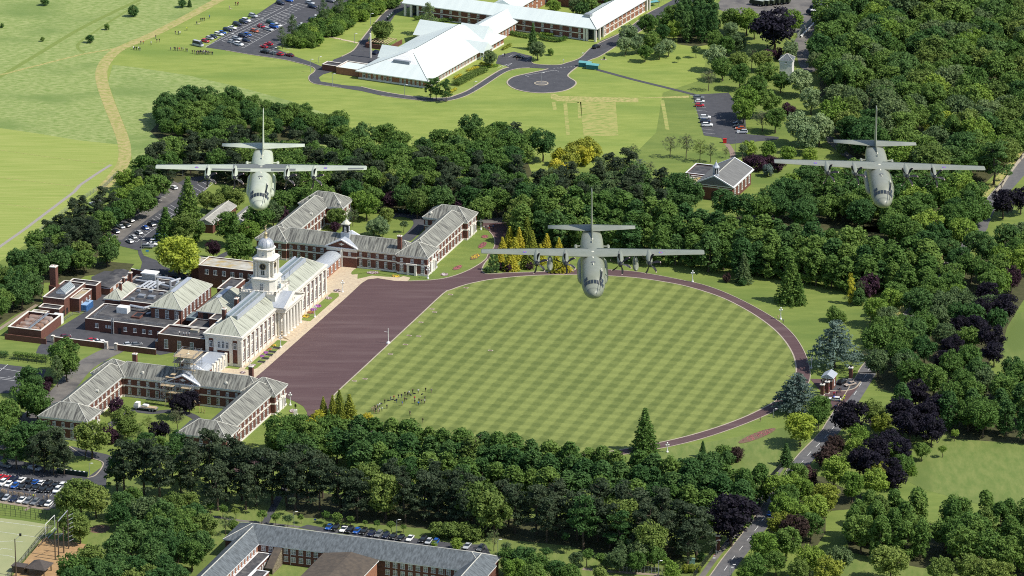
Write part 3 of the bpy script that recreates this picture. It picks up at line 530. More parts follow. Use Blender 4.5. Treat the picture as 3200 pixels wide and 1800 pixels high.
# flower beds
BED = {}
def bedm(nm, a, b): BED[nm] = M('bed_' + nm, a, b, scale=2.2, detail=2, lo=.46, hi=.54); return BED[nm]
for nm, a, b in (('pale', (.16, .09, .08), (.62, .55, .55)), ('purple', (.2, .06, .22), (.4, .15, .38)), ('orange', (.12, .08, .06), (.5, .2, .06)), ('yellow', (.2, .14, .04), (.75, .55, .05)), ('red', (.16, .06, .07), (.42, .14, .14))): bedm(nm, a, b)
def bed(t, x, y, rx, ry, m_, lab, rot=0):
    P_ = []
    for k in range(18):
        q = 2 * PI * k / 18; xx, yy = rx * math.cos(q), ry * math.sin(q); P_.append((x + xx * math.cos(rot) - yy * math.sin(rot), y + xx * math.sin(rot) + yy * math.cos(rot)))
    o = poly('flower_bed', CL(t, P_), SOIL, .16, k=None, thick=.1); tag(o, lab, 'flower bed', 'flower beds round the college')
    pts = CL(t, P_); cx = sum(p[0] for p in pts) / 18; cy = sum(p[1] for p in pts) / 18
    f = MB(); rg = random.Random(int(x * 7 + y))
    for k in range(60):
        q = rg.uniform(0, 2 * PI); r_ = math.sqrt(rg.random()) * .86; i_ = q / (2 * PI) * 18; p0, p1 = pts[int(i_) % 18], pts[(int(i_) + 1) % 18]; tt = i_ - int(i_)
        X = cx + ((p0[0] + (p1[0] - p0[0]) * tt) - cx) * r_; Y = cy + ((p0[1] + (p1[1] - p0[1]) * tt) - cy) * r_; h = rg.uniform(.2, .4); w_ = .22
        f.add([(X - w_, Y - w_, .15), (X + w_, Y - w_, .15), (X + w_, Y + w_, .15), (X - w_, Y + w_, .15), (X, Y, .15 + h)], [(0, 1, 4), (1, 2, 4), (2, 3, 4), (3, 0, 4)])
    kind(f.build('flowers', BED[m_], o), 'stuff')
for i_, (x, y, m_, rx, ry) in enumerate([(540, 752, 'pale', 42, 15), (688, 648, 'pale', 38, 14), (812, 517, 'purple', 34, 15), (867, 469, 'purple', 34, 15), (920, 422, 'orange', 34, 14), (980, 368, 'yellow', 36, 14)]):
    bed('s', x, y, rx, ry, m_, f'round {"purple" if m_=="purple" else "white-edged" if m_=="pale" else m_} flower bed, {ORD[i_]} from the scaffolded end in the south strip')
for i_, (x, y, m_, rx, ry) in enumerate([(2310, 940, 'yellow', 30, 12), (2345, 912, 'orange', 30, 11), (2365, 890, 'purple', 26, 10), (2400, 863, 'purple', 28, 11), (2480, 802, 'pale', 27, 11), (2545, 745, 'pale', 28, 11)]):
    bed('d', x, y, rx, ry, m_, f'round flower bed of the north strip, {ORD[i_]} from the portico steps')
for x, y, rx, ry, m_, ro, lb in [(1293, 366, 42, 16, 'red', 0, 'round dark red flower bed on the wing lawn, farthest from the parade ground'), (1265, 462, 56, 26, 'red', -.5, 'oval pink and maroon flower bed on the wing lawn'), (1182, 593, 62, 26, 'yellow', -.4, 'oval yellow striped flower bed on the wing lawn near the wing tip'), (982, 718, 58, 20, 'red', -.35, 'long red flower bed on the wing lawn'), (833, 795, 46, 15, 'pale', 0, 'round white spoked flower bed nearest the wing entrance'), (280, 815, 50, 12, 'yellow', .1, 'small yellow flower bed left of the wing entrance'), (20, 775, 75, 14, 'pale', 0, 'crescent of pale flowers in the corner lawn')]:
    bed('t', x, y, rx, ry, m_, lb, ro)
bed('i', 560, 392, 150, 24, 'red', 'long bare earth bed with sparse red plants beside the ring road', -.36)
bed('g', 2212, 205, 30, 14, 'pale', 'round white flower bed round the statue')

# ------------------------------------------------------------------ building kit
ROOFL = M('pale_weathered_roof', (.41, .42, .34), (.1, .1, .08), coords='uv', scale=.7, stretch=(1.7, .11, 1), detail=6, lo=.5, hi=.66, rough=.7, c3=(.29, .30, .23), s3=1.3)
ROOFD = M('dark_weathered_roof', (.24, .24, .205), (.075, .073, .066), coords='uv', scale=.8, stretch=(1.7, .14, 1), detail=7, lo=.42, hi=.6, rough=.75, c3=(.34, .335, .28), s3=1.4)
LEAD = M('lead_sheet', (.5, .53, .57), (.4, .43, .47), coords='uv', scale=.9, stretch=(3, .2, 1), rough=.45, metal=.25)
CAP = M('ridge_capping', (.6, .58, .5), (.45, .44, .38), scale=.8)
TAR = M('flat_roof_felt', (.045, .045, .05), (.085, .083, .085), scale=.5, detail=7, c3=(.13, .125, .12), s3=.35)
FLATP = M('pale_flat_roof', (.5, .48, .42), (.32, .29, .22), scale=.35, detail=7, c3=(.42, .3, .1), s3=.25)
SLATE = M('slate_roof', (.15, .17, .18), (.075, .085, .09), coords='uv', scale=1.3, stretch=(1, .35, 1), detail=8, lo=.38, hi=.62, rough=.7)
WROOF = M('white_metal_roof', (.66, .72, .68), (.6, .66, .63), coords='uv', scale=.25, stretch=(1, .1, 1), rough=.5)
BRICKO = M('orange_brick', (.34, .16, .095), (.25, .11, .07), scale=1.5, detail=6)
SKYL = M('skylight_glass', (.13, .17, .18), (.2, .25, .26), scale=1.5, rough=.3)
WOODB = M('scaffold_board', (.5, .4, .25), (.4, .3, .18), scale=2)
_wm = {}
def win_mesh(w_, h, style):
    k = (w_, h, style)
    if k in _wm: return _wm[k]
    f = MB(); t = .13; d = .1; a, b = -w_ / 2, w_ / 2
    f.box(a, a + t, -d, 0, 0, h); f.box(b - t, b, -d, 0, 0, h); f.box(a + t, b - t, -d, 0, h - t, h); f.box(a - .12, b + .12, -.2, 0, -.16, .0)
    if 'c' in style: f.box(-.08, .08, -d, 0, 0, h - t); f.box(a + t, b - t, -d + .01, 0, h * .62 - .07, h * .62 + .07)
    if 'g' in style:
        for q in (-.25, .25): f.box(q * w_ - .03, q * w_ + .03, -d + .02, 0, 0, h - t)
        for q in (.3, .8): f.box(a + t, b - t, -d + .025, 0, h * q - .03, h * q + .03)
    if 'a' in style:
        n_ = 8; P_ = [(b * math.cos(PI * k_ / n_), h + .75 * b * math.sin(PI * k_ / n_)) for k_ in range(n_ + 1)]
        f.add([(x, -d, z) for x, z in P_] + [(x, 0, z) for x, z in P_], [tuple(range(n_ + 1))[::-1]] + [(j, j + 1, n_ + 2 + j, n_ + 1 + j) for j in range(n_)])
    p = MB(); p.box(a + t * .5, b - t * .5, -.04, .02, .02, h - t * .5)
    _wm[k] = (f.me('window', WHITE), p.me('pane', GL)); return _wm[k]
ROT = dict(S=0, E=PI / 2, N=PI, W=-PI / 2)
class Bld:
    def __init__(s, name, label, cat, x, y, ang, group=None):
        s.e = thing(name, label, cat, (x, y, 0), ang, group); s.e.location = (x, y, 0)
    def box(s, name, mat, *b, parent=None): return MB().box(*b).build(name, mat, parent or s.e)
    def mb(s, name, mat, m, parent=None, smooth=False): return m.build(name, mat, parent or s.e, smooth)
    def roof(s, x0, x1, y0, y1, z, rise, ax='y', mat=ROOFD, h0=None, h1=None, over=.5, name='roof', cap=True, eave=True):
        x0 -= over; x1 += over; y0 -= over; y1 += over
        sw = ax == 'x'
        if sw: x0, x1, y0, y1 = y0, y1, x0, x1
        xm = (x0 + x1) / 2; hw = (x1 - x0) / 2; h0 = hw if h0 is None else h0; h1 = hw if h1 is None else h1
        V = [(x0, y0, z), (x1, y0, z), (x1, y1, z), (x0, y1, z), (xm, y0 + h0, z + rise), (xm, y1 - h1, z + rise)]
        Fc = [(1, 2, 5, 4), (3, 0, 4, 5), (0, 1, 4), (2, 3, 5)]
        sl = math.hypot(hw, rise); L_ = y1 - y0
        uv = [[(0, 0), (L_, 0), (L_ - h1, sl), (h0, sl)], [(40, 0), (40 + L_, 0), (40 + L_ - h0, sl), (40 + h1, sl)], [(90, 0), (90 + 2 * hw, 0), (90 + hw, sl)], [(130, 0), (130 + 2 * hw, 0), (130 + hw, sl)]]
        if sw: V = [(b, a, c_) for a, b, c_ in V]; Fc = [f[::-1] for f in Fc]; uv = [u[::-1] for u in uv]
        r = obj(name, mesh(name, V, Fc, mat, uv=uv), s.e)
        if cap:
            m = MB()
            for a, b in ((0, 4), (1, 4), (2, 5), (3, 5), (4, 5)):
                if (Vector(V[a]) - Vector(V[b])).length > .3 and not ((h0 == 0 and b == 4 and a < 2) or (h1 == 0 and b == 5 and a in (2, 3))): m.cyl(V[a], V[b], .16, .16, 5)
            m.build('ridge_capping', CAP, r)
        if eave:
            xs = [p[0] for p in V[:4]]; ys = [p[1] for p in V[:4]]
            MB().box(min(xs) + .05, max(xs) - .05, min(ys) + .05, max(ys) - .05, z - .38, z - .01).build('eaves', WHITE, r)
        return r
    def win(s, side, at, pos, z, w_=1.15, h=1.4, style='c', parent=None):   # at: wall plane, pos: along the wall
        x, y = (at, pos) if side in 'EW' else (pos, at)
        f, p = win_mesh(w_, h, style); o = obj('window', f, parent or s.e, (x, y, z), (0, 0, ROT[side])); obj('pane', p, o); return o
    def flat(s, x0, x1, y0, y1, z0, z1, wall=BRICK, top=TAR, par=.5, name='wall', pt=STONE):   # flat-roofed block with parapet
        w_ = s.box(name, wall, x0, x1, y0, y1, z0, z1); s.box('flat_roof', top, x0 + .35, x1 - .35, y0 + .35, y1 - .35, z1, z1 + .04)
        m = MB(); t = .35
        for b in ((x0 - .05, x1 + .05, y0 - .05, y0 + t), (x0 - .05, x1 + .05, y1 - t, y1 + .05), (x0 - .05, x0 + t, y0 + t, y1 - t), (x1 - t, x1 + .05, y0 + t, y1 - t)): m.box(*b, z1 - .05, z1 + par, 0); m.box(b[0] - .06, b[1] + .06, b[2] - .06, b[3] + .06, z1 + par, z1 + par + .12, 1)
        m.build('parapet', [wall, pt], s.e); return w_
    def chimney(s, x, y, z0, z1, w_=1.4, d=1.4, mat=BRICK):
        c_ = s.box('chimney', mat, x - w_ / 2, x + w_ / 2, y - d / 2, y + d / 2, z0, z1); MB().box(x - w_ / 2 - .12, x + w_ / 2 + .12, y - d / 2 - .12, y + d / 2 + .12, z1, z1 + .3).build('chimney_cap', STONE, c_)
        p = MB()
        for q in (-.3, .3): p.cyl((x + q * w_ * .8, y, z1 + .3), (x + q * w_ * .8, y, z1 + .7), .18, .15, 6)
        p.build('chimney_pot', BRICKO, c_)
class College(Bld):              # local axes: x = v (towards the lawn), y = u (along the front)
    def __init__(s, name, label, cat, v, u, group=None):
        s.v, s.u = v, u; x, y = UV(u, v); Bld.__init__(s, name, label, cat, x, y, R(-19), group)

# ------------------------------------------------------------------ main block of the college
mb = College('college_hall', 'long brick and white stone hall with pillared portico, clock tower and green-grey roof', 'building', -71.2, 0)
X0, X1, Y0, Y1 = -7, 6.7, -42.2, 42.2; ZE = 11.6
mb.box('wall', BRICK, X0, X1, Y0, Y1, 0, 9.9)
mb.box('plinth', STONE, X0 - .15, X1 + .25, Y0 - .15, Y1 + .15, 0, 1.0)
mb.box('entablature', STONE, X0 - .35, X1 + .45, Y0 - .35, Y1 + .35, 9.9, 11.0); mb.box('cornice', STONE, X0 - .8, X1 + .95, Y0 - .8, Y1 + .8, 11.0, ZE)
bw = 4.12
for s_ in (1, -1):
    mb.roof(X0 + .3, X1 - .3, *(sorted((s_ * 5.5, s_ * (Y1 - .3)))), ZE, 4.5, 'y', ROOFL, *((0, None) if s_ > 0 else (None, 0)), over=.4, eave=False)
    ya, yb = sorted((s_ * 6.5, s_ * (Y1 - 8)))
    mb.box('skylight', SKYL, -2.0, 2.0, ya, yb, ZE + 3.0, ZE + 4.5)
    m = MB(); m.box(-2.3, -1.7, ya, yb, ZE + 3.0, ZE + 5.0); m.box(1.7, 2.3, ya, yb, ZE + 3.2, ZE + 4.75); m.box(-.15, .15, ya, yb, ZE + 4.5, ZE + 4.7); mb.mb('skylight_kerb', LEAD, m)
    m = MB()
    for k in range(int((yb - ya) / .9)): m.box(.25, 1.6, ya + .9 * k, ya + .9 * k + .16, ZE + 4.5, ZE + 4.58)
    mb.mb('glazing_bars', CAP, m)
    for k in range(9):           # pilasters and bays of the front
        y = s_ * (9.3 + bw * k)
        m = MB(); m.box(X1, X1 + .5, y - .62, y + .62, 1.0, 9.3); m.box(X1, X1 + .62, y - .75, y + .75, 9.3, 9.9); m.box(X1, X1 + .6, y - .72, y + .72, 0, 1.1); mb.mb('pilaster', STONE, m)
        if k < 8:
            yc = s_ * (9.3 + bw * (k + .5))
            mb.win('E', X1 + .02, yc, 6.9, 1.5, 2.0, 'cg'); m = MB(); m.box(X1, X1 + .16, yc - 1.1, yc + 1.1, 6.2, 6.75); mb.mb('window_apron', STONE, m)
            mb.win('E', X1 + .02, yc, 1.9, 1.6, 2.9, 'cga')
            m = MB(); m.lathe([(.02, -.16), (.42, -.1), (.5, 0), (.42, .1), (.02, .16)], 10); c_ = mb.mb('cartouche', STONE, m, smooth=True); c_.location = (X1 + .12, yc, 5.75); c_.rotation_euler = (0, PI / 2, 0)
    # end elevations
    Ye = s_ * Y1; sd_ = 'N' if s_ > 0 else 'S'
    for x in (X0 + .6, -3.2, 2.9, X1 - .6):
        m = MB(); m.box(x - .65, x + .65, *sorted((Ye, Ye + s_ * .4)), 0, 9.9); mb.mb('pilaster', STONE, m)
    mb.box('stone_panel', STONE, -3.2, 2.9, *sorted((Ye, Ye + s_ * .2)), 5.6, 9.9)
    for x, h, z in ((-4.9, 2.3, 6.6), (-1.7, 2.3, 6.6), (-.15, 2.6, 6.6), (1.4, 2.3, 6.6), (4.5, 2.3, 6.6)): mb.win(sd_, Ye + s_ * .22, x, z, 1.2, h, 'c')
    for x in (X0 - .02,):
        for k in range(8): mb.win('W', x, s_ * (10 + 4 * k), 6.9, 1.2, 1.8, 'c')
for y in (-31, -19): mb.chimney(-4.2, y, ZE + 1, ZE + 5.6, 1.2, 1.8)
mb.chimney(-8.6, 30, 8, 17.2, 1.6, 1.6)
# portico
for y in (-7.7, -4.6, -1.55, 1.55, 4.6, 7.7):
    m = MB(); m.lathe([(.86, .55), (.86, .85), (.7, 1.0), (.72, 1.1), (.7, 4), (.66, 7), (.6, 9.2), (.72, 9.35), (.86, 9.6), (.86, 9.9)], 14, 9.9, y, cap=True); mb.mb('column', STONE, m, smooth=False)
for y in (-7.7, 7.7): m = MB(); m.lathe([(.8, .55), (.7, 1.0), (.6, 9.2), (.8, 9.7), (.8, 9.9)], 12, 7.9, y, cap=True); mb.mb('column', STONE, m)
mb.box('portico_wall', STONE, X1, X1 + .3, -8.8, 8.8, .55, 9.9)
for y in (-5.6, -2.8, 0, 2.8, 5.6): mb.win('E', X1 + .32, y, .9 if abs(y) < 3 else 1.5, 1.6, 3.4, 'cga'); mb.win('E', X1 + .32, y, 7.0, 1.3, 1.8, 'cg')
mb.box('portico_floor', SAND, X1, 10.9, -9.2, 9.2, 0, .55)
mb.box('portico_entablature', STONE, X1, 10.8, -9.1, 9.1, 9.9, 11.1); mb.box('portico_cornice', STONE, X1, 11.3, -9.6, 9.6, 11.1, 11.6)
m = MB(); m.add([(10.6, -9.3, 11.6), (10.6, 9.3, 11.6), (10.6, 0, 15.0), (4.5, -9.3, 11.6), (4.5, 9.3, 11.6), (4.5, 0, 15.0)], [(0, 1, 2), (4, 3, 5)]); mb.mb('tympanum', STONE, m)
m = MB()
for s_ in (1, -1): m.loft([[(11.35, s_ * 9.75, 11.55), (11.35, s_ * 9.75, 12.0), (10.5, s_ * 9.75, 12.0), (10.5, s_ * 9.75, 11.55)], [(11.35, 0, 15.1), (11.35, 0, 15.6), (10.5, 0, 15.6), (10.5, 0, 15.1)]])
mb.mb('raking_cornice', STONE, m)
for s_ in (1, -1):
    V = [(11.2, s_ * 9.5, 11.85), (11.2, 0, 15.4), (3.6, 0, 15.4), (3.6, s_ * 9.5, 11.85)]; obj('portico_roof', mesh('portico_roof', V, [(0, 1, 2, 3) if s_ < 0 else (3, 2, 1, 0)], LEAD, uv=[[(0, 0), (0, 10), (8, 10), (8, 0)]]), mb.e)
em = MB(); em.lathe([(.02, 0), (.9, .05), (1.0, .2), (.3, .3)], 14); e_ = mb.mb('crest', STONE, em); e_.location = (10.62, 0, 12.9); e_.rotation_euler = (0, PI / 2, 0)
m = MB()
for k in range(5): m.box(10.9 + .42 * k, 11.35 + .42 * k, -9.4 - .25 * k, 9.4 + .25 * k, 0, .5 - .1 * k + .03)
mb.mb('steps', SAND, m)
# clock tower
T_ = 0.
pod = mb.box('tower_podium', STONE, -7.6, 6.0, -6.6, 6.6, 0, 15.4)
mb.box('podium_cornice', STONE, -7.95, 6.35, -6.95, 6.95, 15.2, 15.6)
m = MB()
for a, b in (((-7.7, -6.7), (6.1, -6.7)), ((-7.7, 6.7), (6.1, 6.7)), ((-7.7, -6.7), (-7.7, 6.7)), ((6.1, -6.7), (6.1, 6.7))):
    for k in range(5):
        t = k / 4; x, y = a[0] + (b[0] - a[0]) * t, a[1] + (b[1] - a[1]) * t; m.box(x - .35, x + .35, y - .35, y + .35, 15.6, 16.75)
    for k in range(24):
        t = (k + .5) / 24; x, y = a[0] + (b[0] - a[0]) * t, a[1] + (b[1] - a[1]) * t; m.cyl((x, y, 15.7), (x, y, 16.4), .13, .13, 5)
    m.box(min(a[0], b[0]) - .2, max(a[0], b[0]) + .2, min(a[1], b[1]) - .2, max(a[1], b[1]) + .2, 16.4, 16.62) if True else 0
mb.mb('balustrade', STONE, m)
def octo(r, c): return [(r, -c), (r, c), (c, r), (-c, r), (-r, c), (-r, -c), (-c, -r), (c, -r)]
def tstage(name, lst, mat=STONE): m = MB(); m.loft([[(x, y, z) for x, y in octo(r, c)] for r, c, z in lst]); return mb.mb(name, mat, m)
tstage('tower_base', [(4.7, 3.0, 15.4), (4.7, 3.0, 19.9)]); tstage('tower_base_cornice', [(4.7, 3.0, 19.9), (5.1, 3.3, 20.2), (5.1, 3.3, 20.5), (4.3, 2.6, 20.9)])
tstage('belfry', [(3.3, 2.1, 20.9), (3.3, 2.1, 27.0)]); tstage('belfry_cornice', [(3.6, 2.3, 26.9), (4.2, 2.9, 27.2), (4.4, 3.1, 27.6), (4.3, 3.0, 27.9), (3.4, 2.3, 28.3)])
tstage('drum', [(3.0, 1.6, 28.3), (2.9, 1.55, 31.0)]); tstage('drum_cornice', [(3.0, 1.6, 30.9), (3.35, 1.75, 31.2), (3.35, 1.75, 31.5), (2.7, 1.2, 31.8)])
m = MB(); m.lathe([(3.0, 31.6), (3.0, 32.0), (2.85, 32.9), (2.45, 33.8), (1.8, 34.5), (1.0, 34.95), (.5, 35.1)], 24); mb.mb('dome', M('dome_lead', (.55, .56, .58), (.42, .43, .45), scale=1.2, rough=.38, metal=.35), m, smooth=True)
m = MB()
for k in range(12):
    a = 2 * PI * k / 12; c_, s_ = math.cos(a), math.sin(a)
    for (r0, z0), (r1, z1) in zip([(3.02, 32.0), (2.88, 32.9), (2.48, 33.8), (1.83, 34.5)], [(2.88, 32.9), (2.48, 33.8), (1.83, 34.5), (1.0, 34.97)]): m.cyl((r0 * c_, r0 * s_, z0), (r1 * c_, r1 * s_, z1), .09, .09, 4)
mb.mb('dome_ribs', LEAD, m)
m = MB(); m.lathe([(.75, 35.0), (.75, 35.3), (.5, 35.5), (.5, 36.4), (.75, 36.6), (.6, 36.9), (.2, 37.4), (.12, 37.9), (.3, 38.1), (.38, 38.35), (.3, 38.6), (.06, 38.8), (.05, 39.9)], 12); mb.mb('lantern', M('gilt', (.62, .5, .28), (.45, .36, .22), scale=2, rough=.4, metal=.3), m, smooth=True)
m = MB(); m.box(-.05, .05, -1.0, 1.0, 39.5, 39.62); m.box(-.05, .05, .5, 1.15, 39.35, 39.8); m.box(-.6, .6, -.05, .05, 39.1, 39.2); mb.mb('weathervane', MATS['gilt'], m)
for k in range(8):               # columns standing out at the belfry corners, windows in the drum
    x, y = octo(3.75, 2.55)[k]; m = MB(); m.lathe([(.5, 20.9), (.5, 21.3), (.38, 21.4), (.34, 26.3), (.5, 26.6), (.5, 26.95)], 10, x, y, cap=True); mb.mb('belfry_column', STONE, m)
for sd_, at, ps in (('S', -3.32, 0), ('E', 3.32, 0), ('N', 3.32, 0), ('W', -3.32, 0)):
    o = mb.win(sd_, at, ps, 21.6, 1.6, 3.0, 'c'); a = ROT[sd_]
    cf = MB(); n_ = 24; cf.add([(1.25 * math.cos(2 * PI * k / n_), -.18, 1.25 * math.sin(2 * PI * k / n_)) for k in range(n_)] + [(1.25 * math.cos(2 * PI * k / n_), .02, 1.25 * math.sin(2 * PI * k / n_)) for k in range(n_)], [tuple(range(n_))] + [(k, n_ + k, n_ + (k + 1) % n_, (k + 1) % n_) for k in range(n_)])
    cl = cf.build('clock_face', M('clock_black', (.025, .025, .03), rough=.4) if 'clock_black' not in MATS else MATS['clock_black'], mb.e); x, y = (at, ps) if sd_ in 'EW' else (ps, at); cl.location = (x, y, 24.9); cl.rotation_euler = (0, 0, a)
    rg = MB()
    for k in range(12):
        q = 2 * PI * k / 12; rg.cyl((.92 * math.cos(q), -.22, .92 * math.sin(q)), (1.12 * math.cos(q), -.22, 1.12 * math.sin(q)), .06, .06, 4)
    for k in range(n_): q, q2 = 2 * PI * k / n_, 2 * PI * (k + 1) / n_; rg.cyl((1.25 * math.cos(q), -.2, 1.25 * math.sin(q)), (1.25 * math.cos(q2), -.2, 1.25 * math.sin(q2)), .08, .08, 4, cap=False)
    rg.cyl((0, -.22, 0), (.15, -.22, .9), .06, .04, 4); rg.cyl((0, -.22, 0), (.55, -.22, -.2), .07, .05, 4); rg.build('clock_hands', MATS['gilt'], cl)
    mb.win(sd_, {'S': -4.72, 'E': 4.72, 'N': 4.72, 'W': -4.72}[sd_], 0, 16.2, 1.5, 2.6, 'cg')
    dsd = {'S': -2.97, 'E': 2.97, 'N': 2.97, 'W': -2.97}[sd_]
    mb.win(sd_, dsd, 0, 29.0, .8, .9, 'c')
fp = MB(); fp.cyl((5.4, -.6, 15.6), (5.4, -.6, 24.5), .09, .05, 6); mb.mb('flagpole', WHITE, fp)
FLB = M('flag_blue', (.16, .4, .55), rough=.8); FLW = M('flag_blue_white', (.1, .2, .5), (.8, .8, .8), scale=1.5, lo=.48, hi=.52, coords='object')
def flag(name, lab, x, y, z, mat, sz):
    V = []; 
    for i in range(9):
        for j in range(5): V.append((-.12 * i * sz * .55, .18 * i * sz * (.5), z - j * .3 * sz - .16 * i * i * .12 * sz + .12 * math.sin(i * 1.3 + j * .5)))
    V = [(x + a + .15 * math.sin(i_ * .9), y + b, c_) for i_, (a, b, c_) in enumerate(V)]
    o = obj(name, mesh(name, V, [(i * 5 + j, i * 5 + j + 1, i * 5 + j + 6, i * 5 + j + 5) for i in range(8) for j in range(4)], mat)); o.location = mb.e.location; o.rotation_euler = mb.e.rotation_euler
    return tag(o, lab, 'flag')
flag('flag', 'pale blue flag drooping over the tower balustrade', 6.0, -1.2, 18.6, FLB, 1.7); flag('flag', 'small blue and white flag flying behind the tower', 4.6, 12, 19.5, FLW, 1.3)
fp = MB(); fp.cyl((4.5, 12, 14.0), (4.5, 12, 20), .07, .05, 6); mb.mb('flagpole', WHITE, fp)
# link blocks between hall and wings
for s_, nm in ((1, 'north'), (-1, 'south')):
    lk = College('link_block', f'low white stone and brick link with zinc barrel roof joining hall to {"far wing" if s_ > 0 else "scaffolded wing"}', 'building', -73, s_ * 58, 'link blocks of the college')
    ya, yb = sorted((s_ * (42.3 - 58), s_ * (57 - 58))); yc, yd_ = sorted((s_ * (57 - 58), s_ * (73.6 - 58)))
    lk.box('wall', STONE, -4, 3.2, ya, yb, 0, 4.6); lk.box('wall', BRICKO if s_ > 0 else BRICK, -3.2, 3.0, yc, yd_, 0, 4.2)
    m = MB(); 
    for k in range(5): y = ya + (yb - ya) * (k + .5) / 5; m.box(3.2, 3.55, y - .4, y + .4, 0, 4.9); m.box(2.7, 3.6, y - .6, y + .6, 4.6, 5.2)
    lk.mb('buttress', STONE, m)
    for k in range(4): lk.win('E', 3.22, ya + (yb - ya) * (k + 1) / 5, .6, 1.1, 2.8, 'c')
    n_ = 10
    def barrel(x0, x1, y0, y1, z, h): 
        P_ = [((x0 + x1) / 2 - (x1 - x0) / 2 * math.cos(PI * k / n_), z + h * math.sin(PI * k / n_)) for k in range(n_ + 1)]
        V = [(x, y0, zz) for x, zz in P_] + [(x, y1, zz) for x, zz in P_]; L_ = abs(y1 - y0)
        Fc = [(k, n_ + 1 + k, n_ + 2 + k, k + 1) for k in range(n_)] + [tuple(range(n_ + 1)), tuple(range(n_ + 1, 2 * n_ + 2))[::-1]]
        uv = [[(0, k), (L_, k), (L_, k + 1), (0, k + 1)] for k in range(n_)] + [[(0, 0)] * (n_ + 1)] * 2
        return obj('barrel_roof', mesh('barrel_roof', V, Fc, LEAD, uv=uv), lk.e)
    lk.box('flat_roof', LEAD, -3.4, 2.9, ya + .1, yb - .1, 4.6, 4.8); barrel(-3.6, 3.4, yc, yd_, 4.2, 1.9)
    m = MB()
    for k in range(22): y = yc + (yd_ - yc) * k / 21; 
    for k in range(16):
        y = yc + (yd_ - yc) * (k + .5) / 16
        for q in range(n_): m.cyl((-.1 - 3.5 * math.cos(PI * q / n_), y, 4.22 + 1.9 * math.sin(PI * q / n_)), (-.1 - 3.5 * math.cos(PI * (q + 1) / n_), y, 4.22 + 1.9 * math.sin(PI * (q + 1) / n_)), .05, .05, 4, cap=False)
    lk.mb('roof_seams', CAP, m)
    for k in range(4): lk.win('E', 3.02, yc + (yd_ - yc) * (k + .6) / 4.2, .9, 1.3, 2.3, 'ca')
    lk.flat(-9.5, -4.05, ya, yb, 0, 4.0, par=.4)
    m = MB(); y = s_ * (73.2 - 58); m.box(2.8, 3.7, y - .45, y + .45, 0, 6.4); m.lathe([(.3, 6.4), (.45, 6.8), (.15, 7.2), (.3, 7.5), (.02, 8)], 8, 3.25, y); lk.mb('gate_pier', STONE, m)
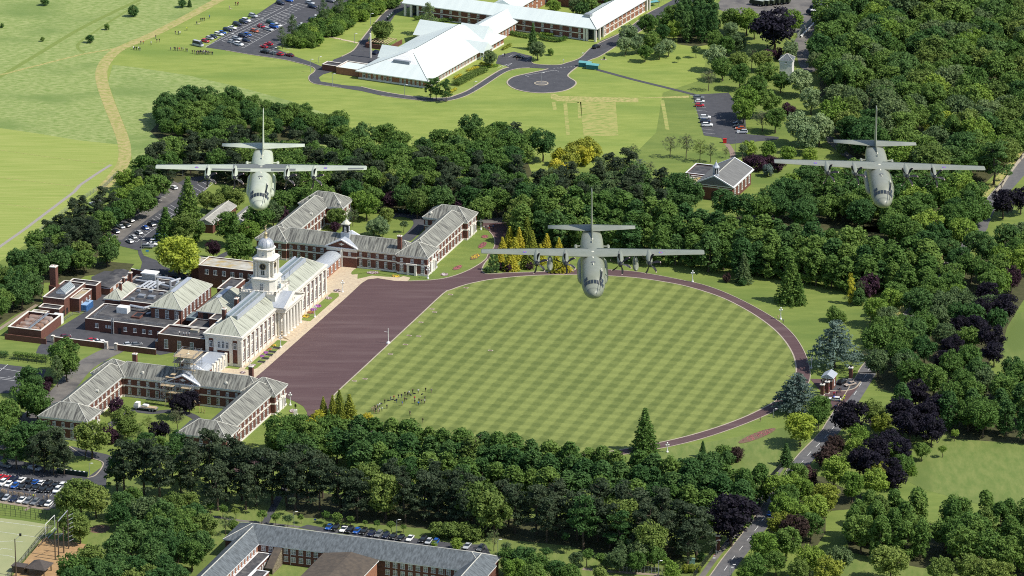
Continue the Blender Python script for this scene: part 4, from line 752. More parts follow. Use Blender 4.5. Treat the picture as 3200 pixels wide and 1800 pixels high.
# cadet wings
VC = -69.7; ZW, RW = 7.7, 3.9
for s_ in (1, -1):
    wg = College('cadet_wing', 'far two-storey brick wing with hipped grey roofs and dark cupola' if s_ > 0 else 'near two-storey brick wing with streaked grey roofs, scaffolded in the middle', 'building', VC, s_ * 102, 'cadet wings of the college')
    def uu(a, b): return sorted((s_ * a - s_ * 102, s_ * b - s_ * 102))
    def vv(a, b): return a - VC, b - VC
    blocks = [((-98, -41.4), (74.2, 83.6), 'x'), ((-46.1, -36.4), (78, 124), 'y'), ((-103, -93.3), (78, 124), 'y'), ((-47, -34.8), (73.2, 84.2), 'x'), ((-104.6, -92.4), (73.2, 84.2), 'x'), ((-52.6, -34.8), (118.6, 129.8), 'x'), ((-104.6, -86.8), (118.6, 129.8), 'x')]
    for bi, (v_, u_, ax) in enumerate(blocks):
        a, b = vv(*v_); c_, d_ = uu(*u_); dz = .003 * bi
        if bi > 0 and bi < 3: c_, d_ = uu(u_[0] + 5.5, u_[1] - 5); 
        if bi == 0: a, b = vv(v_[0] + 5.5, v_[1] - 5.5)
        wl = wg.box('wall', BRICK, a, b, c_, d_, 0, ZW - .3)
        MB().box(a - .12, b + .12, c_ - .12, d_ + .12, 3.95 + dz, 4.5 + dz).build('string_course', STONE, wl)
        MB().box(a - .15, b + .15, c_ - .15, d_ + .15, 0, .7 + dz).build('plinth', STONE, wl)
        MB().box(a - .2, b + .2, c_ - .2, d_ + .2, ZW - .95 + dz, ZW - .38 + dz).build('frieze', STONE, wl)
        a, b = vv(*v_); c_, d_ = uu(*u_)
        wg.roof(a, b, c_, d_, ZW + dz * 3, RW + (0 if bi > 2 else -.1), ax, ROOFD, over=.55)
    def W(side, at, ps, z, *k):
        wg.win(side, at, ps, z, *k)
    lo_, up_ = (1.2, 1.15, 2.3, 'c'), (4.95, 1.1, 1.35, 'c')
    def rows(side, at, p0, p1, n_, **kw):
        for k in range(n_):
            p = p0 + (p1 - p0) * k / max(n_ - 1, 1)
            for z, w_, h, stl in (lo_, up_): wg.win(side, at, p, z, w_, h, stl)
    fr, bk = ('S', 'N') if s_ > 0 else ('N', 'S')
    f_ = lambda u: s_ * u - s_ * 102
    # courtyard and outward faces seen from the camera: those facing S (-u), and E (+v)
    if s_ > 0:
        rows('S', f_(74.2) - .0, -90.8 - VC, -78 - VC, 5); rows('S', f_(74.2), -62.2 - VC, -48.6 - VC, 5); rows('S', f_(73.2), -102.6 - VC, -95 - VC, 3)
        for v in (-45.2, -36.6): wg.win('S', f_(73.2), v - VC, 1.0, 1.4, 2.6, 'cga')
        for v in (-45.2, -40.9, -36.6): wg.win('S', f_(73.2), v - VC, 5.0, 1.1, 1.3, 'c')
        rows('S', f_(118.6), -91 - VC, -88 - VC, 2); rows('S', f_(118.6), -51.5 - VC, -48.5 - VC, 2)
        m = MB(); m.box(-42.8 - VC, -42.0 - VC, f_(73.2) - .9, f_(73.2), 0, 4.0); m.box(-39.8 - VC, -39.0 - VC, f_(73.2) - .9, f_(73.2), 0, 4.0); m.box(-43.1 - VC, -38.7 - VC, f_(73.2) - 1.0, f_(73.2), 4.0, 4.6); wg.mb('door_surround', STONE, m)
        wg.box('door', M('door_dark', (.03, .025, .03), rough=.4), -42 - VC, -39.8 - VC, f_(73.2) - .1, f_(73.2) + .05, .3, 3.6)
    else:
        rows('S', f_(83.6), -90.5 - VC, -80 - VC, 4); rows('S', f_(83.6), -60 - VC, -49.5 - VC, 4); rows('S', f_(129.8), -102.5 - VC, -89 - VC, 5); rows('S', f_(129.8), -51 - VC, -37 - VC, 5)
    rows('E', -36.4 - VC, *uu(87, 116), 9); rows('E', -93.3 - VC, *uu(87, 116), 9)
    for u_, V_ in ((78.7, -34.8), (124.2, -34.8), (124.2, -86.8)):       # ornate pavilion ends
        x = V_ - VC; y = f_(u_)
        m = MB(); m.box(x, x + .35, y - 2.0, y - 1.3, 0, 4.3); m.box(x, x + .35, y + 1.3, y + 2.0, 0, 4.3); m.box(x, x + .5, y - 2.3, y + 2.3, 4.3, 5.0); m.box(x, x + .3, y - 1.0, y + 1.0, 5.0, 7.0); m.box(x, x + .25, y - 4.4, y - 3.0, .5, 4.1); m.box(x, x + .25, y + 3.0, y + 4.4, .5, 4.1); wg.mb('stone_surround', STONE, m)
        wg.box('door', WHITE, x, x + .1, y - 1.25, y + 1.25, .3, 4.2)
        for q in (-3.7, 3.7): wg.win('E', x + .26, y + q, .9, 1.1, 2.6, 'ca'); wg.win('E', x + .02, y + q, 5.0, 1.1, 1.3, 'c')
        wg.win('E', x + .31, y, 5.3, 1.1, 1.4, 'ca')
        m = MB(); m.lathe([(.02, -.2), (.5, -.1), (.55, .1), (.02, .25)], 8); c_ = wg.mb('cartouche', STONE, m, smooth=True); c_.location = (x + .4, y, 5.1); c_.rotation_euler = (0, PI / 2, 0)
    # central pediment, facing the main block (far wing) and the courtyard (near wing)
    pa, pb_ = -75.8 - VC, -63.6 - VC
    for u_, sg in (((73.5, -1) if s_ > 0 else (84.3, -1)), ((84.3, 1) if s_ > 0 else (73.5, 1))):
        y = f_(u_); yr = f_(78.7)
        wl = wg.box('wall', BRICK, pa, pb_, *sorted((y, yr)), 0, 7.35); MB().box(pa - .1, pb_ + .1, *sorted((y + sg * .12, yr)), 6.3, 7.3).build('frieze', STONE, wl); MB().box(pa - .1, pb_ + .1, *sorted((y + sg * .12, yr)), 3.9, 4.46).build('string_course', STONE, wl)
        MB().box(pa - .4, pb_ + .4, *sorted((y + sg * .5, yr)), 7.36, 7.75).build('eaves', WHITE, wl)
        m = MB(); m.add([(pa, y, 7.7), (pb_, y, 7.7), (0, y, 10.6)], [(0, 1, 2) if sg < 0 else (2, 1, 0)]); wg.mb('tympanum', BRICK, m)
        m = MB()
        for q, e in ((pa - .6, 1), (pb_ + .6, -1)): m.loft([[(q, y + sg * .55, 7.5), (q, y + sg * .55, 7.95), (q, y - sg * .2, 7.95), (q, y - sg * .2, 7.5)], [(0, y + sg * .55, 10.75), (0, y + sg * .55, 11.2), (0, y - sg * .2, 11.2), (0, y - sg * .2, 10.75)]])
        wg.mb('raking_cornice', WHITE, m)
        for q, e in ((pa - .6, 1), (pb_ + .6, -1)):
            V = [(q, y + sg * .5, 7.9), (0, y + sg * .5, 11.15), (0, yr, 11.15), (q, yr, 7.9)]; fl = ((q < 0) == (sg < 0)); obj('pediment_roof', mesh('pediment_roof', V, [(0, 3, 2, 1) if fl else (0, 1, 2, 3)], LEAD, uv=[[(0, 0), (8, 0), (8, 7), (0, 7)] if fl else [(0, 0), (0, 7), (8, 7), (8, 0)]]), wg.e)
        b_ = MB(); z0 = 8.7; yy = y + sg * .12               # winged eagle emblem
        b_.add([(-1.3, yy, z0 + .45), (-.5, yy, z0 + .15), (0, yy, z0 - .25), (.5, yy, z0 + .15), (1.3, yy, z0 + .45), (.4, yy, z0 + .6), (.18, yy, z0 + .95), (-.18, yy, z0 + .95), (-.4, yy, z0 + .6)] + [(a, y, c) for a, c in ((-1.3, z0 + .45), (-.5, z0 + .15), (0, z0 - .25), (.5, z0 + .15), (1.3, z0 + .45), (.4, z0 + .6), (.18, z0 + .95), (-.18, z0 + .95), (-.4, z0 + .6))], [tuple(range(9))] + [(k, (k + 1) % 9, 9 + (k + 1) % 9, 9 + k) for k in range(9)]); wg.mb('eagle_emblem', STONE, b_)
        if sg < 0:
            for v in (-73, -69.7, -66.4): wg.win('S', y - .12, v - VC, 4.8, 1.1, 1.3, 'c')
            if s_ < 0:
                for v in (-73, -66.4): wg.win('S', y - .02, v - VC, 1.2, 1.1, 2.3, 'c')
    # cupola
    y = f_(78.7); z = 11.2
    base = wg.box('cupola_base', LEAD, -1.7, 1.7, y - 1.7, y + 1.7, z - 1.5, z + 1.3); m = MB(); m.box(-1.15, 1.15, y - 1.15, y + 1.15, z + 1.3, z + 4.4); cu = wg.mb('cupola', BLK if s_ > 0 else STONE, m)
    for sd_ in 'SENW': wg.win(sd_, {'S': y - 1.16, 'N': y + 1.16, 'E': 1.16, 'W': -1.16}[sd_], (0 if sd_ in 'SN' else y), z + 1.9, .8, 1.7, 'c', None)
    m = MB(); m.box(-1.5, 1.5, y - 1.5, y + 1.5, z + 4.4, z + 4.75); m.lathe([(1.6, z + 4.75), (1.2, z + 5.3), (.5, z + 5.9), (.12, z + 6.2), (.05, z + 7.2)], 8, 0, y); m.lathe([(.02, z + 6.4), (.22, z + 6.6), (.02, z + 6.8)], 8, 0, y); wg.mb('cupola_roof', CREAM, m)
    wg.chimney(-46.9 - VC, f_(76), 8.2, 14, 1.5, 1.3)
    if s_ < 0: wg.chimney(-91.5 - VC, f_(76), 8.2, 13.4, 1.5, 1.3)
    for v, u_, dr_ in (((-88.4, 120.6, 'S'), (-94.6, 104, 'E'), (-50.2, 120.6, 'S')) if s_ > 0 else ((-86, 81.5, 'S'), (-94.6, 104, 'E'), (-54, 81.5, 'S'))):    # round dormers
        m = MB(); m.lathe([(.02, 0), (.6, .05), (.62, 1.1), (.02, 1.3)], 10); d_ = wg.mb('dormer', CAP, m); d_.location = (v - VC, f_(u_), ZW + 1.3); d_.rotation_euler = (PI / 2, 0, 0) if dr_ == 'S' else (0, PI / 2, 0)
# scaffolding round the middle of the near wing
sf = College('scaffolding', 'steel scaffold tower with pale board platforms round the near wing cupola', 'scaffolding', VC, -88)
def scaf(x0, x1, y0, y1, z0, zs, nx, ny):
    m = MB(); bd = []
    for i in range(nx + 1):
        for j in range(ny + 1):
            x, y = x0 + (x1 - x0) * i / nx, y0 + (y1 - y0) * j / ny
            if 0 < i < nx and 0 < j < ny: continue
            m.cyl((x, y, z0), (x, y, zs[-1] + 1.3), .07, .07, 5)
    for z in zs:
        for dz in (0, .55, 1.1):
            for y in (y0, y1): m.cyl((x0 - .4, y, z + dz), (x1 + .4, y, z + dz), .05, .05, 4)
            for x in (x0, x1): m.cyl((x, y0 - .4, z + dz), (x, y1 + .4, z + dz), .05, .05, 4)
    for a, b in zip([z0] + zs, zs): m.cyl((x0, y0, a), (x1, y0, b), .05, .05, 4); m.cyl((x1, y0, a), (x1, y1, b), .05, .05, 4)
    sf.mb('scaffold_tubes', STEEL, m)
    return zs
scaf(-3.6, 3.6, 5.2, 13, 9.5, [12.5, 14.8, 17.0], 3, 3)
for z, b in ((12.4, (-4, 4, 5, 6.2)), (14.7, (-4.4, -2.4, 5, 13.4)), (17.0, (-4.2, 4.2, 5.0, 13.2)), (14.7, (-2.4, 4.2, 5, 6.2))): sf.box('platform', WOODB, *b, z, z + .09)
scaf(-6.8, 4.4, -.4, 3.4, 0, [2.8, 5.2, 7.6], 6, 1)
for z, b in ((2.9, (-1, 7.5, -1, 1.0)), (5.3, (-7, 4.6, -.6, 1.0)), (7.7, (-7, -2, -.6, 1.2)), (7.7, (1, 4.6, -.8, .8)), (9.6, (-6.5, -2.5, 3, 4.4)), (10.6, (-4.6, -2.9, 3.5, 6))): sf.box('platform', WOODB, *b, z, z + .09)
m = MB()
for k in range(7): m.cyl((-5 + k * 1.9, -1.2, 0), (-4.6 + k * 1.9, -1.2, 3.2), .09, .09, 5)
for k in range(9): m.cyl((-5.5 + k * 1.2, -.6, 5.4), (-4 + k * 1.2, -.6, 7.4), .06, .06, 4)
sf.mb('yellow_standards', M('scaffold_yellow', (.6, .5, .12), (.5, .45, .3), scale=1), m)
for k in range(3):
    o = College('timber_trestle', f'yellow raking timber prop beside the purple tree, {ORD[k]} from the scaffold', 'prop', VC + 8.2 + k * 1.0, -89.6, 'yellow props by the scaffold'); m = MB(); m.cyl((0, 0, 0), (.6, -.8, 2.0), .09, .09, 5); m.cyl((.6, -.9, 0), (.6, -.8, 2.0), .09, .09, 5); m.cyl((.1, -.1, .6), (.6, -.85, .6), .07, .07, 5); o.mb('timber', MATS['scaffold_yellow'], m)

# ------------------------------------------------------------------ buildings behind the hall
k1 = College('kitchen_block', 'low flat-roofed brick kitchen block with black felt roof and handrails', 'building', -119, -15)
def vu(v0, v1, u0, u1, b): return v0 - b.v, v1 - b.v, u0 - b.u, u1 - b.u
k1.flat(*vu(-133.7, -100, -24.5, -7, k1), 0, 4.3, par=.35)
for v, w_, h, z in ((-129, 1.2, 1.7, 1.6), (-125.2, .6, 1, 2.0), (-124.2, .6, 1, 2.0), (-123.2, .6, 1, 2.0), (-117.6, 1.2, 1.6, 1.5), (-113.8, 1.2, 1.6, 1.5), (-110.2, 1.2, 1.6, 1.5), (-107.6, 1.2, 1.6, 1.5), (-104.2, 1.1, 1.4, 1.6)): k1.win('S', -24.5 - k1.u, v - k1.v, z, w_, h, 'c')
k1.box('door', MATS['door_dark'], -120.4 - k1.v, -119.2 - k1.v, -24.6 - k1.u, -24.4 - k1.u, 0, 2.4)
m = MB(); 
for z in (4.9, 5.4): m.cyl((-131 - k1.v, -22.6 - k1.u, z), (-103 - k1.v, -22.6 - k1.u, z), .05, .05, 4)
for k in range(12): m.cyl((-131 + k * 2.5 - k1.v, -22.6 - k1.u, 4.3), (-131 + k * 2.5 - k1.v, -22.6 - k1.u, 5.4), .06, .06, 4)
for z in (4.9, 5.4): m.cyl((-131 - k1.v, -22.6 - k1.u, z), (-131 - k1.v, -9 - k1.u, z), .05, .05, 4)
k1.mb('handrail', STEEL, m)
m = MB(); m.box(-122.9 - k1.v, -122.8 - k1.v, -25.2 - k1.u, -24.5 - k1.u, 0, 6); m.box(-122.2 - k1.v, -122.1 - k1.v, -25.2 - k1.u, -24.5 - k1.u, 0, 6)
for k in range(18): m.box(-122.9 - k1.v, -122.1 - k1.v, -25.2 - k1.u, -25.1 - k1.u, .3 + k * .32, .38 + k * .32)
k1.mb('ladder', STEEL, m)
k1.box('air_unit', WHITE, -125.4 - k1.v, -121.2 - k1.v, -14.4 - k1.u, -11.2 - k1.u, 4.34, 6.6); k1.box('roof_well', BRICK, -118 - k1.v, -114.6 - k1.v, -18 - k1.u, -12.4 - k1.u, 4.34, 5.0); k1.box('well_floor', BLK, -117.4 - k1.v, -115 - k1.v, -17.4 - k1.u, -13 - k1.u, 5.0, 5.03)
k2 = College('kitchen_block', 'flat-roofed plant room with silver ducts and handrails above the kitchen', 'building', -119, 6)
k2.flat(*vu(-127, -113, -6.9, 8, k2), 0, 6.2, par=.4); k2.flat(*vu(-133.5, -112, 8.1, 23, k2), 0, 5.2, par=.3)
def duct(b, pts, r=.4, nm='duct'):
    m = MB()
    for a, c_ in zip(pts, pts[1:]): m.cyl((a[0] - b.v, a[1] - b.u, a[2]), (c_[0] - b.v, c_[1] - b.u, c_[2]), r, r, 8)
    return b.mb(nm, MATS.get('duct_steel') or M('duct_steel', (.62, .64, .66), (.5, .52, .54), rough=.4, metal=.4, scale=1), m)
k2.box('air_unit', MATS['galvanised_steel'], *vu(-129, -123.6, 18, 21.5, k2), 5.24, 8.6); k2.box('air_unit_roof', WHITE, *vu(-129.3, -123.3, 17.7, 21.8, k2), 8.6, 9.1)
duct(k2, [(-123.6, 19.5, 7.5), (-118, 19.5, 7.5), (-114, 17.5, 7.5), (-112.8, 12, 7.0), (-112.8, -2, 7.0)], .5)
for q in range(4): duct(k2, [(-126.5 + q * 1.7, 9.5, 6.2), (-125.2 + q * 1.7, 15.5, 6.8), (-124.2 + q * 1.7, 16.6, 6.6)], .42)
duct(k2, [(-131, 17, 6.3), (-126, 16.6, 6.3), (-117, 14, 6.5), (-113.5, 13, 6.5)], .4); duct(k2, [(-119.4, 10.5, 5.2), (-119.4, 10.5, 9.6)], .42); duct(k2, [(-114.6, 11.5, 5.2), (-114.6, 11.5, 9.2), (-112.5, 16, 9.2)], .42); duct(k2, [(-131.5, 12, 5.9), (-121, 11.8, 5.9)], .3)
duct(k1, [(-122, -9.5, 6.0), (-116, -10.5, 6.0), (-114.5, -8.2, 6.0)], .5); duct(k1, [(-114, -13, 4.8), (-110.5, -10, 5.4), (-110.2, -7, 7)], .35)
for q, v in enumerate((-122.6, -118.6)): k2.box('vent_box', STEEL, *vu(v, v + 2.6, -1.2, 1.0, k2), 6.25, 7.2)
for q, (v, u_) in enumerate(((-125.5, 4.5), (-121, 5.6), (-116, 4.2), (-124, -4.6), (-117, 9), (-128, 10), (-131, 20))): k2.box('vent_box', STEEL, *vu(v, v + 1.5, u_, u_ + 1.1, k2), 6.25 if u_ < 8 else 5.25, 7.0 if u_ < 8 else 6.2)
m = MB()
for z in (6.9, 7.3):
    m.cyl((-126.6 - k2.v, -6.5 - k2.u, z), (-113.3 - k2.v, -6.5 - k2.u, z), .05, .05, 4); m.cyl((-113.3 - k2.v, -6.5 - k2.u, z), (-113.3 - k2.v, 7.5 - k2.u, z), .05, .05, 4); m.cyl((-133 - k2.v, 8.6 - k2.u, z - 1), (-133 - k2.v, 22.6 - k2.u, z - 1), .05, .05, 4); m.cyl((-133 - k2.v, 22.6 - k2.u, z - 1), (-113 - k2.v, 22.6 - k2.u, z - 1), .05, .05, 4)
k2.mb('handrail', STEEL, m)
k3 = College('store_house', 'small hipped-roof brick house with two chimneys beside the ducts', 'building', -131.2, 4)
k3.box('wall', BRICK, -3.3, 3.3, -8.3, 8.3, 0, 5.6); k3.roof(-3.3, 3.3, -8.3, 8.3, 5.7, 2.7, 'y', ROOFL, over=.4); k3.chimney(.9, -3, 6.5, 10.4, .9, .9); k3.chimney(-.6, 3.4, 7, 10.2, .9, .9); k3.chimney(-.2, 8.8, 4, 10.4, 1.2, 1.2)
for k in range(5): k3.win('E', 3.32, -6.6 + k * 3.2, 2.8, 1.1, 1.8, 'c')
k3.box('canopy', TAR, -3.4, 2.2, -11, -8.3, 3.2, 3.4)
hl = College('dining_hall', 'tall brick dining hall with large pale hipped roof behind the front hall', 'building', -105.4, 0)
hl.box('wall', BRICK, -6.0, 6.0, -14.6, 14.6, 0, 8.6); hl.roof(-6, 6, -14.6, 14.6, 8.7, 4.2, 'y', ROOFL, over=.5); hl.box('roof_walkway', LEAD, -.9, .9, -8.6, 8.6, 12.8, 13.05)
for k in range(8): hl.win('E', 6.02, -12.4 + k * 3.5, 4.6, 1.3, 3.0, 'cga')
for v in (-3.6, .4, 4.2): hl.win('S', -14.62, v, 4.7, 1.5, 3.0, 'cg')
h2 = College('assembly_hall', 'brick hall with pale hipped roof between dining hall and tower', 'building', -88.2, 0)
h2.box('wall', BRICK, -5.6, 5.6, -12, 12, 0, 8.0); h2.roof(-5.6, 5.6, -12, 12, 8.1, 3.9, 'y', ROOFL, over=.5); h2.box('roof_walkway', LEAD, -.8, .8, -6.5, 6.5, 11.9, 12.15)
for v in (-2.6, 1.0): h2.box('opening', BLK, v - .9, v + .9, -12.06, -11.9, 4.4, 7.4)
h2.flat(-6, 6.6, -21, -12.1, 0, 4.6, par=.4); h2.flat(1.5, 8.6, -18.5, -12.2, 4.7, 7.6, par=.3); h2.box('lean_to_glass', SKYL, -9.6, -6.2, -14, -7, 4.4, 5.6)
for v in (-4, -1): h2.win('S', -21.06, v, 1.8, 1.3, 1.5, 'c')
h3 = College('flat_roofed_annexe', 'flat-roofed brick annexe with four white-clad figures on its roof', 'building', -91.2, -31)
h3.flat(-8.4, 9.9, -5.2, 5.2, 0, 6.0, par=.6); h3.box('roof_hatch', FLATP, 1.5, 4.6, 1.5, 3.2, 6.05, 7.0); h3.flat(-8.3, 9.5, 5.3, 9.8, 0, 4.8, par=.4)
for v in (-5.2, 0, 5): h3.win('S', -5.22, v, 1.4, 1.5, 3.4, 'cg')
for v in (-9.6,): h3.flat(v, -8.5, -5, 6, 0, 3.2, par=.3)
h4 = College('flat_roofed_annexe', 'two-storey brick annexe with stained pale flat roof behind the clock tower', 'building', -100, 40)
h4.flat(-13, 12, -5, 5.6, 0, 8.0, top=FLATP, par=.35); h4.flat(-17.6, -13.1, -2, 5, 0, 7.6, top=FLATP, par=.3)
for k in range(6): h4.win('S', -5.02, -9.6 + k * 3.5, 5.2, 1.4, 1.9, 'c')
for k in range(3): h4.win('S', -5.02, -2.6 + k * 4.5, 2.0, 1.3, 1.5, 'c')
h5 = College('link_corridor', 'small flat-roofed brick corridor between dining hall and stained-roof annexe', 'building', -95, 22)
h5.flat(-3, 3, -5, 8, 0, 6.2, par=.4); h5.flat(6, 12.5, -8, 3, 0, 6.8, par=.5)
b1 = College('boiler_house', 'brick boiler house with flat black roof and glass roof lantern', 'building', -151.5, -3)
b1.flat(-4.4, 4.2, -9.6, 10, 0, 6.0, par=.5); b1.flat(4.3, 8.0, -4.6, 7.2, 0, 5.0, top=FLATP, par=.4); b1.flat(-4.2, 4.0, -14, -9.7, 0, 3.6, par=.4); b1.flat(-6, 0, -17.5, -14.1, 0, 2.7, top=FLATP, par=.2)
b1.flat(-3, 8.4, 10.1, 15, 0, 5.4, par=.4)
b1.chimney(-5.4, 3, 0, 14.2, 2.4, 2.4); b1.box('chimney_base', BRICK, -7, -3.9, 1.4, 4.6, 0, 7)
for x in (-1.6, 1.6):
    V = [(x * 1.2, -3.2, 6.6), (x * 1.2, 5.2, 6.6), (0, 5.2, 8.2), (0, -3.2, 8.2)]; o = obj('roof_lantern', mesh('roof_lantern', V, [(0, 1, 2, 3) if x > 0 else (3, 2, 1, 0)], SKYL), b1.e); m = MB()
    for k in range(9): y = -3.2 + 8.4 * k / 8; m.cyl((x * 1.2, y, 6.64), (0, y, 8.24), .09, .09, 4)
    m.build('glazing_bar', WHITE, o)
b1.box('lantern_kerb', WHITE, -2, 2, -3.3, 5.3, 6.04, 6.6)
m = MB(); m.add([(-1.9, -3.25, 6.6), (1.9, -3.25, 6.6), (0, -3.25, 8.2)], [(0, 1, 2)]); b1.mb('lantern_end', WHITE, m)
for y in (-8, -11): b1.box('door', MATS['door_dark'], 4.2, 4.26, y, y + 1.6, 0, 2.4)
for y in (-2, 2, 5): b1.win('E', 8.02, y, 2.2, 1.2, 1.5, 'c')
b2 = College('tank_enclosure', 'roofless brick enclosure holding four rusty cylindrical fuel tanks', 'enclosure', -151, -31.5)
m = MB(); H_ = 3.9
for b in ((-6.6, 6.6, -8.8, -8.4), (-6.6, 6.6, 8.9, 9.3), (-6.6, -6.2, -8.4, 8.9), (6.2, 6.6, -8.4, 8.9)): m.box(*b, 0, H_)
b2.mb('wall', BRICK, m); b2.box('floor', ASPHW, -6.2, 6.2, -8.4, 8.9, .06, .9)
m = MB()
for b in ((-6.75, 6.75, -8.95, -8.25), (-6.75, 6.75, 8.75, 9.45), (-6.75, -6.05, -8.25, 8.75), (6.05, 6.75, -8.25, 8.75)): m.box(*b, H_, H_ + .14)
b2.mb('coping', STONE, m); b2.box('low_wall', BRICK, -6.6, 10, -12, -11.6, 0, 2.2)
RUST = M('rusty_steel', (.3, .2, .16), (.22, .11, .06), scale=.8, detail=6, lo=.4, hi=.6, c3=(.4, .36, .33), s3=.4)
for k in range(4):
    m = MB(); y = -6.2 + k * 4.0; m.loft([[(x, y + r_ * math.cos(q), 2.6 + r_ * math.sin(q)) for q in [2 * PI * j / 16 for j in range(16)]] for x, r_ in ((-4.8, .5), (-4.6, 1.2), (-4.2, 1.5), (4.2, 1.5), (4.6, 1.2), (4.8, .5))])
    o = m.build('fuel_tank', RUST); o.location = b2.e.location; o.rotation_euler = b2.e.rotation_euler; tag(o, f'rusty fuel tank in the brick enclosure, {ORD[k]} from the low front wall', 'tank', 'fuel tanks in the enclosure')
m = MB(); m.box(1.3, 2.3, -8.4, 8.9, 4.2, 4.3)
for x in (1.3, 2.3):
    m.cyl((x, -8.4, 5.2), (x, 8.9, 5.2), .05, .05, 4)
    for k in range(9): m.cyl((x, -8.2 + 2.1 * k, 4.2), (x, -8.2 + 2.1 * k, 5.2), .05, .05, 4)
b2.mb('gantry', STEEL, m); b2.box('white_tank', WHITE, 3, 6.4, 9.6, 12, 0, 3.6)
# yard walls with striped piers
def ywall(lab, v0, u0, v1, u1, h, caps):
    w_ = College('yard_wall', lab, 'wall', v0, u0, 'brick walls of the service yard'); dv, du = v1 - v0, u1 - u0; L_ = math.hypot(dv, du); a = math.atan2(du, dv)
    o = MB().box(0, L_, -.2, .2, 0, h).build('brickwork', BRICK, w_.e); o.rotation_euler = (0, 0, a); c_ = MB().box(0, L_, -.3, .3, h, h + .12).build('coping', STONE, w_.e); c_.rotation_euler = (0, 0, a)
    for t in caps:
        m = MB(); x = L_ * t
        for k in range(6): m.box(x - .55, x + .55, -.55, .55, k * .45, k * .45 + .225, 0); m.box(x - .6, x + .6, -.6, .6, k * .45 + .225, k * .45 + .45, 1)
        p = m.build('pier', [BRICK, STONE], w_.e); p.rotation_euler = (0, 0, a)
ywall('brick yard wall between two striped piers, left of the gate gap', -139.6, -40.4, -118.4, -40.4, 2.2, (0, 1)); ywall('brick yard wall with striped pier beside the flat-roofed annexe', -114.4, -40.6, -98.6, -40.6, 2.2, (0,))
ywall('brick yard wall behind the coloured skips', -142, 38, -129, 36, 2.6, (1,)); ywall('short brick wall with striped pier beside the blue shed', -126.5, 36, -124.5, 36, 2.6, (0,))
bs = College('bicycle_shed', 'long low shed with black roof and blue boarded front', 'shed', -126, 38)
bs.box('wall', M('blue_boards', (.06, .2, .3), (.05, .15, .24), scale=1), -8.6, 8.6, 1.2, 1.5, 0, 2.4); bs.box('blue_panel', M('blue_panel', (.09, .3, .42), (.07, .24, .35), scale=1), -8.4, -1.2, -1.8, -1.6, .2, 2.2); bs.box('roof', TAR, -9, 9, -2.4, 1.8, 2.5, 2.75)
m = MB()
for k in range(4): m.box(1 + k * 2.4, 1.15 + k * 2.4, -1.8, -1.6, 0, 2.5)
bs.mb('post', MATS['blue_boards'], m)
gs = College('lean_to_garage', 'low brick outbuilding with grey roof beside the skips', 'building', -143.6, 24); gs.box('wall', BRICKO, -3.2, 3.2, -10, 10, 0, 3.0); gs.roof(-3.2, 3.2, -10, 10, 3.0, .6, 'y', FLATP if False else TAR, 0, 0, over=.3, cap=False)
for y in (-7, -2, 4): gs.box('door', WHITE, 3.2, 3.26, y, y + 2.4, 0, 2.3)
for k, (cv, cu, ln) in enumerate(((-134.6, 106, 24), (-123.5, 106, 24))):
    g = College('drill_shed', 'long low brick building with mottled grey ridged roof, ' + ('beside the car park' if k == 0 else 'half hidden behind trees'), 'building', cv, cu, 'long sheds by the car park'); g.box('wall', BRICK, -3.2, 3.2, -ln / 2, ln / 2, 0, 4); g.roof(-3.2, 3.2, -ln / 2, ln / 2, 4, 1.6, 'y', M('mottled_roof', (.36, .35, .31), (.24, .23, .2), coords='uv', scale=.7, detail=7) if k == 0 else MATS['mottled_roof'], 0, 0, over=.4)
    m = MB(); m.add([(-3.2, -ln / 2, 4), (3.2, -ln / 2, 4), (0, -ln / 2, 5.5), (-3.2, ln / 2, 4), (3.2, ln / 2, 4), (0, ln / 2, 5.5)], [(0, 1, 2), (4, 3, 5)]); g.mb('gable', BRICK, m)
# blue shipping container, skips
ct = College('shipping_container', 'blue corrugated shipping container beside the boiler house', 'container', -142.4, -3)
m = MB(); 
for sx in (-1.2, 1.2):
    for k in range(14): m.box(sx - .06, sx + .06, -3 + k * .44, -3 + k * .44 + .22, .15, 2.5)
m.box(-1.14, 1.14, -3.0, 3.05, .15, 2.55); ct.mb('body', M('container_blue', (.1, .26, .55), (.08, .2, .42), scale=1, rough=.5), m); ct.box('roof', M('container_roof', (.3, .45, .65), (.22, .36, .55), scale=1), -1.25, 1.25, -3.1, 3.1, 2.55, 2.65)
for sx in (-.6, .6): ct.box('door', MATS['container_blue'], sx - .55, sx + .55, -3.14, -3.02, .2, 2.45)
for sx in (-.3, .4): ct.box('roof_vent', STEEL, sx - .2, sx + .2, .5, 1, 2.65, 3.2)
SKC = {}
for k, (nm, c_, v) in enumerate((('red', (.55, .09, .04), -140.4), ('orange', (.5, .2, .1), -137.8), ('dark green', (.03, .12, .09), -135), ('green', (.02, .14, .1), -132.5))):
    s_ = College('skip', f'{nm} steel waste skip with dark lid by the yard wall', 'skip', v, 28.5, 'waste skips in the yard'); m = MB()
    m.loft([[(-.95, -.7, .2), (.95, -.7, .2), (.95, .7, .2), (-.95, .7, .2)], [(-1.05, -1.2, 1.5), (1.05, -1.2, 1.5), (1.05, .9, 1.7), (-1.05, .9, 1.7)]]); s_.mb('body', M('skip_' + nm.replace(' ', '_'), c_, rough=.5), m)
    m = MB(); m.add([(-1.1, -1.25, 1.52), (1.1, -1.25, 1.52), (1.1, .95, 1.74), (-1.1, .95, 1.74), (-1.1, -.1, 2.0), (1.1, -.1, 2.0)], [(0, 1, 5, 4), (4, 5, 2, 3), (1, 2, 5), (3, 0, 4)]); s_.mb('lid', BLK, m)
    for x in (-.8, .8): m = MB(); m.cyl((x - .06, -.5, .14), (x + .06, -.5, .14), .14, .14, 8); s_.mb('wheel', DARK, m)

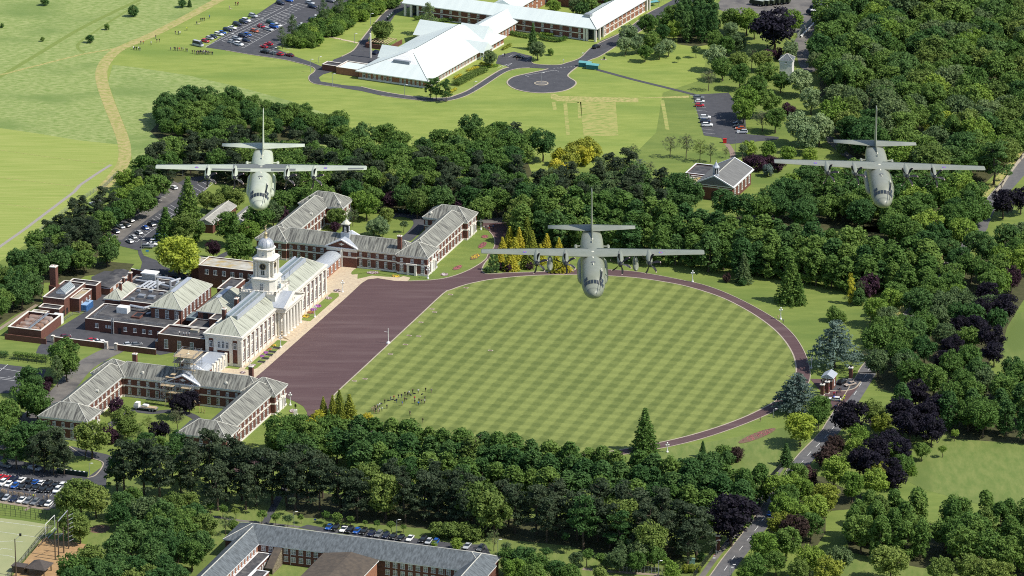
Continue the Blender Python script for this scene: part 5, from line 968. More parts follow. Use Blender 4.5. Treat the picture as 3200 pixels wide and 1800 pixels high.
# ------------------------------------------------------------------ buildings round the edge of the scene
ms = Bld('mess_building', 'single-storey brick building under a huge white faceted roof', 'building', -66.0, 272.6, R(-26.2), 'white-roofed buildings')
ms.box('wall', BRICKO, 0, 33, 0, 74, 0, 3.6); ms.box('plinth', STONE, -.15, 33.15, -.15, 74.15, 0, .7); ms.box('fascia_band', STONE, -.1, 33.1, -.1, 74.1, 3.0, 3.5)
ms.roof(0, 33, 0, 74, 3.6, 6.4, 'y', WROOF, 19, 12, over=1.1, cap=False, eave=True)
def tri(b, nm, V, m): return obj(nm, mesh(nm, V, [(0, 1, 2)], m, uv=[[(0, 0), (10, 0), (5, 8)]]), b.e)
def crossgable(b, xc, y0, y1, x_end, zr, ze, m):   # gable facing +x or -x at x_end running back to the ridge
    ym = (y0 + y1) / 2
    V = [(x_end, y0, ze), (x_end, y1, ze), (x_end, ym, zr), (xc, ym, zr), (xc, y0, ze), (xc, y1, ze)]
    sgn = 1 if x_end > xc else -1; F1, F2 = [(0, 2, 3, 4), (1, 5, 3, 2)] if sgn < 0 else [(0, 4, 3, 2), (1, 2, 3, 5)]
    return obj('cross_gable', mesh('cross_gable', V, [F1, F2, (0, 1, 2) if sgn > 0 else (1, 0, 2)], m, uv=[[(0, 0), (8, 0), (8, 8), (0, 8)]] * 2 + [[(0, 0), (4, 0), (2, 4)]]), b.e)
crossgable(ms, 16.5, 57, 71, -3.2, 9.4, 4.2, WROOF); crossgable(ms, 16.5, 20, 29, -1.4, 8.6, 4, WROOF); crossgable(ms, 20, 47.5, 57, 36.2, 7.0, 3.4, WROOF); crossgable(ms, 16.4, 60, 72, 30, 9.9, 5, WROOF)
m = MB(); m.add([(7.5, 7.2, 6.0), (25.5, 7.2, 6.0), (16.5, 14.5, 10.4), (16.5, 20, 10.15), (6, 17, 5.9), (27, 17, 5.9)], [(0, 1, 2), (0, 2, 3, 4), (1, 5, 3, 2)]); ms.mb('gablet', WHITE, m); ms.box('louvre', M('louvre_grey', (.28, .31, .34), (.22, .25, .28), scale=2), 12.6, 20.4, 8.0, 9.6, 6.35, 8.0)
m = MB()
for a, b in (((-1.1, -1.1, 3.62), (16.5, 18, 10.02)), ((34.1, -1.1, 3.62), (16.5, 18, 10.02)), ((16.5, 18, 10.02), (16.5, 63, 10.02))): m.cyl(a, b, .12, .12, 4)
ms.mb('ridge_capping', M('gutter_dark', (.08, .09, .09)), m)
for k in range(6): ms.win('S', -.02, 2.6 + k * 2.55, 1.0, 1.3, 1.9, 'c')
for k in range(6): ms.win('S', -.02, 20.4 + k * 2.05, .4, .95, 2.6, 'c')
for k in range(16):
    if not 47 < 5 + k * 3 < 57:
        for q in (0, 1.1): ms.win('E', 33.02, 4 + k * 3 + q, .6, .8, 2.4, 'c')
for k in range(4): ms.win('E', 33.02, 60 + k * 3.4, .8, 1.1, 2.2, 'c')
for x, y in ((36, 48.2), (36, 56.3), (34.6, 48.2), (34.6, 56.3)): m = MB(); m.cyl((x, y, 0), (x, y, 3.6), .28, .25, 10); ms.mb('porch_column', WHITE, m)
ms.box('glazed_door', GL, 33, 33.05, 50.6, 53.8, .1, 2.6)
ms.flat(-12, -1.3, 2, 12, 0, 2.8, wall=BRICKO, top=WROOF, par=.3); ms.flat(-20, -12.1, 4, 9, 0, 2.4, top=TAR, par=.3); m = MB(); m.cyl((-10, 30, 0), (-10, 30, 11), .45, .4, 8); ms.mb('flue', STONE, m)
pg_ = Bld('pergola', 'timber pergola in a walled brick yard beside the white-roofed building', 'pergola', *C('b', 320, 345), R(-26)); m = MB()
for i in range(7): m.box(-4 + i * 1.3, -3.85 + i * 1.3, -4.5, 4.5, 2.5, 2.75)
for y in (-4, 4): m.box(-4.4, 4.4, y - .1, y + .1, 2.3, 2.5)
pg_.mb('rafters', WOODB, m); m = MB()
for x in (-4, 0, 4):
    for y in (-4, 4): m.box(x - .1, x + .1, y - .1, y + .1, 0, 2.3)
pg_.mb('posts', WOODB, m); m = MB()
for b in ((-6, 5.6, -6, -5.6), (-6, -5.6, -5.6, 6), (5.6, 6, -5.6, 6)): m.box(*b, 0, 2.0)
pg_.mb('yard_wall', BRICK, m)
lb = Bld('accommodation_block', 'long two-storey brick block with white ribbon roof and pillared corners', 'building', -48.8, 366.4, R(-26), 'white-roofed buildings')
lb.box('wall', BRICK, 6, 88, 3.5, 16.5, 0, 5.9); lb.box('wall', BRICKO, 80.5, 93.5, 12, 56, 0, 5.9); lb.box('wall', BRICKO, 36, 48, 16.6, 60, 0, 5.9); lb.box('wall', BRICK, 48.1, 80.4, 48, 58, 0, 5.9); lb.box('glazed_corner', GL, 88.1, 92, 5.5, 11.9, .2, 5.8); lb.box('glazed_corner', GL, 1.5, 5.9, 5.5, 16, .2, 5.8)
for b in ((5.9, 88.1, 3.4, 16.6), (80.4, 93.6, 12, 56.1)): lb.box('string_course', STONE, *b, 2.75, 3.15); lb.box('plinth', STONE, b[0] - .03, b[1] + .03, b[2] - .03, b[3] + .03, 0, .5)
lb.roof(-1, 93.5, 3.5, 16.5, 6, 3.5, 'x', WROOF, 0, 7.5, over=1, cap=False); lb.roof(80.5, 93.5, 3.5, 60, 6, 3.5, 'y', WROOF, 7.5, 0, over=1.003, cap=False); lb.roof(36, 48, 17, 60, 6, 3.2, 'y', WROOF, 0, 0, over=.9, cap=False); lb.roof(48, 80, 48, 58, 6, 2.8, 'x', WROOF, 0, 0, over=.8, cap=False)
m = MB(); m.cyl((94.5, 2.5, 6.05), (87, 10, 9.55), .14, .14, 4); m.cyl((87, 10, 9.55), (87, 56, 9.55), .12, .12, 4); lb.mb('ridge_capping', MATS['gutter_dark'], m); lb.box('roof_vent', STEEL, 85.6, 88.4, 8.6, 11.4, 9.2, 10.4)
for x, y in ((93.6, 3.2), (89.6, 3.2), (93.6, 7.4), (93.6, 11.4), (88.3, 3.2), (-.6, 3.2), (2.4, 3.2), (5.8, 3.2), (-.6, 9), (93.6, 57.5), (90, 57.5), (93.6, 60.5)): m = MB(); m.box(x - .45, x + .45, y - .45, y + .45, 0, 6.0); lb.mb('pillar', STONE, m)
for k in range(18):
    x = 8.5 + k * 4.55
    for z in (.95, 3.75): lb.win('S', 3.48, x, z, 1.15, 1.4, 'c')
for k in range(10):
    for z in (.95, 3.75): lb.win('E', 93.52, 14 + k * 4.4, z, 1.15, 1.4, 'c')
for k in range(7):
    for z in (.95, 3.75): lb.win('E', 48.02, 20 + k * 4.6, z, 1.15, 1.4, 'c')
for k in range(4): lb.win('S', 47.98, 58 + k * 5, 3.75, 1.15, 1.4, 'c')
ln_ = Bld('link_block', 'white-roofed brick link between the mess building and the long block', 'building', -66.0, 272.6, R(-26.2), 'white-roofed buildings')
ln_.box('wall', BRICKO, 15.5, 29, 74.2, 101, 0, 4.6); ln_.roof(15.5, 29, 72, 104, 4.6, 3.8, 'y', WROOF, 0, 0, over=1, cap=False)
for k in range(6): ln_.win('E', 29.02, 78 + k * 3.2, 1.0, 1.1, 2.4, 'c')
tri(ln_, 'gable', [(14.5, 71.5, 4.6), (30, 71.5, 4.6), (22.25, 71.5, 8.3)], WHITE)
# chapel
cb = Bld('chapel', 'brick chapel with grey ridged roof, white gable trim and small cupola', 'building', 87.5, 101.9, R(-21))
cb.box('wall', BRICK, -15.2, -.5, 1, 25.4, 0, 6.3); cb.roof(-15.2, -.5, 1, 25.4, 6.5, 3.7, 'y', M('chapel_roof', (.2, .2, .19), (.12, .12, .115), coords='uv', scale=1.2, stretch=(2, .2, 1), detail=6), 0, 0, over=.5)
for y, s_ in ((.98, -1), (25.42, 1)): V = [(-15.2, y, 6.3), (-.5, y, 6.3), (-7.85, y, 9.9)]; obj('gable', mesh('gable', V, [(0, 1, 2) if s_ < 0 else (2, 1, 0)], BRICK), cb.e)
for y in (.55, 25.85):
    m = MB()
    for x in (-15.8, .1): m.loft([[(x, y - .25, 6.2), (x, y - .25, 6.75), (x, y + .25, 6.75), (x, y + .25, 6.2)], [(-7.85, y - .25, 10.1), (-7.85, y - .25, 10.65), (-7.85, y + .25, 10.65), (-7.85, y + .25, 10.1)]])
    cb.mb('gable_trim', WHITE, m)
cb.box('gutter_ledge', WHITE, -.5, .6, .4, 26, 6.05, 6.5); cb.box('string_course', STONE, -15.3, -.4, .9, 1.0, 5.2, 5.6)
for y in (5, 9.5, 14, 18.5, 22.8): cb.win('E', -.48, y, 1.6, 1.4, 2.8, 'cga')
m = MB(); n_ = 10; m.add([(-7.85 + 1.2 * math.cos(PI * k / n_), .9, 2.6 + 1.2 * math.sin(PI * k / n_)) for k in range(n_ + 1)] + [(-6.65, .9, 0), (-9.05, .9, 0)], [tuple(range(n_ + 1)) + (12, 11)[:0] + (12, 11)]); cb.mb('arched_door', BLK, m)
cb.flat(-25, -15.3, 15.5, 29, 0, 4.6, top=TAR, par=.5, pt=WHITE); cb.flat(-25, -15.4, 4, 15.4, 0, 4.0, top=FLATP, par=.4, pt=WHITE)
m = MB(); m.lathe([(1.35, 9.4), (1.35, 10.8)], 8, -7.85, 3); cb.mb('cupola_base', LEAD, m); m = MB(); m.lathe([(.95, 10.8), (.95, 13.2)], 8, -7.85, 3, cap=True); cb.mb('cupola', BLK, m)
m = MB()
for k in range(8): a = 2 * PI * (k + .5) / 8; m.cyl((-7.85 + 1.08 * math.cos(a), 3 + 1.08 * math.sin(a), 10.8), (-7.85 + 1.08 * math.cos(a), 3 + 1.08 * math.sin(a), 13.2), .13, .13, 5)
cb.mb('cupola_posts', WHITE, m); m = MB(); m.lathe([(1.5, 13.2), (1.45, 13.5), (.9, 14.1), (.55, 14.8), (.2, 15.4), (.1, 15.6), (.2, 15.8), (.02, 16.1)], 8, -7.85, 3); cb.mb('cupola_roof', LEAD, m)
# white water tower
wt = Bld('water_tower', 'square white rendered tower with hipped grey roof standing among trees', 'tower', *C('c', 782, 600), R(-12))
RND = M('white_render', (.74, .73, .69), (.64, .63, .59), scale=.4); wt.box('shaft', RND, -2.7, 2.7, -2.7, 2.7, 0, 7.4); wt.box('jettied_top', RND, -2.8, 2.8, -2.8, 2.8, 7.4, 9.4); wt.roof(-2.8, 2.8, -2.8, 2.8, 9.4, 2.4, 'y', SLATE, over=.35)
wt.win('S', -2.82, 0, 8.1, 1.1, 1.0, 'c'); wt.win('S', -2.72, -.8, .6, .7, 1.6, 'c'); wt.win('E', 2.82, 0, 8.1, 1.1, 1.0, 'c')
m = MB(); m.cyl((-2.85, -2.85, 9.45), (0, 0, 11.85), .14, .14, 4); m.cyl((2.85, -2.85, 9.45), (0, 0, 11.85), .14, .14, 4); wt.mb('hip_tiles', M('lichen_tile', (.38, .22, .06), (.3, .2, .1), scale=2), m)
# gatehouse and piers
gh = Bld('gatehouse', 'small brick gate lodge with grey lead gable roof and round plaque', 'building', 113.4, -107.5, R(-19))
gh.box('wall', BRICK, -1.9, 1.9, -2.4, 2.4, 0, 4.6); gh.roof(-1.9, 1.9, -2.4, 2.4, 4.7, 1.3, 'y', LEAD, 0, 0, over=.45, cap=False)
V = [(-1.9, -2.42, 4.6), (1.9, -2.42, 4.6), (0, -2.42, 5.85)]; obj('gable', mesh('gable', V, [(0, 1, 2)], BRICK), gh.e); m = MB(); m.lathe([(.02, 0), (.42, .02), (.45, .1)], 14); p_ = gh.mb('plaque', STONE, m); p_.location = (0, -2.44, 4.2); p_.rotation_euler = (PI / 2, 0, 0)
for x in (-1.5, 1.5): gh.box('stone_band', STONE, x - .42, x + .42, -2.46, -2.4, 3.3, 3.7)
gh.win('E', 1.92, 0, 1.2, 1.0, 2.0, 'cg'); gh.box('opening', BLK, -1.0, 1.0, -2.43, -2.38, 0, 2.8)
for i_, (t, x, y, h) in enumerate((('n', 705, 285, 4.2), ('n', 505, 410, 4.4), ('n', 463, 425, 4.0), ('i', 263, 1260, 5.4))):
    p_ = Bld('gate_pier', ['brick gate pier with statue finial right of the lodge', 'tall brick gate pier before the lodge', 'brick gate pier beside the blue cedar', 'lone brick pier with stone cap beside the roadside railings'][i_], 'gate pier', *C(t, x, y), R(-19), 'brick gate piers'); p_.box('shaft', BRICK, -.6, .6, -.6, .6, .4, h); p_.box('base', STONE, -.7, .7, -.7, .7, 0, .4); p_.box('cap', STONE, -.8, .8, -.8, .8, h, h + .35); m = MB(); m.lathe([(.3, h + .35), (.4, h + .6), (.15, h + .9), (.22, h + 1.2), (.02, h + 1.6)], 8); p_.mb('finial', BLK, m)
# slate-roofed block at the bottom
bb = Bld('slate_roofed_block', 'two-storey brick block with broad mottled slate roof along the bottom edge', 'building', -82.6, -270.0, R(-18.7))
bb.box('wall', BRICK, -12, 77.8, .5, 14.2, 0, 6.1); bb.roof(-12, 77.8, .5, 14.2, 6.3, 3.7, 'x', SLATE, over=.6)
bb.box('wall', BRICKO, -8.6, -.4, -62, .4, 0, 6.0); bb.roof(-8.6, -.4, -62, 6.6, 6.25, 3.2, 'y', SLATE, 0, 0, over=.5); bb.box('wall', BRICK, 69.5, 79, -32, .4, 0, 6.0); bb.roof(69.5, 79, -32, 7, 6.25, 3.4, 'y', SLATE, 0, 0, over=.5)
hb = bb.box('hall_wall', BRICKO, 24.6, 42.6, -42, -4.2, 0, 7.6); bb.roof(24.6, 42.6, -42, -4.2, 7.7, 1.5, 'y', M('brown_roof', (.12, .095, .07), (.075, .062, .05), scale=.6, detail=8), 0, 0, over=.6, cap=False)
bb.flat(-.3, 4.4, -26, -.2, 0, 3.2, par=.15, pt=WHITE); bb.flat(4.5, 9, -26, -14, 0, 3.0, par=.15, pt=WHITE)
for k in range(8):
    x = 1.4 + k * 2.62
    for z in (1.2, 3.9):
        if not (z < 2 and x < 6) and not 5 < x < 8: bb.win('S', .48, x, z, 1.45, 1.75, 'cg')
for k in range(10):
    for z in (1.2, 3.9): bb.win('S', .48, 44.5 + k * 2.62, z, 1.45, 1.75, 'cg')
for k in range(20): bb.win('E', -.38, -2.4 - k * 2.7, 4.0, 1.3, 1.7, 'cg')
for k in range(6): bb.win('E', 4.42, -2 - k * 2.1, 1.0, 1.2, 1.6, 'cg')
m = MB(); m.loft([[(5.6, -.2, 5.6), (8.2, -.2, 5.6), (8.2, -.2, 6.0), (5.6, -.2, 6.0)], [(5.6, -9, 1.6), (8.2, -9, 1.6), (8.2, -9, 2.0), (5.6, -9, 2.0)]]); bb.mb('stair_canopy', MATS['brown_roof'], m); m = MB(); m.add([(8.22, -.2, 0), (8.22, -9, 0), (8.22, -9, 1.8), (8.22, -.2, 5.8)], [(0, 1, 2, 3), (3, 2, 1, 0)]); bb.mb('stair_screen', M('tan_panel', (.4, .34, .24)), m)
m = MB()
for x in (10.9, 47.4, 64): m.cyl((x, .3, 0), (x, .3, 6), .07, .07, 5)
bb.mb('downpipe', WHITE, m)
# bus shelters
TEAL = M('teal_sheet', (.16, .42, .42), (.13, .36, .37), scale=1, rough=.4)
for k, (x, y) in enumerate(((1842, 505), (1898, 522))):
    sh_ = Bld('bus_shelter', ('left' if k == 0 else 'right') + ' one of two teal arched shelters beside the turning circle', 'shelter', *C('b', x, y), R(-19), 'teal shelters'); m = MB(); n_ = 6
    m.loft([[(-2.9, -1.3 + 2.6 * j / n_, 2.1 + .55 * math.sin(PI * j / n_)) for j in range(n_ + 1)] + [(-2.9, 1.3 - 2.6 * j / n_, 2.02 + .55 * math.sin(PI * j / n_)) for j in range(n_ + 1)], [(2.9, -1.3 + 2.6 * j / n_, 2.1 + .55 * math.sin(PI * j / n_)) for j in range(n_ + 1)] + [(2.9, 1.3 - 2.6 * j / n_, 2.02 + .55 * math.sin(PI * j / n_)) for j in range(n_ + 1)]]); sh_.mb('roof', TEAL, m)
    sh_.box('back_panel', M('teal_dark', (.04, .16, .18)) if k == 0 else MATS['teal_dark'], -2.8, 2.8, -1.25, -1.15, .3, 2.1); m = MB()
    for x_ in (-2.7, 2.7):
        for y_ in (-1.2, 1.2): m.cyl((x_, y_, 0), (x_, y_, 2.15), .07, .07, 5)
    sh_.mb('posts', STEEL, m)
for k, (x, y) in enumerate(((2350, 45), (2390, 20))):
    sh_ = Bld('bicycle_shelter', ('nearer' if k == 0 else 'farther') + ' teal roofed cycle shelter at the end of the long block', 'shelter', *C('b', x, y), R(30), 'cycle shelters'); sh_.box('roof', TEAL, -2.6, 2.6, -1.2, 1.2, 2.0, 2.15); m = MB()
    for x_ in (-2.4, 0, 2.4): m.cyl((x_, 1, 0), (x_, 1, 2), .07, .07, 5); m.cyl((x_, -1, 0), (x_, -1, 2), .07, .07, 5)
    sh_.mb('posts', STEEL, m)

# ------------------------------------------------------------------ trees and shrubs
import numpy as np
LEAF = M('foliage', (.1, .1, .1), (.66, .72, .6), obcol=True, rnd=.2, rough=.75, spec=.2, scale=.55, detail=3, coords='object', lo=.4, hi=.65, trans=.3)
BARK = M('bark', (.11, .085, .06), (.07, .055, .04), scale=2, rough=.9)
def leaves(rg, cl, per, size, jit=.55, flat=1.0, inner=.25):
    """cl: rows (x,y,z,r) of foliage clumps -> quads on the outside of each clump"""
    n = len(cl) * per; c_ = np.repeat(np.array(cl), per, axis=0)
    d = rg.normal(size=(n, 3)); d /= np.linalg.norm(d, axis=1)[:, None]; d[:, 2] = np.where(rg.random(n) < .7, np.abs(d[:, 2]), d[:, 2])
    rad = np.where(rg.random(n) < inner, rg.uniform(.3, .8, n), rg.uniform(.8, 1.12, n))
    p = c_[:, :3] + d * (c_[:, 3] * rad)[:, None] * np.array([1, 1, flat])
    nn = d + rg.normal(size=(n, 3)) * jit; nn[:, 2] += .25; nn /= np.linalg.norm(nn, axis=1)[:, None]
    a = np.cross(nn, rg.normal(size=(n, 3))); a /= np.linalg.norm(a, axis=1)[:, None]; b = np.cross(nn, a)
    s_ = size * rg.uniform(.6, 1.3, n)[:, None]; a = a * s_; b = b * s_ * .75
    return np.stack([p - a - b * .3, p - b * .8, p + a + b * .2, p + b], axis=1).reshape(-1, 3)
def crown_mesh(name, V):
    n = len(V) // 4; me = bpy.data.meshes.new(name); me.vertices.add(len(V)); me.vertices.foreach_set('co', V.astype(np.float32).ravel())
    me.loops.add(n * 4); me.loops.foreach_set('vertex_index', np.arange(n * 4, dtype=np.int32)); me.polygons.add(n); me.polygons.foreach_set('loop_start', np.arange(0, n * 4, 4, dtype=np.int32)); me.polygons.foreach_set('loop_total', np.full(n, 4, dtype=np.int32))
    me.materials.append(LEAF); me.update(); me.validate(); return me
def trunk_mesh(rg, H, r, top, limbs, z0, spread):
    m = MB(); P_ = [(0, 0, -.3)]; x = y = 0
    for k in range(1, 5): x += rg.normal() * .015 * H; y += rg.normal() * .015 * H; P_.append((x, y, top * k / 4))
    for k in range(4): m.cyl(P_[k], P_[k + 1], r * (1 - .2 * k), r * (1 - .2 * (k + 1)), 6, cap=False)
    for k in range(limbs):
        a = rg.uniform(0, 2 * PI); z = rg.uniform(z0, top * .95); t = z / top * 4; i = min(int(t), 3); f = t - i; b = [P_[i][j] + (P_[i + 1][j] - P_[i][j]) * f for j in range(3)]
        L_ = spread * rg.uniform(.5, .9); e = (b[0] + L_ * math.cos(a), b[1] + L_ * math.sin(a), b[2] + L_ * rg.uniform(.2, .8)); m.cyl(b, e, r * .35, r * .12, 5, cap=False)
    return m.me('trunk', BARK)
TREEK = {}
def make_kind(kind_, nvar):
    out = []
    for v in range(nvar):
        rg = np.random.default_rng(hash_(kind_) + v); cl = []; H = 14.0
        if kind_ == 'broad':
            rx, rz, zc = rg.uniform(5.2, 6.2), rg.uniform(5.2, 5.8), 7.9; n = 74
            lob = [(rg.normal(size=3) * np.array([1, 1, .7])) for _ in range(5)]
            for k in range(n):
                d = rg.normal(size=3); d /= np.linalg.norm(d); f = 1 + .13 * sum(max(0, np.dot(d, l / np.linalg.norm(l))) ** 4 for l in lob) - .12
                q = rg.uniform(.68, .92) if k % 5 else rg.uniform(.2, .5); cl.append((d[0] * rx * q * f, d[1] * rx * q * f, zc + d[2] * rz * q * f, rg.uniform(1.0, 1.75)))
            V = leaves(rg, cl, 58, .4, jit=.7); T = trunk_mesh(rg, H, .38, 9, 7, 3, 4)
        elif kind_ == 'lime':
            for k in range(70):
                z = rg.uniform(1.6, 13.4); t = (z - 1) / 12.6; rr = 4.1 * math.sin(PI * min(1, t * .9 + .1)) ** .55 * (1 - .25 * t); a = rg.uniform(0, 2 * PI); q = rg.uniform(.55, .9); cl.append((rr * q * math.cos(a), rr * q * math.sin(a), z, rg.uniform(.8, 1.35)))
            V = leaves(rg, cl, 52, .38, jit=.7, flat=1.1); T = trunk_mesh(rg, H, .3, 9, 4, 3, 2)
        elif kind_ == 'pine':
            for k in range(44):
                z = rg.uniform(3.6, 13.8); t = (z - 3.2) / 10.8; rr = 4.7 * (1 - .62 * t) * rg.uniform(.25, 1.0); a = rg.uniform(0, 2 * PI)
                cx, cy = rr * math.cos(a), rr * math.sin(a)
                for _ in range(2): cl.append((cx + rg.normal() * .5, cy + rg.normal() * .5, z + rg.normal() * .25, rg.uniform(.7, 1.25)))
            V = leaves(rg, cl, 44, .3, jit=.9, flat=.6); T = trunk_mesh(rg, H, .34, 13, 14, 4, 3)
        elif kind_ == 'cedar':
            for k in range(15):
                t = k / 14; z = 3.2 + 10.5 * t; R_ = 6.8 * (1 - t) ** .75 + .6; nb = max(3, int(9 * (1 - t) + 2)); a0 = rg.uniform(0, 6)
                for j in range(nb):
                    a = a0 + 2 * PI * j / nb + rg.normal() * .15
                    for q in (.25, .5, .75, .95):
                        if q * R_ > .4: cl.append((q * R_ * math.cos(a) + rg.normal() * .25, q * R_ * math.sin(a) + rg.normal() * .25, z + rg.normal() * .15 - .25 * q * q * R_ * .3, .95))
            V = leaves(rg, cl, 14, .34, jit=.5, flat=.22); T = trunk_mesh(rg, H, .5, 13, 10, 3, 4)
        elif kind_ == 'conifer':
            for k in range(20):
                t = k / 19; z = 1.0 + 12.8 * t; R_ = 4.1 * (1 - t) ** .9 + .15; nb = max(3, int(12 * (1 - t) + 3)); a0 = rg.uniform(0, 6)
                for j in range(nb):
                    a = a0 + 2 * PI * j / nb + rg.normal() * .12; Rj = R_ * rg.uniform(.8, 1.12)
                    for q in (.4, .7, .95): cl.append((q * Rj * math.cos(a), q * Rj * math.sin(a), z - .32 * q * Rj, .62 * (1.15 - q * .45)))
            V = leaves(rg, cl, 9, .3, jit=.6, flat=.5); T = trunk_mesh(rg, H, .3, 12.5, 0, 2, 1)
        elif kind_ == 'column':
            for k in range(46):
                t = rg.random(); z = .8 + 12.8 * t; rr = 2.2 * math.sin(PI * (.12 + .86 * t)) ** .7 * rg.uniform(.45, .9); a = rg.uniform(0, 2 * PI); cl.append((rr * math.cos(a), rr * math.sin(a), z, rg.uniform(.6, 1.0)))
            V = leaves(rg, cl, 50, .28, jit=.6, flat=1.2); T = trunk_mesh(rg, H, .25, 8, 0, 2, 1)
        elif kind_ == 'shrub':
            for k in range(40):
                d = rg.normal(size=3); d /= np.linalg.norm(d); q = rg.uniform(.45, .85); cl.append((d[0] * 6.5 * q, d[1] * 6.5 * q, 6 + d[2] * 6.4 * q, rg.uniform(1.6, 2.6)))
            V = leaves(rg, cl, 60, .6); V = V[np.repeat(V.reshape(-1, 4, 3)[:, :, 2].min(1) > 0, 4)]; T = trunk_mesh(rg, 5, .5, 5, 4, 1, 3)
        elif kind_ == 'sparse':
            for k in range(60):
                d = rg.normal(size=3); d /= np.linalg.norm(d); q = rg.uniform(.4, 1.0); cl.append((d[0] * 4.6 * q, d[1] * 4.6 * q, 8.4 + d[2] * 4.8 * q, rg.uniform(.6, 1.1)))
            V = leaves(rg, cl, 26, .2, jit=1.2, inner=.5); T = trunk_mesh(rg, H, .25, 12, 34, 4, 4)
        elif kind_ == 'birch':
            for k in range(50):
                t = rg.random(); z = 3.5 + 10 * t; rr = 2.9 * math.sin(PI * (.15 + .8 * t)) * rg.uniform(.3, 1); a = rg.uniform(0, 2 * PI); cl.append((rr * math.cos(a), rr * math.sin(a), z, rg.uniform(.5, 1.0)))
            V = leaves(rg, cl, 34, .24, jit=.9, flat=1.3); T = trunk_mesh(rg, H, .18, 12, 8, 3, 2)
        elif kind_ == 'orchard':
            for k in range(26):
                d = rg.normal(size=3); d /= np.linalg.norm(d); q = rg.uniform(.4, .85); cl.append((d[0] * 5.4 * q, d[1] * 5.4 * q, 9.6 + d[2] * 3.6 * q, rg.uniform(1.2, 2.0)))
            V = leaves(rg, cl, 44, .5, jit=.8); T = trunk_mesh(rg, H, .45, 8.5, 6, 5, 4)
        out.append((crown_mesh('crown', V), T))
    return out
def hash_(s): return sum(ord(c_) * (i + 3) * 7 for i, c_ in enumerate(s))
for k_, n_ in dict(broad=8, lime=6, pine=7, cedar=2, conifer=4, column=3, shrub=5, sparse=4, birch=3, orchard=4).items(): TREEK[k_] = make_kind(k_, n_)
TC = dict(m=(.14, .235, .052), d=(.088, .175, .05), b=(.215, .325, .055), l=(.33, .41, .055), o=(.19, .26, .062), p=(.074, .105, .056), c=(.17, .235, .2), k=(.024, .02, .034), r=(.085, .05, .045), u=(.07, .032, .052), y=(.56, .52, .06), w=(.27, .36, .17), s=(.2, .23, .12), g=(.155, .22, .09), t=(.28, .32, .05))
TCN = dict(m='mid-green', d='dark green', b='fresh green', l='lime-green', o='olive green', p='blackish-green', c='blue-grey', k='blackish purple', r='brown-purple', u='purple-leaved', y='golden yellow', w='pale blossoming', s='thin greyish', g='grey-green', t='yellow-green')
TKN = dict(broad=('broadleaf_tree', 'broadleaf tree'), lime=('lime_tree', 'lime tree'), pine=('pine_tree', 'pine'), cedar=('cedar_tree', 'cedar with layered branches'), conifer=('conifer_tree', 'conical conifer'), column=('columnar_conifer', 'columnar conifer'), shrub=('shrub', 'rounded shrub'), sparse=('open_crowned_tree', 'open-crowned tree'), birch=('birch_tree', 'slender birch'), orchard=('orchard_tree', 'small lollipop tree'))
TREES = []
trg = random.Random(11)
def tree(px, py, kd, H, cl_, place=None, var=None, base=False, wide=1.0):
    """px,py: photo pixel of the crown's middle (or of the foot when base)"""
    zm = {'broad': .6, 'lime': .55, 'pine': .66, 'cedar': .5, 'conifer': .42, 'column': .48, 'shrub': .45, 'sparse': .6, 'birch': .6, 'orchard': .68}[kd]
    x, y = G(px, py, 0 if base else H * zm); TREES.append((px, py, x, y, kd, H, cl_, place, wide))
def T(sh, txt, place=None):      # "x y kind height colour; ..." in sheet coordinates
    o = ORG[sh]
    for q in txt.split(';'):
        q = q.split()
        if q: tree(o[0] + float(q[0]) * o[2], o[1] + float(q[1]) * o[2], q[2], float(q[3]), q[4], place, wide=float(q[5]) if len(q) > 5 else 1.0)
def inside(p, P_):
    c_ = False; n = len(P_)
    for i in range(n):
        (x0, y0), (x1, y1) = P_[i], P_[i - 1]
        if (y0 > p[1]) != (y1 > p[1]) and p[0] < (x1 - x0) * (p[1] - y0) / (y1 - y0) + x0: c_ = not c_
    return c_
FLOOR = M('woodland_floor', (.05, .055, .022), (.085, .085, .035), scale=.5, detail=6)  # dark leaf litter, with the shade under the trees put into its colour
WOODP = set()
def wood(sh, poly_, d, mix_, H0, H1, place, keep=()):
    """fill a canopy outline (sheet coordinates at crown height) with single trees d metres apart"""
    hm = (H0 + H1) / 2 * .6; P_ = [C(sh, x, y, hm) for x, y in poly_]; xs = [p[0] for p in P_]; ys = [p[1] for p in P_]; pts = []; ks = [m_ for m_, w_ in mix_ for _ in range(w_)]
    WOODP.add(place); y = min(ys); r_ = 0
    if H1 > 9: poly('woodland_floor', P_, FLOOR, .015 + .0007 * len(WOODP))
    while y < max(ys):
        x = min(xs) + (d / 2 if r_ % 2 else 0)
        while x < max(xs):
            p = (x + trg.uniform(-.3, .3) * d, y + trg.uniform(-.3, .3) * d)
            if inside(p, P_) and all((p[0] - t[2]) ** 2 + (p[1] - t[3]) ** 2 > (d * .62) ** 2 for t in TREES[-900:]):
                kd, cl_ = trg.choice(ks); H = trg.uniform(H0, H1); px = PX(p[0], p[1], H * .6)
                TREES.append((px[0], px[1], p[0], p[1], kd, H, cl_, place, 1.0))
            x += d
        y += d * .87; r_ += 1
def row(a, b, n, kd, H, cl_, place, jit=.6):
    for k in range(n):
        t = k / max(n - 1, 1); h = H * trg.uniform(.84, 1.14); tree(a[0] + (b[0] - a[0]) * t + trg.uniform(-11, 11), a[1] + (b[1] - a[1]) * t + trg.uniform(-6, 6), kd, h, cl_ if trg.random() < .75 else 'd', place, wide=trg.uniform(1.08, 1.4))
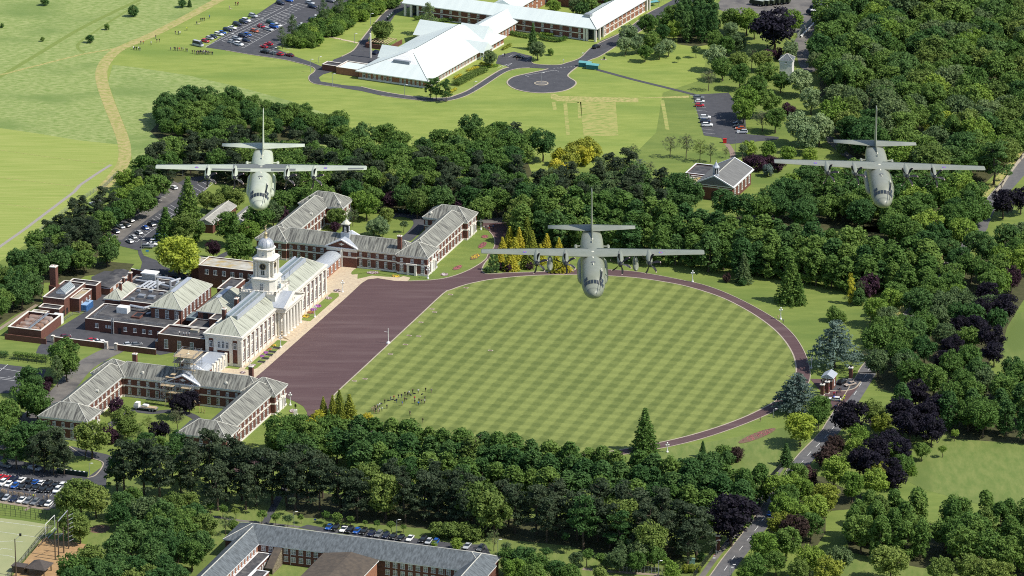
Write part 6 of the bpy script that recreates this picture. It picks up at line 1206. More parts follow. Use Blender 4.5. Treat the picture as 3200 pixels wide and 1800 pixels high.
# singles, sheet by sheet
T('a', '340 12 shrub 4 d;1375 30 shrub 3.6 d;1430 22 conifer 4.5 d;1005 87 shrub 5 d;680 297 shrub 3.6 d;806 205 shrub 2.8 m;320 298 shrub 2 m;14 195 shrub 2 m', 'in the rough field')
T('a', '2130 270 birch 10 g;2205 195 birch 12 g;2440 75 birch 13 g;2560 40 birch 12 g', 'on the verge of the big car park')
wood('a', [(2160, 300), (2300, 190), (2480, 90), (2576, 60), (2576, 220), (2420, 235), (2400, 310), (2250, 320)], 3.2, [(('shrub', 'm'), 3), (('shrub', 'b'), 1)], 4, 6, 'in the thicket beside the big car park')
wood('b', [(0, 60), (120, -40), (460, -80), (430, 5), (230, 90), (100, 150), (0, 205)], 3.4, [(('shrub', 'm'), 2), (('shrub', 'b'), 2)], 3.5, 5.5, 'in the thicket left of the white-roofed block')
T('b', '655 120 birch 15 g 1.3;310 220 broad 11 o 1.2;1120 430 broad 8 g;1445 290 conifer 12 d .8;1480 365 broad 9 g;715 650 pine 10 d;790 662 pine 9.5 d;670 645 pine 8.5 d;1578 395 shrub 3 m;1600 45 broad 8 b 1.2;1770 40 broad 9 g;1880 15 broad 12 m;1830 70 broad 9 d;2040 30 broad 10 d', 'in the grounds of the white-roofed block')
T('b', '2165 245 broad 10 w;2140 330 broad 9 w;2230 320 broad 9 w;2310 175 broad 11 m;2400 370 broad 8 w;2465 345 broad 8.5 w;2340 300 broad 10 m;2450 150 broad 10 m;2510 210 broad 10 b;2500 90 broad 10 m;2420 240 broad 9 d;2290 390 broad 8 m;2540 440 orchard 3 d', 'in the clump beside the bus shelters')
T('b', '985 945 broad 14 d;1520 1070 broad 14 d;1195 985 broad 12 m;1310 1010 pine 13 p;1430 1050 broad 12 m;1650 1190 shrub 7 y;1700 1230 shrub 7.5 t;1640 1270 shrub 7 y;1770 1130 shrub 8 t;1850 1100 shrub 8 t;1900 1150 shrub 7.5 t;1830 1180 shrub 8 y;1750 1190 shrub 8 t;1620 1310 shrub 6 t', 'at the edge of the mown field')
T('b', '2480 1085 sparse 10 s;2200 1150 sparse 10 g;2250 1240 sparse 8 c;2330 1260 sparse 7 s', 'on the grass left of the chapel')
wood('c', [(-40, 0), (230, -20), (290, 110), (220, 190), (100, 210), (-40, 190)], 6, [(('column', 'd'), 3)], 13, 16, 'in the dark screen by the vehicle yard')
T('c', '690 190 broad 21 k 1.15;830 140 broad 13 b;480 140 broad 13 b;370 130 broad 12 m;540 190 broad 11 b;360 215 broad 9 w;240 290 broad 11 m;250 420 broad 12 w;100 370 orchard 6 g;195 585 sparse 10 s;430 560 broad 12 m;630 540 broad 12 m;560 640 broad 12 m;480 735 broad 15 b;460 820 broad 12 b;700 890 broad 11 m;600 890 sparse 10 s 1.2;800 830 shrub 5.5 u;815 360 broad 10 w;720 410 shrub 5 u;890 600 broad 13 w;970 740 broad 12 w;870 940 broad 15 w;1030 950 broad 15 w;940 1030 broad 13 w;410 320 broad 10 g;520 420 sparse 10 g;420 450 broad 11 o;600 440 broad 10 o;640 420 shrub 5 u;330 330 broad 10 m;300 500 broad 11 m;650 760 broad 12 m;740 600 broad 10 m;1000 450 broad 10 g;1200 1110 broad 7 g', 'round the white water tower')
T('c', '500 1122 shrub 6 b;450 1120 orchard 6 g;640 1138 shrub 6.4 b;795 1158 shrub 6.4 b;960 1178 shrub 6.4 b', 'in the shrub line above the chapel')
T('c', '500 1225 shrub 6 u;575 1240 shrub 6.5 u;650 1230 shrub 6 u;720 1250 shrub 5.5 u;640 1290 shrub 5 c;25 1080 sparse 11 s;130 1110 sparse 10.5 o;210 1130 sparse 9 g;325 1140 sparse 5 s', 'round the chapel')
T('d', '1350 455 broad 19 l 1.12;1720 245 broad 15 m;1800 415 broad 14 m;1940 190 broad 14 m;1880 290 broad 11 b;2060 150 broad 11 g;1610 415 broad 8 u;1250 265 conifer 14 m 1.3;1420 100 conifer 20 m 1.15;1390 250 broad 12 o;1480 270 broad 9 m;1640 60 broad 9 o;1780 40 broad 9 o;2120 170 shrub 6 u;2120 60 broad 11 m;2250 30 broad 11 m;1480 350 shrub 3 b;1560 50 broad 9 o;1700 10 broad 9 o', 'between the car park and the clock tower')
T('d', '490 1215 broad 14 m;500 1290 broad 12 m;430 1330 birch 12 g;220 1400 broad 12 d;250 1449 broad 10 d;360 1430 shrub 4 u', 'by the tennis court')
T('u', '1160 170 broad 11 b;1260 200 broad 12 b;1100 330 sparse 8 g;920 340 broad 9 o;900 480 shrub 4 u;1400 440 broad 8 w;1330 470 broad 7 w;1440 470 broad 8 w;1330 120 broad 11 m', 'in the far wing courtyard')
T('e', '470 245 orchard 5 g;340 170 broad 8 o;370 55 broad 9 u;570 70 broad 12 o;880 85 broad 9 u;1060 120 broad 13 m;1110 60 broad 12 m;960 40 broad 13 d;760 50 broad 13 d;650 30 broad 12 m;460 20 broad 12 d;1370 130 broad 14 o;1290 190 broad 10 o;1370 220 broad 11 o;1180 50 broad 13 m', 'behind the far wing')
T('e', '1270 345 conifer 8 y 1.2;1215 415 conifer 7 y 1.2;1340 365 conifer 9 y;1310 440 conifer 9 y 1.3;1400 320 conifer 12 t;1200 485 conifer 6 y 1.2;1280 520 conifer 9 y 1.4;1400 500 conifer 9 t 1.3;1500 480 conifer 8 y 1.2;1550 400 conifer 8 y 1.2;1640 420 conifer 7 y 1.2;1620 540 conifer 8 y 1.3;1690 545 conifer 7 y 1.3;1440 400 conifer 10 t;1130 530 column 7 d;1168 545 column 7.5 d;1200 560 shrub 3 u;1100 590 shrub 2.6 d;1230 560 shrub 3 m;1260 575 shrub 3 u;1420 560 shrub 3 u;1140 600 shrub 1.4 w', 'in the golden clump by the parade ground')
T('f', '460 590 conifer 12 g 1.1;330 650 shrub 3.6 r;450 680 shrub 3 d;815 690 conifer 18 m 1.15;870 750 conifer 12 m;1270 745 column 11 y .9;1268 690 column 9 y .9;1400 710 shrub 9 u;1340 720 sparse 8 g;1330 800 shrub 6 d;1150 1150 cedar 18 c 1.1;1150 925 shrub 6 m;1200 950 shrub 4 m', 'on the lawn outside the ring road')
T('n', '250 400 cedar 14 c 1.2;200 450 cedar 10 c;280 680 broad 13 l 1.15;450 520 broad 11 m;430 590 broad 9 m', 'by the gatehouse')
T('i', '780 545 conifer 8 d 1.3;410 540 shrub 5 r;310 520 shrub 6 m;340 560 shrub 5 d;370 980 broad 19 k 1.05;110 1060 pine 18 p 1.2;0 1000 pine 17 p;40 1160 pine 14 p;400 520 shrub 4 r;140 1310 shrub 3 d;60 1390 shrub 3.2 t;20 1395 shrub 3 t;110 1395 shrub 2.6 t;150 500 conifer 6 d', 'left of the road on the right')
T('i', '2050 370 orchard 4.5 b;1960 490 orchard 4.6 b;1720 620 conifer 7 b 1.3;1800 495 broad 7 m', 'on the right-hand field')
T('i', '1265 230 broad 15 k 1.05;1150 450 broad 9 r;1640 200 broad 14 k;1720 300 broad 13 k;1820 250 broad 14 k;1880 330 broad 12 k;1560 430 broad 11 k;1470 480 broad 12 k;1650 480 broad 11 k;1340 560 broad 12 k;1430 600 broad 12 k;1560 640 broad 10 k;1930 160 broad 12 k;1760 60 broad 12 k;1600 720 shrub 8 k;840 1080 broad 12 r;940 700 shrub 7 r;1090 560 shrub 8 r;1060 850 shrub 7 r', 'in the dark belt right of the road')
T('f', '2300 760 broad 12 k;2430 850 broad 12 k;2090 1010 broad 11 k;2200 1010 broad 11 k;2340 1090 broad 12 k;2040 1160 broad 10 k;1960 1260 broad 10 k;2250 880 broad 12 k;2420 60 broad 13 k;2550 40 broad 12 k;2350 1200 broad 10 k;2480 640 broad 11 u', 'in the dark belt right of the road')
T('i', '1300 470 broad 9 b;1250 560 broad 9 o;1330 380 broad 10 b;1500 290 broad 10 t;1440 200 broad 11 o;1600 500 broad 9 m;1650 600 broad 9 m;1480 660 broad 9 t;1880 300 broad 9 b', 'among the copper beeches')
T('i', '1560 1325 broad 13 o 1.1;1950 1390 broad 11 o;2150 1370 broad 11 o;2310 1400 broad 11 o;2420 1420 broad 10 o;1180 1310 broad 11 g;1100 1390 broad 12 t;960 1310 broad 12 b;880 1400 broad 10 o;620 1210 broad 13 b;540 1370 broad 11 m;470 1430 broad 8 b;780 1180 broad 12 m;700 1330 broad 9 m', 'at the bottom right beyond the road')
T('h', '2290 375 conifer 16 m 1.15;60 195 conifer 10 t 1.25;0 230 conifer 8 t;190 270 shrub 4 y;980 560 cedar 16 o 1.05', 'along the near edge of the lawn')
T('g', '2510 190 conifer 9 t;2440 190 conifer 8 t;2400 250 shrub 4.5 y;2340 300 shrub 4 y;2560 150 conifer 9 t;2480 260 conifer 6 m', 'along the near edge of the lawn')
T('g', '690 380 broad 15 o;640 430 sparse 11 o;800 385 shrub 6 u;850 400 shrub 5 u;940 260 broad 11 o;880 180 shrub 6 u;960 320 broad 9 o;1360 145 broad 10 k;1430 120 broad 9 k;1340 245 sparse 9 s;1200 345 broad 9 k;1120 290 sparse 7 o;1060 330 sparse 6 m;1330 200 sparse 6 s', 'in the near wing courtyard')
T('g', '200 80 broad 14 m;280 130 broad 13 m;60 200 broad 12 m;110 230 shrub 5 u;60 330 broad 12 m;30 440 pine 14 d;190 390 broad 14 d;300 380 broad 13 d;330 460 pine 15 p;430 440 pine 15 p;250 500 pine 13 p;480 520 pine 12 p;120 470 pine 13 d;400 540 pine 11 p;340 40 shrub 5 u', 'left of the near wing')
T('g', '930 580 pine 19 p;1080 560 pine 20 p;1200 620 pine 19 p;1300 540 pine 16 d;1440 590 pine 19 p;1600 500 pine 21 p;1700 620 pine 19 p;1820 600 pine 20 p;1930 640 pine 20 p;2050 640 pine 19 p;1760 500 pine 15 p;880 620 pine 14 d;1360 650 pine 14 g;1640 720 pine 17 p;1850 730 pine 16 p;1000 490 broad 10 m;1180 480 broad 11 m;1350 420 broad 9 d;1450 530 column 13 p;1100 430 broad 9 d', 'in the pine belt before the near wing')
T('g', '600 820 broad 14 o 1.25;720 860 broad 12 o 1.1;500 870 broad 11 o;540 1030 broad 12 o 1.1;600 1080 broad 10 o;920 890 broad 11 d;1000 850 broad 9 m;900 980 broad 10 d;1080 940 broad 12 g;1180 950 broad 12 g;1320 900 broad 11 o;1420 900 broad 10 o', 'beside the packed car park')
wood('g', [(520, 1400), (650, 1260), (850, 1120), (1000, 1060), (1250, 980), (1480, 930), (1600, 1060), (1620, 1200), (1420, 1290), (1360, 1449), (1200, 1560), (480, 1560)], 8.2, [(('broad', 'd'), 4), (('broad', 'm'), 2), (('broad', 'o'), 1)], 11, 14, 'in the dark copse at the bottom left')
T('g', '500 1440 shrub 6 l;960 1420 shrub 7 l;1040 1430 shrub 6 l;1700 1040 sparse 8 g;1760 1060 broad 5 m', 'at the edge of the dark copse')
T('g', '1585 920 orchard 4.4 m;1680 940 orchard 5 m;1780 960 orchard 4 o;1975 985 orchard 5 m;2080 1000 orchard 4.6 m;2170 1015 orchard 4.8 g;2272 1005 orchard 3.4 m;2460 990 orchard 4.6 m;2545 1000 orchard 5.4 m;1000 850 orchard 4 m', 'in the lollipop row behind the slate block')
T('h', '70 1020 orchard 4 m;180 1045 orchard 2.6 m;268 1048 orchard 3.4 m;375 1058 orchard 4.2 m;470 1080 orchard 3 m;1150 1160 sparse 8 g;1245 1225 orchard 5 g;1548 1265 orchard 5 d;1850 1290 orchard 6.4 m;1960 1310 orchard 6 m;1770 1320 broad 6 g;1450 1250 orchard 3.6 g;2432 1335 orchard 5.4 b;1700 1235 orchard 3 g', 'on the grass behind the slate block')
T('h', '740 1110 shrub 5 o 1.3;830 1110 shrub 5.5 o 1.3;920 1120 shrub 5.5 o 1.3;990 1130 shrub 5 o 1.3;870 1210 shrub 4 b;700 1210 shrub 2 b;1260 1310 broad 10 m;1370 1310 broad 11 d;1480 1350 broad 10 m;1300 1400 broad 10 b;1450 1430 broad 10 m;1620 1400 broad 9 d;1720 1430 broad 9 m;2140 1250 broad 9 g 1.2;2270 1260 broad 10 g;2360 1290 broad 9 m;2080 1320 broad 8 g;2220 1330 broad 8 m;1950 1440 shrub 5 o;2500 1420 shrub 6 b;2000 1320 broad 6 g', 'right of the slate-roofed block')
# avenues of limes and belts of pine
for k, (dy, n) in enumerate(((0, 27), (-38, 27), (-78, 26))): row((1640, 700 + dy), (2890, 884 + dy), n, 'lime', 15.5 if k else 14, 'm' if k else 'm', ['in the front avenue row beyond the lawn', 'in the middle avenue row beyond the lawn', 'in the back avenue row beyond the lawn'][k])
for k, (dy, n) in enumerate(((0, 23), (42, 23), (88, 23))): row((1120, 1352 + dy), (2320, 1510 + dy), n, 'lime', 13.5, 'm' if k != 1 else 'd', ['in the inner row edging the near lawn', 'in the second row edging the near lawn', 'in the outer row edging the near lawn'][k])
T('g', '2120 340 broad 14 m;2240 330 broad 14 m;2340 380 broad 13 m;2440 340 broad 13 m;2540 330 broad 13 m;2180 440 broad 13 d;2300 470 broad 13 d;2420 440 broad 13 m;2540 440 broad 13 d;2080 420 broad 11 m', 'in the leafy corner by the parade ground')
wood('g', [(2150, 570), (2576, 620), (2576, 800), (2300, 790), (2150, 740)], 7.6, [(('pine', 'p'), 1)], 16, 19, 'in the foreground pine belt')
wood('h', [(-10, 660), (300, 690), (700, 680), (900, 740), (1300, 810), (1700, 850), (2100, 900), (2500, 980), (2576, 1100), (2350, 1150), (2000, 1080), (1700, 1010), (1100, 950), (600, 880), (0, 830)], 7.4, [(('pine', 'p'), 7), (('pine', 'd'), 1), (('broad', 'o'), 1)], 14.5, 18.5, 'in the foreground pine belt')
wood('i', [(-60, 620), (150, 600), (330, 660), (470, 700), (640, 740), (560, 900), (300, 800), (0, 820)], 8, [(('lime', 'm'), 2), (('broad', 'm'), 1), (('broad', 'd'), 1)], 12, 15, 'in the copse at the lawn corner')
# woods
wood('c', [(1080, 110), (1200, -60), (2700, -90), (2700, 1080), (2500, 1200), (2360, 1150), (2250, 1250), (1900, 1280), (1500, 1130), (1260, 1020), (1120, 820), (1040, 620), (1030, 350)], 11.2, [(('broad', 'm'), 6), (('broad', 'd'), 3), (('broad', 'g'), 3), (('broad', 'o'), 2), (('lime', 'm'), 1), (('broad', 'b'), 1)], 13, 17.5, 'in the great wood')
T('c', '1960 930 broad 13 l;1900 970 broad 12 t;2050 380 broad 12 b;1700 1190 broad 11 l;1780 1210 broad 11 l;1640 1220 broad 10 t;1960 1310 broad 13 t;2080 1330 broad 13 b;2350 1180 pine 18 d 1.2', 'standing out in the great wood')
wood('c', [(640, 1390), (900, 1290), (1250, 1250), (1700, 1300), (2200, 1330), (2300, 1420), (2280, 1560), (1900, 1650), (1400, 1600), (1000, 1560), (700, 1540), (560, 1560), (560, 1500)], 9.6, [(('broad', 'd'), 3), (('broad', 'm'), 4), (('pine', 'd'), 1), (('broad', 'b'), 1)], 12, 15, 'in the wood right of the chapel')
wood('f', [(1320, 120), (1700, 100), (2150, 60), (2270, 20), (2200, 140), (2080, 330), (2000, 420), (1850, 400), (1500, 270)], 9.6, [(('broad', 'm'), 4), (('broad', 'd'), 2), (('broad', 'b'), 1)], 12, 15, 'in the wood right of the chapel')
wood('f', [(-80, 0), (300, 60), (700, 130), (1150, 190), (1150, 110), (700, 20), (500, 30), (200, 60), (0, -40)], 8.8, [(('pine', 'p'), 2), (('broad', 'd'), 3), (('broad', 'w'), 1), (('broad', 'm'), 2)], 12, 15, 'in the mixed wood below the chapel')
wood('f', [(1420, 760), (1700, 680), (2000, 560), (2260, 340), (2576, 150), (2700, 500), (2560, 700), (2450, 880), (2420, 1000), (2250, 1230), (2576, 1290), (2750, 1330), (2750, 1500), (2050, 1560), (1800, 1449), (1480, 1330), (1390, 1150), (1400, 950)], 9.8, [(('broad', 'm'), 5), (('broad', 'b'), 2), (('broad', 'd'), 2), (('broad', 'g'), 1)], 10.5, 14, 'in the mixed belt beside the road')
wood('i', [(1380, 60), (1700, 90), (2030, 120), (2300, 90), (2700, 110), (2700, 300), (2300, 270), (2030, 250), (2000, 200), (1600, 140), (1420, 180)], 8.6, [(('lime', 'd'), 3), (('broad', 'm'), 1)], 12, 14.5, 'in the belt above the right-hand field')
wood('i', [(680, 800), (880, 545), (1060, 560), (1240, 660), (1520, 740), (1300, 800), (1080, 820), (1080, 980), (980, 1130), (740, 1050), (640, 970)], 9, [(('broad', 'b'), 4), (('broad', 'm'), 3), (('broad', 't'), 1)], 10, 12.5, 'in the bright belt beside the road')
wood('i', [(1230, 950), (1300, 880), (1560, 840), (1800, 860), (2080, 930), (2250, 920), (2560, 920), (2720, 1000), (2720, 1280), (2400, 1270), (2100, 1230), (1800, 1210), (1500, 1150), (1260, 1090)], 8.4, [(('lime', 'm'), 5), (('lime', 'o'), 1), (('broad', 'm'), 2)], 12.5, 15, 'in the lime wood at the bottom right')
wood('b', [(-80, 990), (200, 980), (600, 1030), (860, 1040), (1100, 1000), (1400, 1080), (1440, 1180), (1380, 1240), (1000, 1200), (500, 1180), (-80, 1130)], 9, [(('broad', 'd'), 3), (('broad', 'm'), 4)], 11, 14, 'in the belt below the mown field')
wood('b', [(-80, 1150), (500, 1200), (1000, 1220), (1420, 1260), (1300, 1380), (1500, 1500), (900, 1520), (500, 1480), (-80, 1449)], 8.6, [(('pine', 'p'), 4), (('broad', 'm'), 3), (('broad', 'o'), 1), (('broad', 'd'), 1)], 11.5, 14.5, 'in the dark mixed belt behind the far wing')
wood('b', [(1480, 1300), (1800, 1330), (1950, 1260), (2130, 1220), (2330, 1310), (2576, 1360), (2576, 1560), (1500, 1560)], 8.6, [(('pine', 'p'), 5), (('broad', 'd'), 2), (('pine', 'g'), 1)], 12, 15, 'in the dark wood left of the chapel')
wood('e', [(1150, -10), (1700, 10), (2500, 40), (2576, 110), (2200, 110), (1700, 70), (1430, 80), (1200, 40)], 8.4, [(('broad', 'd'), 2), (('pine', 'p'), 2), (('broad', 'm'), 1)], 12, 15, 'in the dark wood left of the chapel')
wood('a', [(1130, 890), (1260, 760), (1500, 700), (1750, 700), (2100, 780), (2400, 830), (2576, 900), (2576, 1000), (2300, 980), (1950, 960), (1500, 980), (1200, 960)], 7.6, [(('broad', 'm'), 3), (('broad', 'd'), 2)], 8, 11.5, 'in the bushy wood below the mown strip')
T('a', '1360 970 broad 7 b;1540 980 broad 7 b;1200 850 broad 7 m', 'in the bushy wood below the mown strip')
wood('a', [(1020, 1200), (1250, 1080), (1500, 1050), (1700, 1020), (2100, 1040), (2576, 1040), (2576, 1449), (2350, 1560), (2200, 1380), (1900, 1300), (1500, 1220), (1350, 1300), (1100, 1350)], 8, [(('pine', 'p'), 4), (('broad', 'm'), 3), (('broad', 'd'), 1)], 11, 14, 'in the wood under the pale aircraft')
wood('a', [(800, 1449), (950, 1280), (1080, 1230), (1290, 1280), (1250, 1449), (1050, 1560), (800, 1560)], 7, [(('pine', 'p'), 4), (('broad', 'm'), 2), (('broad', 'b'), 1)], 9, 12, 'in the pine belt beside the playing field')
wood('d', [(440, 180), (760, 20), (900, 0), (1160, 30), (1060, 110), (880, 200), (800, 300), (720, 380), (560, 460), (330, 520), (60, 560), (240, 380)], 7, [(('pine', 'p'), 4), (('broad', 'm'), 1), (('broad', 'd'), 2)], 9.5, 12, 'in the pine belt beside the playing field')
wood('d', [(-40, 560), (300, 430), (560, 440), (780, 400), (1010, 420), (970, 470), (640, 510), (560, 560), (330, 560), (300, 720), (110, 800), (-40, 900)], 7.8, [(('broad', 'd'), 3), (('broad', 'm'), 2), (('broad', 'o'), 2)], 9.5, 12.5, 'in the leafy belt behind the boiler house')
# build them
far_ = sorted((t for t in TREES if t[4] == 'broad' and t[6] not in 'kruwlt' and t[7] in WOODP and -120 < t[0] < 3320 and -120 < t[1] < 1960), key=lambda t: t[3])
n_s = sum(t[4] == 'broad' and t[6] not in 'kruwlt' and t[7] not in WOODP for t in TREES); STUFF = far_[max(0, 295 - n_s):]
_st = set(id(t) for t in STUFF); TREES = [t for t in TREES if id(t) not in _st]
LEAFW = LEAF.copy(); LEAFW.name = 'woodland_foliage'; at_ = LEAFW.node_tree.nodes.new('ShaderNodeAttribute'); at_.attribute_type = 'INSTANCER'; at_.attribute_name = 'leafcol'
for l_ in [l_ for l_ in LEAFW.node_tree.links if l_.from_socket.name == 'Color' and l_.from_node.type == 'OBJECT_INFO']: LEAFW.node_tree.links.new(at_.outputs['Color'], l_.to_socket)
wcol = bpy.data.collections.new('woodland_kit'); wkit = []
for v_, (cm, tm) in enumerate(TREEK['broad']):
    c2_ = cm.copy(); c2_.materials[0] = LEAFW; o = bpy.data.objects.new(f'woodland_tree_{v_:03d}', c2_); wcol.objects.link(o)
wm = bpy.data.meshes.new('woodland'); wm.from_pydata([(t[2], t[3], 0) for t in STUFF], [], [])
for nm_, ty in (('idx', 'INT'), ('rot', 'FLOAT_VECTOR'), ('scl', 'FLOAT_VECTOR'), ('leafcol', 'FLOAT_COLOR')): wm.attributes.new(nm_, ty, 'POINT')
for i, t in enumerate(STUFF):
    wm.attributes['idx'].data[i].value = trg.randrange(len(TREEK['broad'])); wm.attributes['leafcol'].data[i].color = (*TC[t[6]], 1); wm.attributes['rot'].data[i].vector = (0, 0, trg.uniform(0, 6.28)); s_ = t[5] / 14; w_ = trg.uniform(.95, 1.2); wm.attributes['scl'].data[i].vector = (s_ * w_, s_ * w_, s_)
ng = bpy.data.node_groups.new('scatter_trees', 'GeometryNodeTree'); ng.interface.new_socket('Geometry', in_out='INPUT', socket_type='NodeSocketGeometry'); ng.interface.new_socket('Geometry', in_out='OUTPUT', socket_type='NodeSocketGeometry')
gi, go = ng.nodes.new('NodeGroupInput'), ng.nodes.new('NodeGroupOutput'); ci = ng.nodes.new('GeometryNodeCollectionInfo'); ci.inputs[0].default_value = wcol; ci.inputs[1].default_value = True; ci.inputs[2].default_value = True
ip = ng.nodes.new('GeometryNodeInstanceOnPoints'); ip.inputs['Pick Instance'].default_value = True; ng.links.new(gi.outputs[0], ip.inputs['Points']); ng.links.new(ci.outputs[0], ip.inputs['Instance'])
for nm_, ty, so_ in (('idx', 'INT', 'Instance Index'), ('rot', 'FLOAT_VECTOR', 'Rotation'), ('scl', 'FLOAT_VECTOR', 'Scale')):
    na = ng.nodes.new('GeometryNodeInputNamedAttribute'); na.data_type = ty; na.inputs[0].default_value = nm_; ng.links.new([q for q in na.outputs if q.enabled][0], ip.inputs[so_])
ng.links.new(ip.outputs[0], go.inputs[0])
if STUFF:
    wo_ = obj('woodland', wm); wo_.modifiers.new('scatter', 'NODES').node_group = ng; kind(wo_, 'stuff', 'dense far broadleaf woodland filling the right and upper belts', 'woodland')
TPH = {}
for t in TREES: TPH.setdefault((t[4], t[6], t[7]), []).append(t)
for (kd, cl_, place), lst in TPH.items():
    lst.sort(key=lambda t: t[0]); nm, ph = TKN[kd]
    if kd == 'broad' and cl_ in 'kru': nm, ph = 'copper_beech', 'copper beech'
    if kd == 'broad' and cl_ == 'w': nm, ph = 'blossoming_tree', 'tree'
    if kd == 'broad' and cl_ in 'lt': nm, ph = 'maple_tree', 'round-crowned tree'
    for i, (px, py, x, y, kd, H, cl_, place, wide) in enumerate(lst):
        if px < -120 or px > 3320 or py > 1960 or py < -120: continue
        lab = f'{TCN[cl_]} {ph} {place}'
        if 1 < len(lst) <= 58: lab = f'{TCN[cl_]} {ph} {place}, {ordw(i)} from left'
        r = tag(obj(nm, None, None, (x, y, 0), (0, 0, trg.uniform(0, 6.28))), lab, 'shrub' if kd == 'shrub' else 'tree', 'trees ' + place if kd != 'shrub' else 'shrubs ' + place)
        s_ = H / (12.2 if kd == 'shrub' else 14.0); cm, tm = TREEK[kd][trg.randrange(len(TREEK[kd]))]; w_ = wide * trg.uniform(.94, 1.08) * (1.0)
        obj('trunk', tm, r, scale=(s_ * w_, s_ * w_, s_)); obj('crown', cm, r, scale=(s_ * w_, s_ * w_, s_), color=TC[cl_])
print('TREES', len(TREES), {k_: sum(t[4] == k_ for t in TREES) for k_ in TREEK})

# ------------------------------------------------------------------ vehicles
PAINT = M('car_paint', (.5, .5, .5), obcol=True, rough=.25, spec=.6); TYRE = DARK; LAMPG = M('lamp_lens', (.75, .75, .72), rough=.2); REDL = M('tail_lens', (.4, .03, .03), rough=.3)
def car_parts(L_, W_, H_, gh0, gh1, r0, r1, sh, nose):
    """body, windows, roof and wheel meshes; x forward"""
    b = MB(); a = L_ / 2; w_ = W_ / 2; st = [(-a, .8, .45, sh * .82), (-a + .12, .92, .32, sh * .98), (-a * .55, 1, .27, sh), (0, 1, .26, sh * .99), (a * .45, 1, .26, sh * .96), (a * .8, .95, .28, nose), (a - .1, .86, .33, nose * .88), (a, .74, .42, nose * .75)]
    b.loft([[(x, -w_ * k, zb + .12), (x, -w_ * k * .94, zb), (x, w_ * k * .94, zb), (x, w_ * k, zb + .12), (x, w_ * k, zt - .14), (x, w_ * k * .9, zt), (x, -w_ * k * .9, zt), (x, -w_ * k, zt - .14)] for x, k, zb, zt in st]); g = MB()
    zb, zt = sh * .93, H_ - .05; q = .9; g.loft([[(gh0, -w_ * q, zb), (gh1, -w_ * q, zb), (gh1, w_ * q, zb), (gh0, w_ * q, zb)], [(r0, -w_ * .72, zt), (r1, -w_ * .72, zt), (r1, w_ * .72, zt), (r0, w_ * .72, zt)]])
    r = MB(); r.loft([[(r0 - .03, -w_ * .74, zt - .03), (r1 + .05, -w_ * .74, zt - .03), (r1 + .05, w_ * .74, zt - .03), (r0 - .03, w_ * .74, zt - .03)], [(r0 + .1, -w_ * .6, H_), (r1 - .1, -w_ * .6, H_), (r1 - .1, w_ * .6, H_), (r0 + .1, w_ * .6, H_)]])
    hl_ = MB(); hl_.box(a - .2, a - .02, -.18, .18, -.08, .08); tl_ = MB(); tl_.box(-.06, .06, -.14, .14, -.1, .1)
    return dict(body=b.me('body', PAINT), windows=g.me('windows', GL), roof=r.me('roof', PAINT), L=L_, W=W_, sh=sh, nose=nose)
_w = MB(); _w.cyl((0, -.1, 0), (0, .1, 0), .33, .33, 12, 0); _w.cyl((0, -.115, 0), (0, .115, 0), .2, .2, 8, 1); WHEEL = _w.me('wheel', [TYRE, STEEL])
_h = MB(); _h.box(-.08, .08, -.2, .2, -.08, .08); HEADL = _h.me('headlight', LAMPG)
CARK = dict(hatch=car_parts(4.1, 1.76, 1.46, -1.85, 1.05, -1.45, .15, .92, .8), saloon=car_parts(4.7, 1.82, 1.42, -1.75, .95, -1.0, .05, .9, .78), estate=car_parts(4.75, 1.84, 1.48, -2.2, .95, -1.95, .05, .92, .8), suv=car_parts(4.6, 1.9, 1.72, -2.1, 1.05, -1.85, .25, 1.08, .98), coupe=car_parts(4.5, 1.84, 1.34, -1.6, .75, -.75, -.1, .86, .72), van=car_parts(5.6, 2.05, 2.5, -2.6, 2.2, -2.55, 1.3, 1.2, 1.05), pickup=car_parts(5.2, 1.9, 1.75, -.5, 1.25, -.35, .6, 1.05, 1.0))
CARN = dict(hatch='hatchback', saloon='saloon', estate='estate car', suv='tall car', coupe='coupe', van='van', pickup='pickup')
CC = dict(white=(.8, .8, .78), silver=(.45, .47, .49), grey=(.16, .17, .18), black=(.012, .012, .014), navy=(.015, .02, .05), blue=(.02, .1, .4), red=(.5, .015, .03), orange=(.5, .1, .03), maroon=(.12, .015, .03), brown=(.08, .05, .045), green=(.015, .05, .03), gold=(.4, .33, .27))
def car(kd, colr, x, y, ang, label, group, z=.05):
    k = CARK[kd]; r = thing('pickup_truck' if kd == 'pickup' else 'parked_van' if kd == 'van' else 'parked_car', label, 'van' if kd == 'van' else 'pickup' if kd == 'pickup' else 'car', (x, y, z), ang, group)
    obj('body', k['body'], r, color=CC[colr]); obj('windows', k['windows'], r); obj('roof', k['roof'], r, color=CC[colr])
    for sx in (-.3, .31):
        for sy in (-.46, .46): obj('wheel', WHEEL, r, (sx * k['L'], sy * k['W'], .33))
    for sy in (-.33, .33): obj('headlight', HEADL, r, (k['L'] / 2 - .12, sy * k['W'], k['nose'] * .82))
    return r
def cars(sh, txt, ang, place, group):
    L_ = []
    for q in txt.split(';'):
        q = q.split(); p = C(sh, float(q[0]), float(q[1]), .6); L_.append((float(q[0]), p, q[2], q[3], float(q[4]) if len(q) > 4 else ang))
    L_.sort(key=lambda t: t[0]); ct = {}
    for t in L_: ct[(t[2], t[3])] = ct.get((t[2], t[3]), 0) + 1
    nn = {}
    for xs, p, colr, kd, a in L_:
        key = (colr, kd); nn[key] = nn.get(key, -1) + 1
        lab = f'{colr} {CARN[kd]} {place}' + (f', {ORD[nn[key]]} such from left' if ct[key] > 1 else '')
        car(kd, colr, p[0], p[1], R(a + random.uniform(-2, 2)), lab, group)
bj = math.degrees(math.atan2(*reversed(vec('j', 655, 405, 590, 390))))
